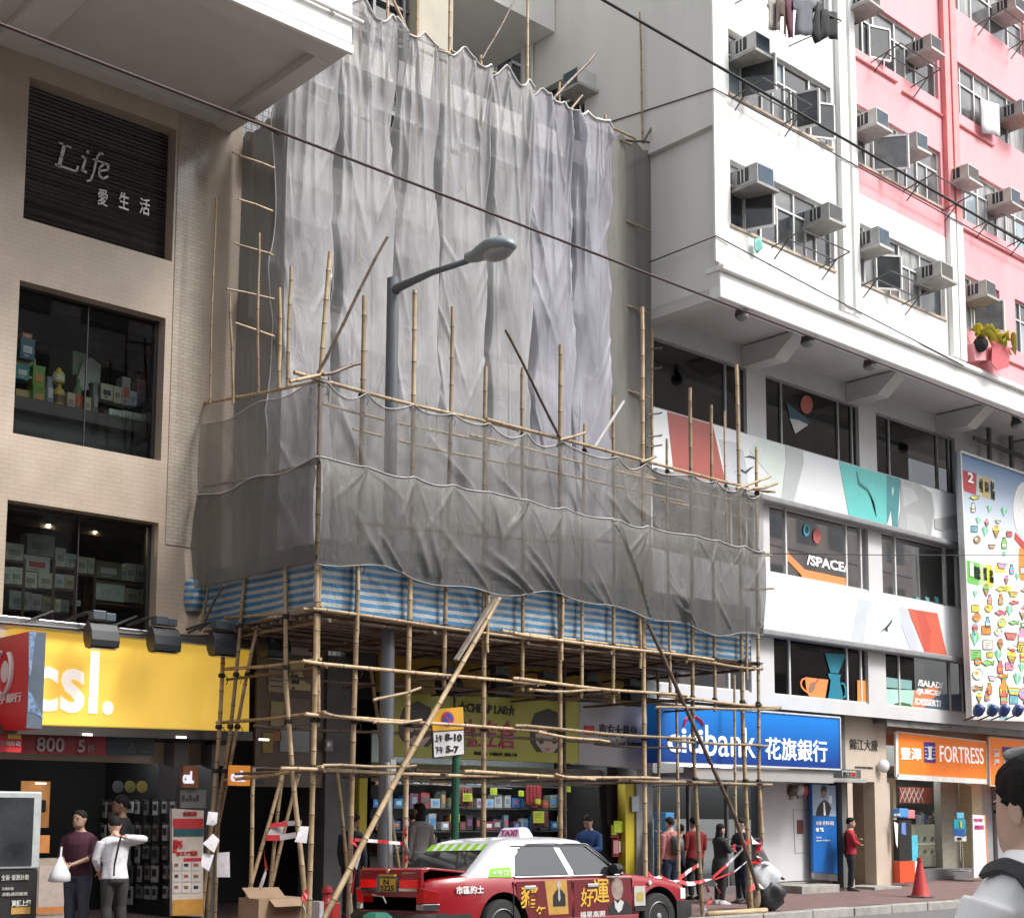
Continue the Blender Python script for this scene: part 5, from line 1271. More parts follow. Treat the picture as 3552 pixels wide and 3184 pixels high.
# ---- red bank sign standing out from the wall
X0s = atY(55, 1350, 16.75)[0]; X1s = atY(87, 1350, 16.75)[0]
zt = atY(55, 1250, 16.75)[2]; zb = atY(55, 1443, 16.75)[2]
bs = thing('bank_sign', 'red projecting bank sign with a white ring emblem and a dark torn edge', 'sign', (X0s, 17, zb))
mb = MB(); mb.box(X0s, X1s, 16.75, 17.9, zb, zt); mb.build('box', smat('bank_red', (.42, .004, .010), .06, .4, .03), bs, bevel=.01)
mb = MB(); mb.box(X0s + .003, X1s - .003, 16.738, 16.749, zb, zt - .005)
mb.build('edge_panel', smat('slate_panel', (.10, .13, .17), rough=.4, var=.15), bs)
mb = MB(); mb.prism(P2([(57, 1252), (72, 1253), (66, 1290), (62, 1330), (57, 1350)], 16.737), 16.733, 16.737); mb.prism(P2([(56, 1370), (62, 1375), (74, 1398), (86, 1425), (76, 1417), (55, 1410)], 16.737), 16.733, 16.737)
mb.build('torn_poster', smat('blue_paper', (.20, .30, .48), var=.35, scale=20), bs)
mb = MB()
def fx(u0, v0, u1, v1): return lambda a, b, c: (X0s - .004 - .012 * (c + .5), 17.9 - (u0 + (u1 - u0) * a) * 1.15, zb + (zt - zb) * (v0 + (v1 - v0) * b))
text(mb, '永亨銀行', 0, 0, 0, 0, 0, bold=.01, fn=fx(.05, .28, .88, .38))
R_ = []
for k in range(26):
 t = .9 - 5.2 * k / 25; R_.append((X0s - .012, 17.9 - 1.15 * (.38 + .22 * math.cos(t)), zb + (zt - zb) * .62 + .29 * math.sin(t)))
mb.tube(R_, .045, 6, flat=.5)
mb.sph((X0s - .01, 17.45, zb + (zt - zb) * .62), .012, .13, .14)
mb.build('lettering', smat('pinkish_white', (.72, .62, .62), rough=.4), bs)
# ---- phone shop front under the sign
SH0 = px(-40, 1600, YF); SH1 = 9.9
mb = MB()
XE1 = px(405, 1600, YF)
mb.box(-2, XE1, 21.2, 21.3, .2, 3); mb.box(-2, XE1, YF + .03, 21.2, 2.95, 3.05); mb.box(XE1, XE1 + .12, YF - .1, 21.2, .2, 2.95)
bl_shop = mb.build('shop_interior', BLACK, bl)
mb = MB(); mb.quad((-2, YF + .02, .205), (XE1, YF + .02, .205), (XE1, 21.2, .205), (-2, 21.2, .205)); mb.build('shop_floor', smat('shop_floor', (.08, .075, .07), rough=.3), bl)
mb = MB(); mb.box(-12, XE1 + .5, YF - .02, YF + .03, 2.75, 3.0); mb.build('fascia_beam', DARKW, bl)
GRC = smat('grey_column', (.12, .12, .12), rough=.5)
mb = MB(); a = px(342, 1600, 17.75), px(432, 1600, 17.75); mb.box(a[0], a[0] + .22, 17.75, 18.2, 1.95, 2.74); mb.box(a[0] + .6, a[1], 17.75, 18.2, .2, 2.74); mb.build('column', GRC, bl)
t = thing('banner', 'red sale banner reading 800 and 5 above the phone shop entrance', 'banner', atY(127, 1475, 17.7))
mb = MB(); mb.prism(P2([(42, 1451), (211, 1455), (210, 1496), (42, 1493)], 17.7), 17.7, 17.73); mb.build('panel', smat('banner_red', (.25, .012, .02), var=.05), t)
mb = MB(); ptext(mb, '800', 72, 1461, 127, 1490, 17.69, .02); ptext(mb, '5', 154, 1466, 168, 1491, 17.69, .02); ptext(mb, '折', 172, 1476, 187, 1491, 17.69); mb.build('lettering', smat('banner_grey', (.34, .30, .30), var=.03), t)
t = thing('banner', 'dark teal banner with small white signs right of the red sale banner', 'banner', atY(260, 1475, 17.72))
mb = MB(); mb.prism(P2([(212, 1455), (306, 1459), (305, 1498), (211, 1496)], 17.72), 17.72, 17.74); mb.build('panel', smat('banner_teal', (.012, .035, .045)), t)
mb = MB(); ptext(mb, '電訊服務', 255, 1473, 302, 1481, 17.71); ptext(mb, '優惠', 240, 1488, 300, 1492, 17.71); mb.build('lettering', smat('dim_grey', (.15, .16, .17)), t)
t = thing('banner', 'red and gold notice board at the left edge above the large screen', 'banner', atY(20, 1470, 17.6))
mb = MB(); pbox(mb, -30, 1452, 41, 1490, 17.6, .03); mb.build('panel', REDF, t)
mb = MB(); pbox(mb, 15, 1449, 41, 1464, 17.56, .01); mb.build('gold_patch', GOLD, t)
mb = MB(); ptext(mb, '分期付款', 0, 1468, 40, 1478, 17.56); mb.build('lettering', cmat((.5, .4, .4)), t)
# big standing screen
t = thing('display_screen', 'large dark display screen in a pale grey frame at the left edge', 'screen', atY(20, 1800, 16.9))
mb = MB(); pbox(mb, -70, 1568, 73, 1722, 16.9, .12); mb.build('frame', cmat((.42, .46, .46)), t, bevel=.02)
mb = MB(); pbox(mb, -60, 1580, 65, 1716, 16.775, .006); mb.build('screen', PANE, t)
t = thing('poster_stand', 'black poster board with white writing below the large screen', 'poster', atY(20, 1800, 16.8))
mb = MB(); pbox(mb, -70, 1724, 66, 1830, 16.85, .1); mb.build('board', INK, t)
mb = MB(); ptext(mb, '全新 優惠計劃', 2, 1733, 56, 1744, 16.74); ptext(mb, '月費計劃', 3, 1758, 26, 1764, 16.74); ptext(mb, '流動通訊服務', 3, 1768, 54, 1775, 16.74); ptext(mb, '寬頻上網', 22, 1783, 60, 1796, 16.74, .03); mb.build('lettering', cmat((.6, .6, .55)), t)
mb = MB(); pbox(mb, 22, 1797, 60, 1811, 16.745, .004); mb.build('picture', cmat((.5, .3, .08)), t)
# left side of the shop: counter, standee, lit niche
t = thing('counter', 'beige shop counter with a leaflet panel behind the purple shirted man', 'counter', atY(100, 1820, 17.6))
mb = MB(); pbox(mb, 64, 1700, 140, 1840, 17.6, .1); mb.build('front', cmat((.36, .31, .25)), t)
mb = MB(); pbox(mb, 76, 1715, 128, 1812, 17.495, .005); mb.build('leaflet', cmat((.45, .38, .34)), t)
mb = MB(); pbox(mb, 66, 1655, 95, 1690, 17.5, .05); pbox(mb, 66, 1797, 126, 1810, 17.49, .004); mb.build('orange_panel', cmat((.5, .2, .06)), t)
t = thing('display_niche', 'warm lit orange niche behind the large screen', 'display', atY(70, 1600, 18.2))
mb = MB(); pbox(mb, 40, 1548, 97, 1640, 18.6, .02); mb.build('back', smat('niche_orange', (.50, .22, .07), .35, var=.3), t)
mb = MB(); pbox(mb, 70, 1551, 90, 1554, 18.5, .03); mb.build('lamp', smat('white_glow', (1, .9, .8), 1.5), t)
mb = MB(); pbox(mb, 67, 1585, 86, 1610, 18.55, .1); mb.build('camera_box', cmat((.05, .04, .03)), t, bevel=.02)
# hanging phone cases and packets on the back wall
GP = 'packets hanging on the phone shop wall'
pk = thing('hanging_packet', 'small dim accessory packet hanging on the dark phone shop wall', 'packet', (0, 0, 0), group=GP)
mb = MB(); mb.box(-.07, .07, 0, .03, -.24, 0); mb.build('packet', cmat((.13, .125, .12)), pk)
mb = MB(); mb.box(-.05, .05, -.006, -.001, -.16, -.05); mb.build('window', cmat((.03, .03, .03)), pk)
mb = MB(); mb.tube([(0, .02, .02), (0, -.05, .03)], .006, 5); mb.build('hook', STEEL, pk)
PKM = [[cmat(c) for c in ((.32, .31, .3), (.15, .15, .15), (.45, .43, .42), (.22, .18, .15))], None]
k = 0
for r_, y_ in enumerate((1588, 1634, 1676, 1715, 1756)):
 for c_ in range(9):
  x_ = 205 + c_ * 17 + rnd.uniform(-3, 3)
  q = atX(x_, y_, XE1 - .12)
  if k == 0: pk.location = q; o = pk
  else: o = copy_thing(pk, q, pk['label'])
  o.rotation_euler = (0, 0, -math.pi / 2); o.scale = (rnd.uniform(.7, 1.4), 1, rnd.uniform(.7, 1.15)); k += 1
  b = [c for c in o.children if c.name.startswith('packet')][0]; b.data = b.data.copy(); b.data.materials[0] = PKM[0][rnd.randrange(4)]
for i in range(3):
 q = atY(233 + i * 24, 1559, 19.6); t = thing('round_badge', 'round badge in the dark strip under the teal banner, %s' % ('plain grey', 'yellow rimmed, middle', 'gold faced, right')[i], 'badge', q)
 mb = MB(); mb.lathe(q, [(.09, 0), (.09, .02)], 16, ax=(0, -1, 0)); mb.build('face', cmat(((.06, .06, .06), (.12, .10, .03), (.2, .15, .04))[i]), t)
# red promotion standee
t = thing('promo_standee', 'tall red and white promotion board with product pictures beside the leaning poles', 'standee', atY(375, 1815, 17.3))
mb = MB(); mb.prism(P2([(341, 1602), (404, 1606), (402, 1815), (341, 1815)], 17.3), 17.3, 17.36); mb.build('board', cmat((.62, .55, .47)), t)
mb = MB()
for r in ((343, 1622, 403, 1636), (343, 1664, 351, 1690), (364, 1700, 402, 1707), (344, 1652 - 15, 403, 1642)): pbox(mb, *r, 17.296, .004)
ptext(mb, '優惠價', 362, 1608, 390, 1617, 17.296, .02); ptext(mb, '50%', 345, 1665, 362, 1680, 17.29, .02); ptext(mb, '$27起', 350, 1686, 392, 1695, 17.296, .01); mb.build('red_print', REDF, t)
mb = MB(); pbox(mb, 344, 1643, 403, 1657, 17.296, .004); mb.build('teal_print', cmat((.02, .10, .13)), t)
mb = MB(); pbox(mb, 342, 1782, 402, 1813, 17.296, .004); mb.build('orange_print', cmat((.55, .28, .06)), t)
for r in range(3):
 for c in range(3):
  x_ = 350 + c * 19; y_ = 1716 + r * 22; mb = MB(); pbox(mb, x_ - 8, y_ - 10, x_ + 9, y_ + 9, 17.296, .003); mb.build('white_field', cmat((.62, .60, .58)), t)
  mb = MB(); pbox(mb, x_ - 4, y_ - 5, x_ + 3 + c, y_ + 1, 17.292, .004); mb.build('product_picture', cmat(((.3, .12, .06), (.04, .04, .04), (.35, .1, .06))[(r + c) % 3]), t)
t = thing('shelf_cabinet', 'grey shelf cabinet above the red promotion board', 'cabinet', atY(375, 1600, 17.5))
mb = MB(); pbox(mb, 356, 1565, 405, 1601, 17.6, .05); mb.build('box', cmat((.30, .30, .29)), t)
mb = MB()
for i in range(5): pbox(mb, 361 + i * 7, 1575 + (i % 2) * 6, 366 + i * 7, 1588, 17.545, .004)
mb.build('picture', cmat((.08, .08, .08)), t)
for r_, lb, Y_ in (((357, 1518, 388, 1561), 'small brown orange phone shop sign inside the entrance', 17.55), ((452, 1517, 490, 1557), 'small lit orange phone shop sign behind the leaning poles', 17.0)):
 t = thing('hanging_sign', lb, 'sign', atY((r_[0] + r_[2]) / 2, r_[3], Y_))
 mb = MB(); pbox(mb, *r_, Y_, .08); mb.build('panel', smat('orange_lit' if Y_ < 17.2 else 'orange_dim', (.62, .22, .03) if Y_ < 17.2 else (.30, .12, .05), .3 if Y_ < 17.2 else 0), t)
 mb = MB(); ptext(mb, 'csl.', r_[0] + 5, r_[1] + 10, r_[2] - 4, r_[3] - 8, Y_ - .085, .05); mb.build('lettering', smat('blue_white', (.75, .75, .9), .4, var=0), t)
 if Y_ < 17.2: mb = MB(); a = atY(491, 1537, 17); mb.box(a[0], a[0] + .25, 16.96, 17.0, a[2] - .12, a[2] + .14); mb.build('side_box', DARKW, t)
# papers on the poles by the phone shop
for (pts, Y_, lb) in (([(413, 1608), (432, 1610), (430, 1632), (425, 1636), (410, 1634)], 15.2, 'small white notice with a pink stamp tied at the top of the leaning poles'), ([(423, 1652), (435, 1664), (424, 1690), (402, 1672)], 15.15, 'crumpled white sheet tied askew to the leaning poles'), ([(402, 1690), (424, 1694), (414, 1726), (398, 1716)], 15.2, 'white card with a red heart on the leaning poles'), ([(430, 1690), (456, 1688), (455, 1738), (430, 1738)], 16.4, 'grey printed notice behind the leaning poles'), ([(596, 1637), (612, 1638), (608, 1671), (584, 1668)], 14.85, 'white paper notice hanging on the leaning corner pole'), ([(540, 1635), (566, 1626), (556, 1662), (530, 1655)], 16.5, 'torn grey notice in the dark behind the corner poles')):
 mb = MB(); q = P2(pts, Y_); n_ = len(q); c_ = np.mean(q, 0)
 mb.add([(x, Y_ + rnd.uniform(-.012, .012), z) for x, z in q] + [(c_[0], Y_ - .006, c_[1])], [(i, (i + 1) % n_, n_) for i in range(n_)]); tag(mb.build('paper_notice', cmat((.62, .60, .64)), solid=.004), lb, 'notice')
# ---- old shop panels right of the phone shop
t = thing('notice_wall', 'tiled doorway wall with faded yellow posters behind the corner poles', 'wall', atY(590, 1500, 18.0))
YN = 18.0
mb = MB(); pbox(mb, 505, 1230, 645, 1560, YN, .05); mb.build('backing', cmat((.16, .13, .10)), t)
for r_, c in (((532, 1318, 566, 1372), (.28, .26, .19)), ((573, 1310, 615, 1368), (.45, .42, .22)), ((536, 1390, 562, 1440), (.28, .25, .15)), ((566, 1385, 612, 1440), (.16, .12, .09)), ((575, 1270, 618, 1298), (.28, .26, .23)), ((577, 1228, 620, 1264), (.26, .24, .2)), ((554, 1439, 612, 1490), (.22, .26, .27)), ((540, 1450, 556, 1468), (.30, .10, .05)), ((520, 1452, 540, 1492), (.22, .17, .04))):
 mb = MB(); pbox(mb, *r_, YN - .055, .02); mb.build('poster', cmat(tuple(v * 1.6 for v in c)), t)
mb = MB(); ptext(mb, '日本', 580, 1236, 612, 1258, YN - .08, .03); ptext(mb, '影印', 577, 1336, 590, 1344, YN - .08); ptext(mb, '沖印', 577, 1346, 592, 1357, YN - .08, .02); ptext(mb, '01', 578, 1361, 584, 1366, YN - .08)
for i in range(4): pbox(mb, 536, 1326 + i * 11, 560, 1328 + i * 11, YN - .076, .004)
mb.build('lettering', INK, t)
mb = MB(); mb.prism(P2([(604, 1316), (618, 1304), (624, 1330), (620, 1360), (606, 1352), (600, 1335)], YN - .08), YN - .086, YN - .08); mb.build('portrait', cmat((.30, .17, .11)), t)
q = atY(652, 1477, 17.88); t = thing('switch_box', 'small pale switch box on the grey stone pillar', 'box', q)
mb = MB(); pbox(mb, 643, 1466, 657, 1489, 17.89, .05); mb.build('case', cmat((.42, .42, .38)), t, bevel=.008)
mb = MB(); pbox(mb, 647, 1471, 653, 1480, 17.83, .02); mb.build('lock', STEEL, t)
# ---- green shop
YG = 17.55
t = thing('shop_sign', 'yellow green shop sign with two cartoon girl faces and pink characters', 'sign', atY(950, 1440, YG))
mb = MB(); mb.prism(P2([(775, 1372), (1148, 1391), (1146, 1513), (775, 1498)], YG), YG, YG + .15); mb.build('panel', smat('lime_panel', (.52, .53, .09), 0, .4, .05, .5), t)
mb = MB(); ptext(mb, '★CHEAP LAB★', 908, 1392, 1022, 1415, YG - .004, .03); ptext(mb, '數碼產品  手機配件  超值之選', 940, 1491, 1025, 1498, YG - .004); mb.build('black_lettering', INK, t)
mb = MB(); ptext(mb, '執笠倉', 908, 1427, 1024, 1482, YG - .004, .006); mb.build('pink_lettering', smat('magenta_film', (.50, .03, .16), var=0), t)
for cx_, cy_, s_ in ((828, 1440, 1.05), (1086, 1452, 1.)):
 mb = MB(); mb.prism(P2([(cx_ - 34 * s_, cy_ + 20), (cx_ - 36 * s_, cy_ - 10), (cx_ - 26 * s_, cy_ - 38), (cx_, cy_ - 48 * s_), (cx_ + 24 * s_, cy_ - 38), (cx_ + 33 * s_, cy_ - 8), (cx_ + 32 * s_, cy_ + 24), (cx_ + 20, cy_ + 40), (cx_ - 22, cy_ + 38)], YG - .003), YG - .01, YG - .003); mb.build('hair_graphic', smat('hair_film', (.045, .035, .03)), t)
 mb = MB(); mb.prism(P2([(cx_ - 25 * s_, cy_ + 2), (cx_ + 25 * s_, cy_ + 4), (cx_ + 24 * s_, cy_ + 22), (cx_ + 10, cy_ + 40), (cx_ - 10, cy_ + 39), (cx_ - 24 * s_, cy_ + 20)], YG - .011), YG - .016, YG - .011); mb.build('face_graphic', smat('face_film', (.62, .52, .45), var=.03), t)
 mb = MB()
 for d in (-13, 13): mb.prism(P2(el(cx_ + d, cy_ + 16, 5, 6.5), YG - .017), YG - .02, YG - .017)
 mb.build('eye_graphic', INK, t)
 mb = MB(); mb.prism(P2([(cx_ - 5, cy_ + 30), (cx_ + 6, cy_ + 30), (cx_, cy_ + 36)], YG - .017), YG - .02, YG - .017); mb.build('mouth_graphic', smat('pink_film', (.6, .2, .22)), t)
t = thing('shop_sign', 'grey stationer sign with a red square left of the blue bank sign', 'sign', atY(1220, 1460, YG))
mb = MB(); mb.prism(P2([(1149, 1391), (1296, 1401), (1294, 1525), (1147, 1514)], YG), YG, YG + .2); mb.build('panel', smat('grey_lilac', (.48, .48, .52), 0, .4, .04), t)
mb = MB(); pbox(mb, 1158, 1438, 1178, 1456, YG - .003, .008); mb.build('red_square', REDF, t)
mb = MB(); ptext(mb, '東方大具公', 1187, 1436, 1263, 1462, YG - .004, .01); ptext(mb, 'Tung Fong Stationery', 1198, 1467, 1282, 1480, YG - .004); mb.build('lettering', INK, t)
t = thing('fascia_board', 'dull yellow fascia board above the green shop sign', 'fascia', atY(1000, 1350, 17.7))
mb = MB(); mb.prism(P2([(752, 1288), (1292, 1345), (1292, 1399), (752, 1370)], 17.7), 17.7, 17.8); mb.build('board', smat('mustard', (.42, .27, .03), var=.12), t)
YI = 18.6
# back racks with goods
t = thing('shop_shelving', 'long shelving full of phone goods inside the green shop', 'shelf', atY(1000, 1640, YI + .6))
mb = MB(); a = atY(735, 1600, YI + .9); b = atY(1243, 1600, YI + .9); mb.box(a[0], b[0], YI + .9, YI + .95, .3, 3.2); mb.build('back_panel', cmat((.16, .18, .18)), t)
for y_ in (1557, 1602, 1646, 1690):
 z_ = atY(1000, y_, YI + .6)[2]; mb = MB(); mb.box(a[0], b[0], YI + .5, YI + .9, z_ - .02, z_); mb.build('shelf_board', cmat((.10, .10, .10)), t)
mb = MB(); q = atY(950, 1556, YI + .4); q2 = atY(858, 1555, YI + .4); mb.tube([q2, atY(1015, 1563, YI + .4)], .012, 6); mb.build('rail', STEEL, t)
cols = [(.10, .12, .13), (.14, .28, .32), (.30, .06, .06), (.05, .16, .34), (.22, .26, .2), (.42, .45, .46), (.05, .05, .05), (.14, .05, .12), (.3, .12, .05)]
GG = 'packaged goods on the green shop shelves'
protos = []
for i in range(108):
 y_ = (1556, 1601, 1645, 1689)[i // 27]; x_ = 748 + (i % 27) * 18.2 + rnd.uniform(-4, 4)
 q = atY(x_, y_, YI + .6); w_ = rnd.uniform(.09, .22); h_ = rnd.uniform(.14, .29)
 mb = MB(); mb.box(q[0] - w_ / 2, q[0] + w_ / 2, YI + .55, YI + .75, q[2] + .002, q[2] + h_); mb.cm = 1; mb.box(q[0] - w_ * .3, q[0] + w_ * .3, YI + .544, YI + .549, q[2] + h_ * .3, q[2] + h_ * .75)
 tag(mb.build('boxed_goods', [cmat(cols[rnd.randrange(len(cols))]), cmat(tuple(v * 2.2 for v in cols[rnd.randrange(len(cols))]))], bevel=.006), 'small boxed goods on the dark shelves inside the green shop', 'box', GG)
PT = smat('lime_tag', (.42, .52, .04), .05, var=.12, scale=9)
zz = lambda x, y: (685.8 + x * .3519, 1485.8 + y * .3519)
for k, (r_, lb) in enumerate((((658, 245, 710, 290), 'square lime price card high on the left of the shop window'), ((815, 155, 868, 193), 'lime price card with a grid of writing, topmost'), ((812, 217, 850, 255), 'lime price card under the topmost one'), ((972, 230, 1000, 262), 'small lime price card left of the red hanging cases'), ((1230, 197, 1265, 238), 'lime price card right of the middle bamboo pole'), ((1472, 308, 1505, 348), 'lime price card on the orange poster'), ((1325, 340, 1375, 382), 'lime price card above the blue jacketed man'), ((1055, 347, 1115, 412), 'large lime price card on the dark red bag'), ((585, 362, 640, 405), 'bent lime price card by the green post'), ((1068, 277, 1095, 305), 'little lime card on the red hanging cases'), ((472, 475, 500, 505), 'lime price card low behind the grey haired window shopper'), ((1190, 375, 1220, 410), 'lime card half behind the middle bamboo pole'))):
 mb = MB(); a_ = zz(r_[0], r_[1]); b_ = zz(r_[2], r_[3]); pbox(mb, a_[0], a_[1], b_[0], b_[1], YI + .3 - .02 * (k % 3), .008)
 mb.cm = 1
 for j in range(3): pbox(mb, a_[0] + 2, a_[1] + 3 + j * 4, b_[0] - 3 - j, a_[1] + 4.2 + j * 4, YI + .288 - .02 * (k % 3), .003)
 tag(mb.build('price_card', [PT, cmat((.2, .25, .03))]), lb, 'price card')
for r_, c, lb in (((1010, 195, 1090, 315), (.24, .03, .03), 'dark red phone cases hanging in the shop window'), ((1320, 210, 1425, 300), (.20, .05, .07), 'red framed case display at the right of the shop'), ((1042, 345, 1130, 440), (.12, .04, .04), 'dark red bag behind the large price card'), ((628, 210, 700, 320), (.15, .05, .05), 'brown red case display left in the shop window')):
 a_ = zz(r_[0], r_[1]); b_ = zz(r_[2], r_[3]); mb = MB(); pbox(mb, a_[0], a_[1], b_[0], b_[1], YI + .42, .06)
 for j in range(4): pbox(mb, a_[0] + (b_[0] - a_[0]) * (.05 + j * .24), a_[1] + 3, a_[0] + (b_[0] - a_[0]) * (.22 + j * .24), b_[1] - 3, YI + .355, .02)
 tag(mb.build('case_display', cmat(c), bevel=.008), lb, 'display')
t = thing('poster', 'orange framed poster at the right end of the green shop', 'poster', atY(1218, 1600, YI)); a_ = zz(1460, 222); b_ = zz(1562, 375)
mb = MB(); pbox(mb, a_[0], a_[1], b_[0], b_[1], YI + .35, .03); mb.build('print', cmat((.48, .13, .03)), t)
mb = MB(); pbox(mb, a_[0] + 4, a_[1] + 8, b_[0] - 4, a_[1] + 10, YI + .317, .003); pbox(mb, a_[0] + 4, a_[1] + 14, b_[0] - 8, a_[1] + 16, YI + .317, .003); mb.build('line', cmat((.6, .3, .1)), t)
t = thing('magazine_rack', 'red leaflet rack with lime cards beside the yellow door post', 'rack', atY(1230, 1690, 17.9))
for k, r_ in enumerate(((1485, 420, 1605, 495), (1495, 505, 1600, 600))):
 a_ = zz(r_[0], r_[1]); b_ = zz(r_[2], r_[3]); mb = MB(); pbox(mb, a_[0], a_[1], b_[0], b_[1], 17.95, .03); mb.build('tray', cmat((.20, .035, .035)), t)
 for j in range(3):
  mb = MB(); x_ = a_[0] + (b_[0] - a_[0]) * (.08 + .3 * j); pbox(mb, x_, a_[1] + 2 + j, x_ + 10, b_[1] - 6 - 2 * j, 17.91, .015); mb.build('leaflet', (PT, cmat((.45, .2, .2)), cmat((.55, .5, .4)))[(j + k) % 3], t)
a_ = zz(1508, 400); b_ = zz(1575, 465); mb = MB(); pbox(mb, a_[0], a_[1], b_[0], b_[1], 17.88, .01); mb.build('large_card', PT, t)
YEL = smat('yellow_post', (.56, .46, .04), rough=.5)
for (x0, y0, x1, y1, Y_, lb) in ((1240, 1542, 1262, 1735, 17.8, 'yellow post at the right of the green shop front'), (712, 1530, 728, 1660, 17.9, 'yellow post at the left of the green shop front')):
 mb = MB(); q = atY(x0, 1600, Y_); q1 = atY(x1, 1600, Y_); mb.box(q[0], q1[0], Y_, Y_ + .2, .2, atY(x0, y0, Y_)[2]); tag(mb.build('door_post', YEL, bevel=.008), lb, 'post')
mb = MB(); q = atY(1262, 1600, 17.75); q1 = atY(1292, 1600, 17.75); mb.box(q[0], q1[0], 17.75, 18.4, .2, 2.75); tag(mb.build('wall_pier', cmat((.33, .33, .34)), bevel=.01), 'grey wall pier between the green shop and the bank', 'wall')
mb = MB(); pbox(mb, 1253, 1578, 1266, 1608, 17.74, .01); tag(mb.build('notice', [cmat((.5, .55, .6))]), 'small blue white notice on the yellow post', 'notice')
mb = MB(); pbox(mb, 730, 1520, 1290, 1555, YI - .3, .08); tag(mb.build('awning_board', cmat((.16, .14, .12))), 'row of dusty boards above the green shop goods', 'board')
# ---- bank
YC = 16.95
t = thing('shop_sign', 'blue bank sign with white lettering, red arc and Chinese characters', 'sign', atY(1480, 1470, YC))
cp = [(1307, 1393), (1664, 1422), (1666, 1525), (1307, 1511)]
CB = smat('citi_blue', (.005, .13, .55), .12, .35, 0)
# printed colour: deep blue at the foot to bright blue at the head of the panel
n_ = CB.node_tree.nodes; l_ = CB.node_tree.links; tcx = n_.new('ShaderNodeTexCoord'); spx = n_.new('ShaderNodeSeparateXYZ'); rpx = n_.new('ShaderNodeValToRGB')
l_.new(tcx.outputs['Generated'], spx.inputs[0]); l_.new(spx.outputs['Z'], rpx.inputs[0]); rpx.color_ramp.elements[0].color = (.003, .022, .17, 1); rpx.color_ramp.elements[1].color = (.008, .18, .58, 1)
l_.new(rpx.outputs[0], n_['Principled BSDF'].inputs['Base Color']); l_.new(rpx.outputs[0], n_['Principled BSDF'].inputs['Emission Color'])
mb = MB(); mb.prism(P2(cp, YC), YC, YC + .3); mb.build('panel', CB, t)
mb = MB()
for a, b in zip(cp, cp[1:] + cp[:1]): q = P2([a, b], YC); mb.beam((q[0][0], YC + .0, q[0][1]), (q[1][0], YC + .0, q[1][1]), .03, .05, up=(0, 1, 0))
mb.build('rim', ALU, t)
mb = MB(); ptext(mb, 'citi', 1323, 1444, 1393, 1492, YC - .006, .02); ptext(mb, 'bank', 1398, 1440, 1497, 1500, YC - .006, .0); ptext(mb, '花旗銀行', 1517, 1464, 1639, 1508, YC - .006, .01); mb.build('lettering', smat('sign_white', (.85, .85, .85), .25, .4, 0), t)
mb = MB(); arc = [(1354, 1440), (1357, 1426), (1366, 1419), (1377, 1420), (1386, 1426), (1394, 1438)]; mb.tube([(x, YC - .012, z) for x, z in P2(arc, YC)], [.03, .04, .045, .045, .04, .03], 6, flat=.4); mb.build('red_arc', smat('arc_red', (.75, .02, .02), .1), t)
CW = smat('bank_wall', (.55, .55, .56), rough=.45, var=.04)
YCW = 18.0
bw = thing('bank_shopfront', 'grey bank shopfront with glass doors and pale metal panels', 'shopfront', atY(1500, 1750, YCW))
x0 = px(1296, 1650, YCW); x1 = px(1512, 1650, YCW); x2 = px(1668, 1650, YCW)
ztp = atY(1500, 1549, YCW)[2]
mb = MB(); mb.box(x1, x2, YCW, YCW + .3, .42, ztp); mb.build('wall_panel', CW, bw, bevel=.004)
mb = MB(); q = P2([(1572, 1604), (1610, 1606), (1612, 1690), (1576, 1690)], YCW)
mb.beam((q[0][0], YCW - .002, q[0][1]), (q[3][0], YCW - .002, q[3][1]), .012, .012); mb.beam((q[0][0], YCW - .002, q[0][1]), (q[1][0], YCW - .002, q[1][1]), .012, .012); mb.beam((q[3][0], YCW - .002, q[3][1]), (q[2][0], YCW - .002, q[2][1]), .012, .012); mb.build('access_door', cmat((.30, .30, .31)), bw)
mb = MB(); mb.box(x1, x2, YCW - .04, YCW - .002, .2, .40); mb.build('plinth', CONC, bw)
mb = MB(); mb.box(x0, x2 - .1, YC + .31, YCW + .4, ztp + .02, ztp + .1); mb.box(x0, px(1656, 1520, YC), YC + .05, YC + .3, ztp - .02, atY(1500, 1517, YC)[2] - .06); mb.build('canopy', smat('canopy_grey', (.36, .35, .34)), bw)
mb = MB(); mb.quad((x0, YCW + .1, .35), (x1, YCW + .1, .35), (x1, YCW + .1, ztp), (x0, YCW + .1, ztp)); mb.build('glass_door', GLASSD, bw)
mb = MB()
for f in (0, .33, .68, .985): mb.box(x0 + (x1 - x0) * f, x0 + (x1 - x0) * f + .05, YCW + .06, YCW + .14, .25, ztp)
mb.box(x0, x1, YCW + .05, YCW + .3, .2, .36); mb.box(x0, x1, YCW + .055, YCW + .145, 1.28, 1.32); mb.build('door_frame', STEEL, bw)
mb = MB(); mb.box(x0, x1, YCW + 3, YCW + 3.1, .2, 3); mb.box(x0, x1, YCW + .3, YCW + 3, .2, .3); mb.build('interior', cmat((.07, .075, .08)), bw)
mb = MB(); pbox(mb, 1580, 1625, 1592, 1652, YCW - .003, .01); mb.build('maroon_plate', cmat((.16, .05, .05)), bw)
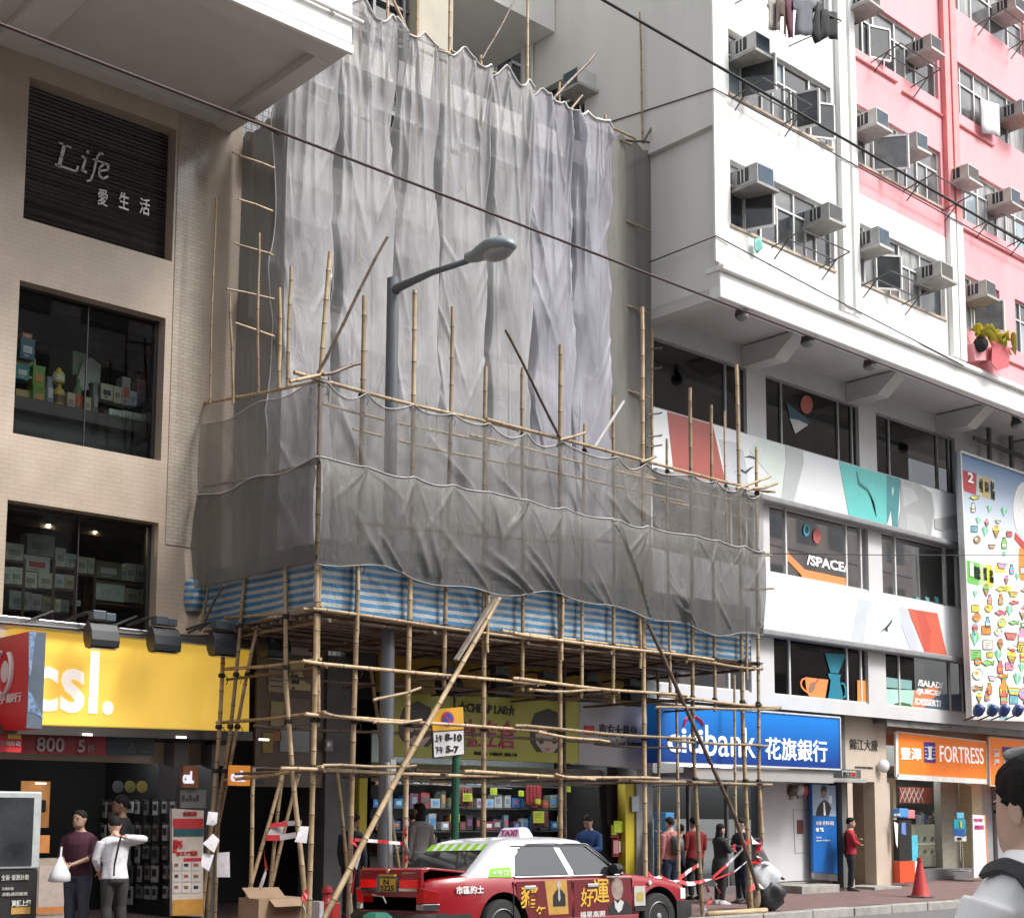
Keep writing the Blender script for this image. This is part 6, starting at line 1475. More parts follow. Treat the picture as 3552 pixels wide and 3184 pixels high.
for c, r_, lb in (((.10, .08, .05), (1567, 1567, 9), 'brown round alarm bell on the bank wall'), ((.62, .62, .6), (1582, 1565, 8), 'white round alarm bell on the bank wall'), ((.55, .10, .14), (1594, 1566, 8), 'pinkish red round alarm bell on the bank wall')):
 q = atY(r_[0], r_[1], YCW); t = thing('alarm_bell', lb, 'bell', (q[0], YCW - .08, q[2])); mb = MB(); mb.lathe((q[0], YCW - .002, q[2]), [(.11, 0), (.13, .04), (.11, .09), (.05, .12)], 16, ax=(0, -1, 0)); mb.build('dome', cmat(c), t, smooth=True); mb = MB(); mb.box(q[0] - .05, q[0] + .05, YCW - .05, YCW - .002, q[2] - .19, q[2] - .1); mb.build('mount', CONC, t)
t = thing('alarm_box', 'blue wedge shaped alarm box on the bank wall', 'alarm', atY(1606, 1566, YCW)); q = P2([(1604, 1552), (1612, 1556), (1614, 1580), (1597, 1576)], YCW); mb = MB(); mb.prism(q, YCW - .15, YCW - .003); mb.build('case', cmat((.04, .12, .38)), t, bevel=.01); mb = MB(); q = P2([(1603, 1566), (1611, 1568), (1611, 1574), (1602, 1572)], YCW); mb.prism(q, YCW - .16, YCW - .152); mb.build('label', cmat((.55, .6, .65)), t)
t = thing('advert_poster', 'tall blue advertising poster with a dark suited figure holding a cup', 'poster', atY(1635, 1740, 17.8))
mb = MB(); mb.prism(P2([(1609, 1553), (1657, 1556), (1660, 1732), (1613, 1728)], 17.8), 17.8, 17.86); mb.build('blue_print', smat('poster_blue', (.01, .12, .42), .03), t)
mb = MB(); mb.prism(P2([(1610, 1554), (1656, 1557), (1657, 1618), (1611, 1616)], 17.799), 17.794, 17.799); mb.build('sky_print', cmat((.35, .48, .62)), t)
mb = MB(); mb.prism(P2([(1617, 1616), (1620, 1601), (1627, 1590), (1634, 1585), (1642, 1590), (1648, 1601), (1643, 1617)], 17.793), 17.789, 17.793); mb.prism(P2(el(1633, 1565, 6, 9), 17.793), 17.788, 17.793); mb.build('suit_print', INK, t)
mb = MB(); mb.prism(P2(el(1633, 1574, 4.5, 8), 17.787), 17.784, 17.787); mb.build('face_print', cmat((.30, .18, .13)), t)
mb = MB(); mb.prism(P2([(1632, 1590), (1635, 1590), (1637, 1616), (1633, 1616)], 17.786), 17.783, 17.786); mb.prism(P2([(1643, 1576), (1649, 1577), (1649, 1592), (1643, 1591)], 17.793), 17.789, 17.793); ptext(mb, '給你 更多回贈', 1617, 1627, 1652, 1635, 17.796); ptext(mb, '8 %', 1617, 1640, 1632, 1648, 17.796, .05); ptext(mb, '立即申請', 1617, 1658, 1628, 1661, 17.796); ptext(mb, '信用卡優惠', 1618, 1664, 1645, 1667, 17.796); mb.build('white_print', WHITEF, t)
mb = MB(); mb.prism(P2([(1613, 1729), (1660, 1733), (1660, 1746), (1614, 1742)], 17.8), 17.79, 17.86); mb.build('kick_plate', STEEL, t)
mb = MB(); q = atY(1655, 1755, 17.4); mb.box(q[0] - 1.2, q[0] + .1, 17.35, 17.9, .17, .36); tag(mb.build('step', CONC, bevel=.015), 'low concrete step under the blue poster', 'step')
t = thing('water_dispenser', 'tall blue cabinet beside the bank entrance', 'cabinet', atY(1303, 1700, 17.6)); mb = MB(); pbox(mb, 1296, 1610, 1313, 1740, 17.6, .3); mb.build('case', cmat((.05, .24, .5)), t, bevel=.01); mb = MB(); pbox(mb, 1298, 1645, 1310, 1648, 17.29, .02); mb.build('handle', STEEL, t)
# ---- beige entrance portal
YE = 17.75
pt = thing('entrance_portal', 'beige stone building entrance with Chinese name letters between bank and orange shop', 'entrance', atY(1715, 1750, YE))
q0 = px(1672, 1500, YE); q1 = px(1757, 1500, YE); d0 = px(1692, 1650, YE); d1 = px(1736, 1650, YE); zt_ = atY(1710, 1418, YE)[2]; zd = atY(1712, 1549, YE)[2]
BE = smat('beige_stone', (.52, .44, .36), rough=.5, var=.05, scale=3)
mb = MB(); mb.box(q0, q1, YE, YE + .3, zd, zt_); mb.box(q0 + .12, d0, YE, YE + .3, .2, zd - .002); mb.box(d1, q1 + .1, YE, YE + .3, .2, zd - .002); mb.build('frame', BE, pt)
mb = MB(); mb.box(d0 - .02, d1 + .02, YE + 1.6, YE + 1.7, .2, zd + .3); mb.box(d1 + .001, d1 + .1, YE + .31, YE + 1.6, .2, zd + .3); mb.box(d0 - .1, d0 - .001, YE + .31, YE + 1.6, .2, zd + .3); mb.build('passage', cmat((.30, .24, .18)), pt)
mb = MB(); mb.box(d0 + .25, d1 - .2, YE + 1.55, YE + 1.6, 1.3, 1.9); mb.build('inner_board', cmat((.40, .32, .24)), pt)
mb = MB(); mb.box(d0, d1 + .2, YE - .5, YE + .3, .2, .27); mb.build('threshold', CONC, pt, bevel=.01)
mb = MB(); ptext(mb, '錦江大廈', 1684, 1465, 1740, 1487, YE - .004, .0); ptext(mb, 'KAM KONG BLDG', 1695, 1519, 1730, 1523, YE - .004); mb.build('lettering', smat('bronze_letter', (.05, .05, .05)), pt)
mb = MB(); mb.box(px(1662, 1480, YE), px(1671, 1480, YE), YE - .06, YE + .3, .25, zt_ + .02); mb.build('dark_strip', smat('strip_grey', (.13, .13, .12)), pt)
t = thing('exit_box', 'small dark sign box at the corner of the beige entrance', 'sign', atY(1683, 1533, YC + .1)); mb = MB(); pbox(mb, 1666, 1525, 1699, 1542, YC + .1, .1); mb.build('case', cmat((.10, .10, .10)), t, bevel=.008); mb = MB(); pbox(mb, 1669, 1527, 1697, 1540, YC - .002, .004); mb.build('face', cmat((.35, .4, .36)), t); mb = MB(); ptext(mb, '出口', 1671, 1529, 1684, 1539, YC - .007, .01); mb.build('lettering', INK, t); mb = MB(); ptext(mb, '188', 1686, 1530, 1696, 1539, YC - .007, .01); mb.build('number', REDF, t)
q = atY(1751, 1518, YE - .1); t = thing('convex_mirror', 'white round mirror on the beige entrance wall', 'mirror', q); mb = MB(); mb.lathe(q, [(.13, 0), (.15, .02), (.1, .06), (.02, .08)], 18, ax=(-.5, -1, 0)); mb.build('mirror', smat('mirror_white', (.7, .7, .7), rough=.15), t, smooth=True); mb = MB(); mb.tube([q, q + (.02, .1, 0)], .02, 6); mb.build('arm', WOOD, t)
q = atY(1707, 1588, YE + .8); mb = MB(); mb.lathe((q[0], q[1], q[2]), [(.02, .25), (.03, .1), (.1, .05), (.11, -.03), (.05, -.08)], 14); tag(mb.build('pendant_lamp', cmat((.25, .08, .07)), smooth=True), 'small red lamp hanging in the beige entrance', 'lamp')
# ---- orange electronics shop
YO1 = 17.6
t = thing('shop_sign', 'orange sign with white lettering and a purple tower logo', 'sign', atY(1860, 1500, YO1))
fp = [(1777, 1450), (1954, 1470), (1956, 1549), (1778, 1539)]
OG = smat('orange_panel', (.80, .19, .02), .12, .4, .02)
mb = MB(); mb.prism(P2(fp, YO1), YO1, YO1 + .05); mb.build('panel', OG, t)
mb = MB();
for a, b, w_ in ((fp[0], fp[3], .1), (fp[3], fp[2], .12), (fp[1], fp[2], .03), (fp[0], fp[1], .03)): q = P2([a, b], YO1); mb.beam((q[0][0], YO1 + .01, q[0][1]), (q[1][0], YO1 + .01, q[1][1]), w_, .05, up=(0, 1, 0))
mb.build('rim', cmat((.75, .74, .70)), t)
mb = MB(); ptext(mb, '豐澤', 1785, 1482, 1826, 1506, YO1 - .004, .01); ptext(mb, 'FORTRESS', 1863, 1480, 1949, 1512, YO1 - .004, .0); mb.build('lettering', smat('sign_white', (.85, .85, .85), .25), t)
mb = MB(); pbox(mb, 1832, 1471, 1854, 1511, YO1 - .003, .008); mb.build('logo_ground', cmat((.06, .03, .28)), t)
mb = MB(); mb.prism(P2([(1838, 1479), (1849, 1479), (1847, 1484), (1846, 1500), (1850, 1506), (1837, 1505), (1841, 1499), (1840, 1484)], YO1 - .012), YO1 - .018, YO1 - .012)
for i in range(4): pbox(mb, 1833, 1480 + i * 7, 1838, 1481.4 + i * 7, YO1 - .012, .005); pbox(mb, 1849, 1481 + i * 7, 1854, 1482.4 + i * 7, YO1 - .012, .005)
mb.build('logo_tower', WHITEF, t)
t = thing('shop_sign', 'second orange sign at the right edge behind the passer-by', 'sign', atY(2000, 1500, 17.55))
mb = MB(); mb.prism(P2([(1959, 1460), (2060, 1470), (2060, 1560), (1962, 1557)], 17.55), 17.55, 17.59); mb.build('panel', OG, t)
mb = MB(); ptext(mb, '豐', 1969, 1485, 1981, 1499, 17.546, .03); ptext(mb, '澤', 1969, 1504, 1981, 1517, 17.546, .03); ptext(mb, 'FORTRESS', 1990, 1503, 2050, 1525, 17.546); mb.build('lettering', WHITEF, t)
mb = MB(); pbox(mb, 1987, 1481, 2024, 1500, 17.547, .008); mb.build('logo_ground', cmat((.06, .03, .28)), t)
mb = MB(); q = P2([(1959, 1460), (2060, 1470), (2060, 1560), (1962, 1557)], 17.55)
for a, b in zip(q, q[1:] + q[:1]): mb.beam((a[0], 17.55, a[1]), (b[0], 17.55, b[1]), .03, .04, up=(0, 1, 0))
mb.build('rim', cmat((.6, .6, .58)), t)
t = thing('canopy', 'grey metal canopy over the orange shop sign', 'canopy', atY(1880, 1430, 17));
c0_, c1_ = px(1757, 1425, 17.4), 36
za_ = atY(1800, 1432, 17.45)[2]
mb = MB(); mb.box(c0_, c1_, 17.46, 17.9, za_ - .05, za_ + .05); mb.box(c0_, c1_, 17.38, 17.459, za_ - .12, za_ + .08); mb.build('roof_sheet', smat('canopy_sheet', (.24, .23, .22), var=.2, scale=4), t)
mb = MB(); mb.box(c0_ + .05, c1_, 17.86, 17.9, za_ - .5, za_ - .06); mb.build('backing', cmat((.38, .36, .32)), t)
YQ = 18.4
ff = thing('electronics_shop', 'lit electronics shopfront with glass counters under the orange sign', 'shopfront', atY(1850, 1730, YQ))
f0 = px(1765, 1650, YQ); f1 = 36.; zq = atY(1850, 1545, YQ)[2]
mb = MB(); mb.box(f0, f0 + .12, YQ - .1, YQ + .3, .25, zq); mb.box(px(1925, 1650, YQ), px(1945, 1650, YQ), YQ - .05, YQ + .3, .25, zq); mb.build('cream_jamb', cmat((.62, .56, .36)), ff)
mb = MB(); mb.box(px(1946, 1650, YQ), px(1968, 1650, YQ), YQ, YQ + .3, .25, zq); mb.box(px(1970, 1650, YQ), f1, YQ - .1, YQ + .3, .25, zq + .2); mb.build('grey_pier', cmat((.34, .34, .36)), ff)
mb = MB(); mb.box(f0, f1, YQ + 2.6, YQ + 2.7, .25, zq + .4); mb.box(f0, f1, YQ + .3, YQ + 2.6, zq + .2, zq + .3); mb.box(px(1890, 1650, YQ), px(1925, 1650, YQ), YQ + .31, YQ + .5, .25, zq); mb.build('interior', cmat((.30, .29, .24)), ff)
mb = MB(); mb.box(f0 + .1, px(1950, 1740, YQ), YQ - .2, YQ + .4, .2, .52); mb.build('plinth', cmat((.15, .15, .16)), ff)
for k, (r_, c, lb) in enumerate((((1780, 1560, 1845, 1592), (.28, .07, .04), 'dark red board with a diamond lattice in the orange shop'), ((1848, 1608, 1878, 1632), (.30, .14, .09), 'brown board inside the orange shop'), ((1881, 1604, 1896, 1624), (.25, .27, .3), 'grey notice inside the orange shop'), ((1901, 1603, 1915, 1622), (.5, .3, .3), 'notice with a red head inside the orange shop'))):
 mb = MB(); pbox(mb, *r_, YQ + 1.5, .04); mb.cm = 1
 if k == 0:
  for j in range(5): q = P2([(1783 + j * 9, 1562), (1795 + j * 9, 1590)], YQ + 1.45); mb.beam((q[0][0], YQ + 1.45, q[0][1]), (q[1][0], YQ + 1.45, q[1][1]), .02, .02); q = P2([(1795 + j * 9, 1562), (1783 + j * 9, 1590)], YQ + 1.44); mb.beam((q[0][0], YQ + 1.44, q[0][1]), (q[1][0], YQ + 1.44, q[1][1]), .02, .02)
 else: pbox(mb, r_[0] + 2, r_[1] + 3, r_[2] - 2, r_[1] + 7, YQ + 1.455, .005)
 tag(mb.build('board', [cmat(c), cmat((.5, .42, .38))]), lb, 'board')
t = thing('glass_counter', 'lit glass counter with silver watches inside the orange shop', 'counter', atY(1850, 1725, YQ + .5))
mb = MB(); a = atY(1815, 1640, YQ + .55); b = atY(1888, 1640, YQ + .55); z0 = .55; z1 = atY(1850, 1634, YQ + .55)[2]
mb.box(a[0], b[0], YQ + 1.05, YQ + 1.1, z0, z1); mb.box(a[0], b[0], YQ + .6, YQ + 1.05, z0, z0 + .3); mb.build('base', smat('counter_cream', (.55, .52, .40), .12), t)
mb = MB(); mb.quad((a[0], YQ + .55, z0), (b[0], YQ + .55, z0), (b[0], YQ + .55, z1), (a[0], YQ + .55, z1)); mb.build('pane', GLASSC, t)
for y_ in (1671, 1696): q = atY(1850, y_, YQ + .7); mb = MB(); mb.box(a[0] + .3, b[0] - .25, YQ + .65, YQ + .95, q[2] - .03, q[2]); mb.build('shelf_board', smat('white_glow_soft', (.7, .7, .65), .2), t)
for k in range(8):
 q = atY(1822 + (k % 4) * 15, (1668, 1693)[k // 4], YQ + .7); mb = MB(); mb.lathe((q[0], YQ + .75, q[2] + .07), [(.035, -.07), (.045, .0), (.035, .05)], 10, ax=(.2, -.3, 1)); tag(mb.build('watch_stand', STEEL), 'silver watch on a stand in the glass counter', 'watch', 'watches in the glass counter')
for k in range(9):
 q = atY(1822 + k * 9, 1632, YQ + .8); h_ = rnd.uniform(.12, .3); mb = MB(); mb.box(q[0] - .07, q[0] + .07, YQ + .7, YQ + .85, z1 + .003, z1 + h_); mb.cm = 1; mb.box(q[0] - .05, q[0] + .05, YQ + .694, YQ + .699, z1 + h_ * .2, z1 + h_ * .6)
 tag(mb.build('boxed_goods', [cmat(((.5, .5, .55), (.1, .2, .4), (.5, .35, .3), (.08, .08, .1))[k % 4]), cmat((.35, .35, .4))], bevel=.006), 'small product box standing on top of the glass counter', 'box', 'boxes on the glass counter')
t = thing('camera_display', 'black camera on the shelf above the glass counter', 'camera', atY(1822, 1615, YQ + 1)); q = atY(1818, 1625, YQ + 1); mb = MB(); mb.box(q[0] - .18, q[0] + .18, YQ + .95, YQ + 1.1, q[2], q[2] + .22); mb.lathe((q[0], YQ + .95, q[2] + .1), [(.09, 0), (.09, .12)], 14, ax=(0, -1, 0)); mb.build('body', INK, t, bevel=.02); mb = MB(); mb.lathe((q[0], YQ + .82, q[2] + .1), [(.06, 0), (.06, .008)], 14, ax=(0, -1, 0)); mb.build('lens', PANE4, t)
t = thing('phone_standee', 'black and red phone advertising column left of the glass counter', 'standee', atY(1785, 1745, 17.7))
YX = 17.75
mb = MB(); pbox(mb, 1771, 1625, 1796, 1705, YX, .15); mb.build('black_panel', INK, t)
mb = MB(); pbox(mb, 1770, 1706, 1800, 1748, YX, .18); mb.build('red_base', cmat((.72, .09, .03)), t)
mb = MB(); pbox(mb, 1768, 1602, 1786, 1620, YX - .02, .2); mb.build('blue_head', cmat((.08, .28, .65)), t, bevel=.02)
mb = MB(); pbox(mb, 1786.5, 1605, 1803, 1622, YX, .15); mb.build('pink_head', cmat((.65, .22, .24)), t, bevel=.02)
mb = MB(); mb.prism(P2([(1772, 1628), (1780, 1632), (1779, 1680), (1776, 1672)], YX - .152), YX - .157, YX - .152); ptext(mb, '新手機', 1772, 1612, 1784, 1617, YX - .225); mb.build('white_print', WHITEF, t)
mb = MB(); mb.prism(P2([(1787, 1630), (1795, 1630), (1796, 1655), (1787, 1652)], YX - .152), YX - .157, YX - .152); mb.build('blue_print', cmat((.15, .25, .6)), t)
mb = MB(); pbox(mb, 1798, 1655, 1812, 1705, YX + .3, .1); mb.cm = 1; pbox(mb, 1798, 1706, 1814, 1738, YX + .3, .1); tag(mb.build('promo_board', [cmat((.1, .5, .65)), cmat((.7, .72, .72))]), 'turquoise and white board behind the black phone column', 'board')
t = thing('sign_stand', 'blue and turquoise advertisement on a twin legged stand', 'sign stand', atY(1902, 1735, 17.9)); YX = 17.95
mb = MB(); pbox(mb, 1889, 1623, 1912, 1652, YX, .03); mb.build('picture', cmat((.02, .30, .38)), t)
mb = MB(); mb.prism(P2([(1889, 1643), (1896, 1641), (1904, 1644), (1912, 1642), (1913, 1658), (1890, 1656)], YX - .031), YX - .038, YX - .031); mb.build('sea_print', cmat((.02, .10, .32)), t)
mb = MB(); pbox(mb, 1890, 1656, 1913, 1667, YX, .034); mb.cm = 1; ptext(mb, '優惠', 1897, 1659, 1906, 1664, YX - .04); mb.build('foot_panel', [cmat((.68, .68, .68)), INK], t)
mb = MB(); pbox(mb, 1895, 1610, 1909, 1622, YX, .03); mb.build('head_panel', cmat((.12, .4, .6)), t, bevel=.01)
mb = MB(); pbox(mb, 1903, 1628, 1906, 1640, YX - .04, .01); mb.build('yellow_print', cmat((.6, .5, .1)), t)
mb = MB()
for x_ in (1898, 1907): q = atY(x_, 1667, YX); mb.tube([(q[0], YX, q[2]), (q[0] + .03, YX, .5)], .015, 6)
mb.box(atY(1892, 1735, YX)[0], atY(1914, 1735, YX)[0], YX - .15, YX + .15, .47, .5); mb.build('leg', cmat((.55, .53, .45)), t)
t = thing('banner_stand', 'tall white roll-up banner with pink lettering and an orange edge', 'banner', atY(1942, 1740, 17.4)); YX = 17.4
mb = MB(); mb.prism(P2([(1928, 1614), (1951, 1616), (1958, 1735), (1931, 1740)], YX), YX, YX + .03); mb.build('sheet', cmat((.72, .70, .72)), t)
mb = MB(); mb.prism(P2([(1951.5, 1614), (1954, 1616), (1961, 1733), (1958.5, 1735)], YX), YX + .005, YX + .04); mb.build('orange_edge', OG, t)
mb = MB(); ptext(mb, '优惠', 1932, 1635, 1940, 1642, YX - .004, .03); ptext(mb, '限時', 1931, 1622, 1948, 1628, YX - .004); ptext(mb, '優惠碼', 1932, 1635, 1950, 1643, YX - .004, .04); mb.build('pink_lettering', smat('pink_print', (.7, .06, .3)), t)
# ---- big illustrated billboard
YBB = 16.75
t = thing('billboard', 'tall illustrated food billboard at the right under the soffit', 'billboard', atY(1970, 1200, YBB))
bp_ = [(1901, 895), (2130, 975), (2130, 1432), (1925, 1424)]
BBM = smat('billboard_ground', (.8, .8, .82), 0, .5, 0)
n_ = BBM.node_tree.nodes; l_ = BBM.node_tree.links; tcx = n_.new('ShaderNodeTexCoord'); spx = n_.new('ShaderNodeSeparateXYZ'); rpx = n_.new('ShaderNodeValToRGB')
l_.new(tcx.outputs['Generated'], spx.inputs[0]); l_.new(spx.outputs['Z'], rpx.inputs[0]); rpx.color_ramp.elements[0].color = (.78, .8, .78, 1); rpx.color_ramp.elements[0].position = .62; rpx.color_ramp.elements[1].color = (.13, .24, .42, 1)
l_.new(rpx.outputs[0], n_['Principled BSDF'].inputs['Base Color'])
mb = MB(); mb.prism(P2(bp_, YBB), YBB, YBB + .12); mb.build('panel', BBM, t)
zC = lambda L: [((2950 + x * .38466) / K, (1400 + y * .38466) / K) for x, y in L]
rr = random.Random(3)
BBN = [0]
def bb(col, polys, nm='print', k=0):
 mb = MB()
 for j, p in enumerate(polys): BBN[0] += 1; mb.prism(P2(p, YBB), YBB - .004 - .0003 * BBN[0], YBB - .001)
 mb.build(nm, cmat(col), t)
bb((.42, .03, .04), [zC([(1003, 596), (1135, 630), (1130, 822), (1030, 790), (1012, 740)])], k=0)
bb((.5, .36, .12), [zC([(1190, 655), (1248, 672), (1246, 858), (1190, 838)])], k=0); bb((.5, .52, .42), [zC([(1138, 640), (1186, 655), (1186, 836), (1138, 820)]), zC([(1256, 680), (1298, 690), (1302, 880), (1256, 862)])], k=0)
mb = MB(); ptext(mb, '2', 1918, 937, 1929, 957, YBB - .012, .03); ptext(mb, '1', 1922, 1116, 1929, 1142, YBB - .012, .06); mb.build('numeral', WHITEF, t)
mb = MB(); ptext(mb, '小食', 1941, 948, 1948, 976, YBB - .012); ptext(mb, '壽司', 1953, 955, 1959, 976, YBB - .012); ptext(mb, '飲品', 1964, 954, 1971, 990, YBB - .012); ptext(mb, '餐廳', 1931, 1122, 1943, 1148, YBB - .012); ptext(mb, '雪糕', 1950, 1125, 1956, 1150, YBB - .012); ptext(mb, '甜品', 1962, 1130, 1969, 1155, YBB - .012); mb.build('lettering', INK, t)
bb((.16, .50, .10), [zC([(1042, 1408), (1160, 1440), (1155, 1640), (1050, 1612)])], k=0); bb((.5, .66, .3), [zC([(1162, 1440), (1222, 1450), (1222, 1640), (1160, 1630)])], k=0); bb((.6, .66, .05), [zC([(1225, 1452), (1278, 1455), (1285, 1655), (1228, 1645)])], k=0); bb((.72, .66, .12), [zC([(1300, 1448), (1395, 1455), (1395, 1525), (1305, 1520)]), zC([(1370, 1635), (1452, 1650), (1450, 1705), (1375, 1690)])], k=0)
PAL = [(.74, .30, .05), (.76, .64, .10), (.66, .14, .16), (.22, .55, .14), (.78, .32, .48), (.2, .48, .60), (.78, .76, .66), (.42, .24, .1), (.04, .04, .04), (.45, .72, .62)]
AW = MB(); AN = [0]
def ap(c, pts): AN[0] += 1; AW.cm = c; AW.prism(P2(pts, YBB), YBB - .0115 - .00001 * AN[0], YBB - .011)
def ol(pts, w_=.005):
 AW.cm = 8; q = [np.array((x, YBB - .02, z)) for x, z in P2(pts, YBB)]; AW.tube(q + [q[0]], w_, 4, cap=False)
def food(u, v, r):
 k = rr.randrange(7); c, c2, c3 = rr.sample(range(8), 3); T = lambda L: [(u + x * r, v + y * r) for x, y in L]
 if k == 0: p = T(el(0, 0, 1, 1.1, 12)); ap(c, p); ap(c2, T(el(-.2, -.2, .4, .4, 10))); ap(3, T([(0, -1), (.5, -1.5), (.3, -.9)])); ol(p)
 elif k == 1: p = T([(-1, -.3), (1, -.1), (.6, .9), (-.6, .8)]); ap(6, T(el(0, -.3, .9, .5, 12))); ap(c, p); ap(c2, T([(-.8, .1), (.85, .25), (.75, .5), (-.7, .35)])); ol(p)
 elif k == 2: p = T([(-.3, -1.6), (.3, -1.55), (.3, -.9), (.6, -.4), (.6, 1.2), (-.6, 1.15), (-.6, -.45), (-.3, -.9)]); ap(c, p); ap(c2, T([(-.6, 0), (.6, .05), (.6, .6), (-.6, .55)])); ap(c3, T([(-.35, -1.7), (.35, -1.65), (.35, -1.4), (-.35, -1.45)])); ol(p)
 elif k == 3: p = T([(-.7, -.2), (.7, -.1), (0, 1.6)]); ap(7, p); ap(c, T(el(0, -.5, .75, .7, 12))); ap(c2, T(el(.1, -1.1, .45, .4, 10))); ol(p)
 elif k == 4:
  for j in range(5): a = -2.3 + .45 * j; ap((3, 5, 9)[j % 3], T([(0, .8), (.8 * math.cos(a) - .15, 1.4 * math.sin(a)), (1.0 * math.cos(a), 1.7 * math.sin(a)), (.8 * math.cos(a) + .2, 1.3 * math.sin(a))]))
 elif k == 5: p = T([(-1.3, 0), (-.3, -.6), (.7, -.2), (1.2, -.6), (1.1, .5), (.7, .2), (-.3, .6)]); ap(c, p); ap(6, T(el(-.6, -.05, .15, .17, 8))); ol(p)
 else: p = T([(-.8, -.8), (.8, -.7), (.85, .8), (-.8, .75)]); ap(c, p); ol(p); [ap(8, T([(-.5, -.4 + j * .4), (.5 - .2 * j, -.36 + j * .4), (.5 - .2 * j, -.25 + j * .4), (-.5, -.29 + j * .4)])) for j in range(3)]
vv = 985.
while vv < 1420:
 uu = 1930 + rr.uniform(0, 8)
 while uu < 2122:
  r_ = rr.uniform(5.5, 10.5) * (1.25 if vv > 1190 else .9); u, v = uu + rr.uniform(-3, 3), vv + (uu - 1930) * .12 + rr.uniform(-5, 5)
  if not (1098 < v < 1165 and u < 1976) and v > 925 + (u - 1901) * .35 + 45 and v < 1412 and not (2005 < u < 2060 and v < 1110): food(u, v, r_)
  uu += rr.uniform(19, 29)
 vv += 22
AW.build('artwork', [cmat(c) for c in PAL], t)
bb((.75, .28, .05), [zC([(1518, 1300), (1600, 1310), (1600, 1600), (1530, 1590), (1515, 1500)])], k=2)
bb((.72, .72, .72), [el(2030, 1010, 22, 55)], k=2); bb((.5, .06, .05), [[(2012, 1055), (2035, 1080), (2060, 1090), (2060, 1105), (2030, 1092), (2010, 1068)]], k=3)
mb = MB(); q = P2(bp_, YBB)
for a, b in zip(q, q[1:] + q[:1]): mb.beam((a[0], YBB, a[1]), (b[0], YBB, b[1]), .05, .1, up=(0, 1, 0))
mb.build('rim', ALU, t)
mb = MB()
for x_ in (1962, 2006, 2050): q = atY(x_, 930 + (x_ - 1962) * .35, YBB + .3); mb.box(q[0] - .05, q[0] + .05, YBB + .25, YBB + .33, q[2] - 1, 11.2)
q = atY(1930, 868, YBB + .3); q2 = atY(2020, 905, YBB + .3); mb.beam(q, q2 + (1, 0, 0), .06, .1); mb.build('strut', ALUD, t)
for x_ in (1935, 1962, 1985, 2012): q = atY(x_, 1418, YBB - .3); mb = MB(); mb.lathe(q, [(.08, 0), (.12, .08), (.12, .2), (.1, .26)], 12, ax=(0, -.4, .6)); mb.build('lamp', smat('lamp_blue', (.03, .06, .2), rough=.2), t, smooth=True); mb = MB(); mb.tube([q, q + (0, .3, -.1)], .02, 6); mb.build('lamp_arm', DARKW, t)
# ceiling lights of the lit shops, fittings unseen, added to brighten the insides
for x_, Y_, w_, lb in ((900, 18.35, 1.1, 'left fluorescent ceiling light inside the green shop'), (1090, 18.35, 1.1, 'right fluorescent ceiling light inside the green shop'), (1830, 19.2, .9, 'fluorescent ceiling light inside the orange shop'), (1400, 19.4, .8, 'fluorescent ceiling light behind the bank glass'), (260, 19.4, .7, 'added fluorescent light deep in the phone shop')):
 q = atY(x_, 1500, Y_); z_ = 2.8; t = thing('ceiling_light', lb, 'light', (q[0], Y_, z_))
 mb = MB(); mb.box(q[0] - w_, q[0] + w_, Y_ - .05, Y_ + .05, z_ + .02, z_ + .06); mb.build('housing', ALU, t)
 mb = MB(); mb.box(q[0] - w_, q[0] + w_, Y_ - .04, Y_ + .04, z_ - .01, z_ + .019); mb.build('tube', smat('fluorescent', (.9, .95, 1), 22, var=0) if x_ > 300 else smat('fluorescent_dim', (.9, .95, 1), 22, var=0), t)
# ================================================================== street furniture
LG = smat('lamp_grey', (.12, .135, .15), rough=.4, var=.08)
q0 = atY(779, 560, 15.35)
sl_ = thing('street_lamp', 'tall grey street lamp with its arm reaching over the road above the nets', 'street lamp', (q0[0], 15.35, .16))
X_ = q0[0]
mb = MB(); mb.lathe((X_, 15.35, .16), [(.14, 0), (.14, .35), (.10, .5), (.098, 4), (.085, 9.0), (.085, 9.15), (.02, 9.17)], 14); mb.build('pole', LG, sl_, smooth=True, autos=40)
a = atX(790, 570, X_); b = atX(928, 517, X_)
mb = MB(); mb.tube([(X_, 15.3, a[2] - .03), (X_, a[1], a[2] + .0), (X_, (a[1] + b[1]) / 2, (a[2] + b[2]) / 2 + .03), (X_, b[1], b[2])], [.07, .065, .045, .04], 10); mb.build('arm', LG, sl_, smooth=True)
h0 = atX(925, 512, X_); h1 = atX(1018, 488, X_)
d = np.array((0, h1[1] - h0[1], h1[2] - h0[2])); L_ = np.linalg.norm(d); d /= L_
mb = MB(); R_ = []
for f, w_, t_, o_ in ((0, .04, .04, 0), (.03, .07, .07, 0), (.2, .10, .085, 0), (.38, .14, .11, .03), (.6, .19, .125, .05), (.82, .18, .11, .05), (.95, .11, .07, .04), (1., .03, .02, .03)):
 c = h0 + d * L_ * f + np.array((0, 0, o_)); u = np.array((1., 0, 0)); v = np.cross(d, u)
 R_.append([c + u * w_ * math.cos(t) + v * t_ * math.sin(t) for t in (2 * math.pi * k / 16 for k in range(16))])
mb.rings(R_); mb.build('head', smat('lamp_head', (.20, .235, .25), rough=.4), sl_, smooth=True)
mb = MB(); c = h0 + d * L_ * .68; mb.sph((c[0], c[1], c[2] - .03), .15, .26, .11, 14, 9); mb.build('lens', smat('lamp_lens', (.30, .31, .31), rough=.15), sl_, smooth=True)
mb = MB(); mb.box(X_ - .045, X_ + .045, 15.18, 15.24, 2.2, 2.5); mb.build('plate', smat('plate_pale', (.5, .5, .48)), sl_)
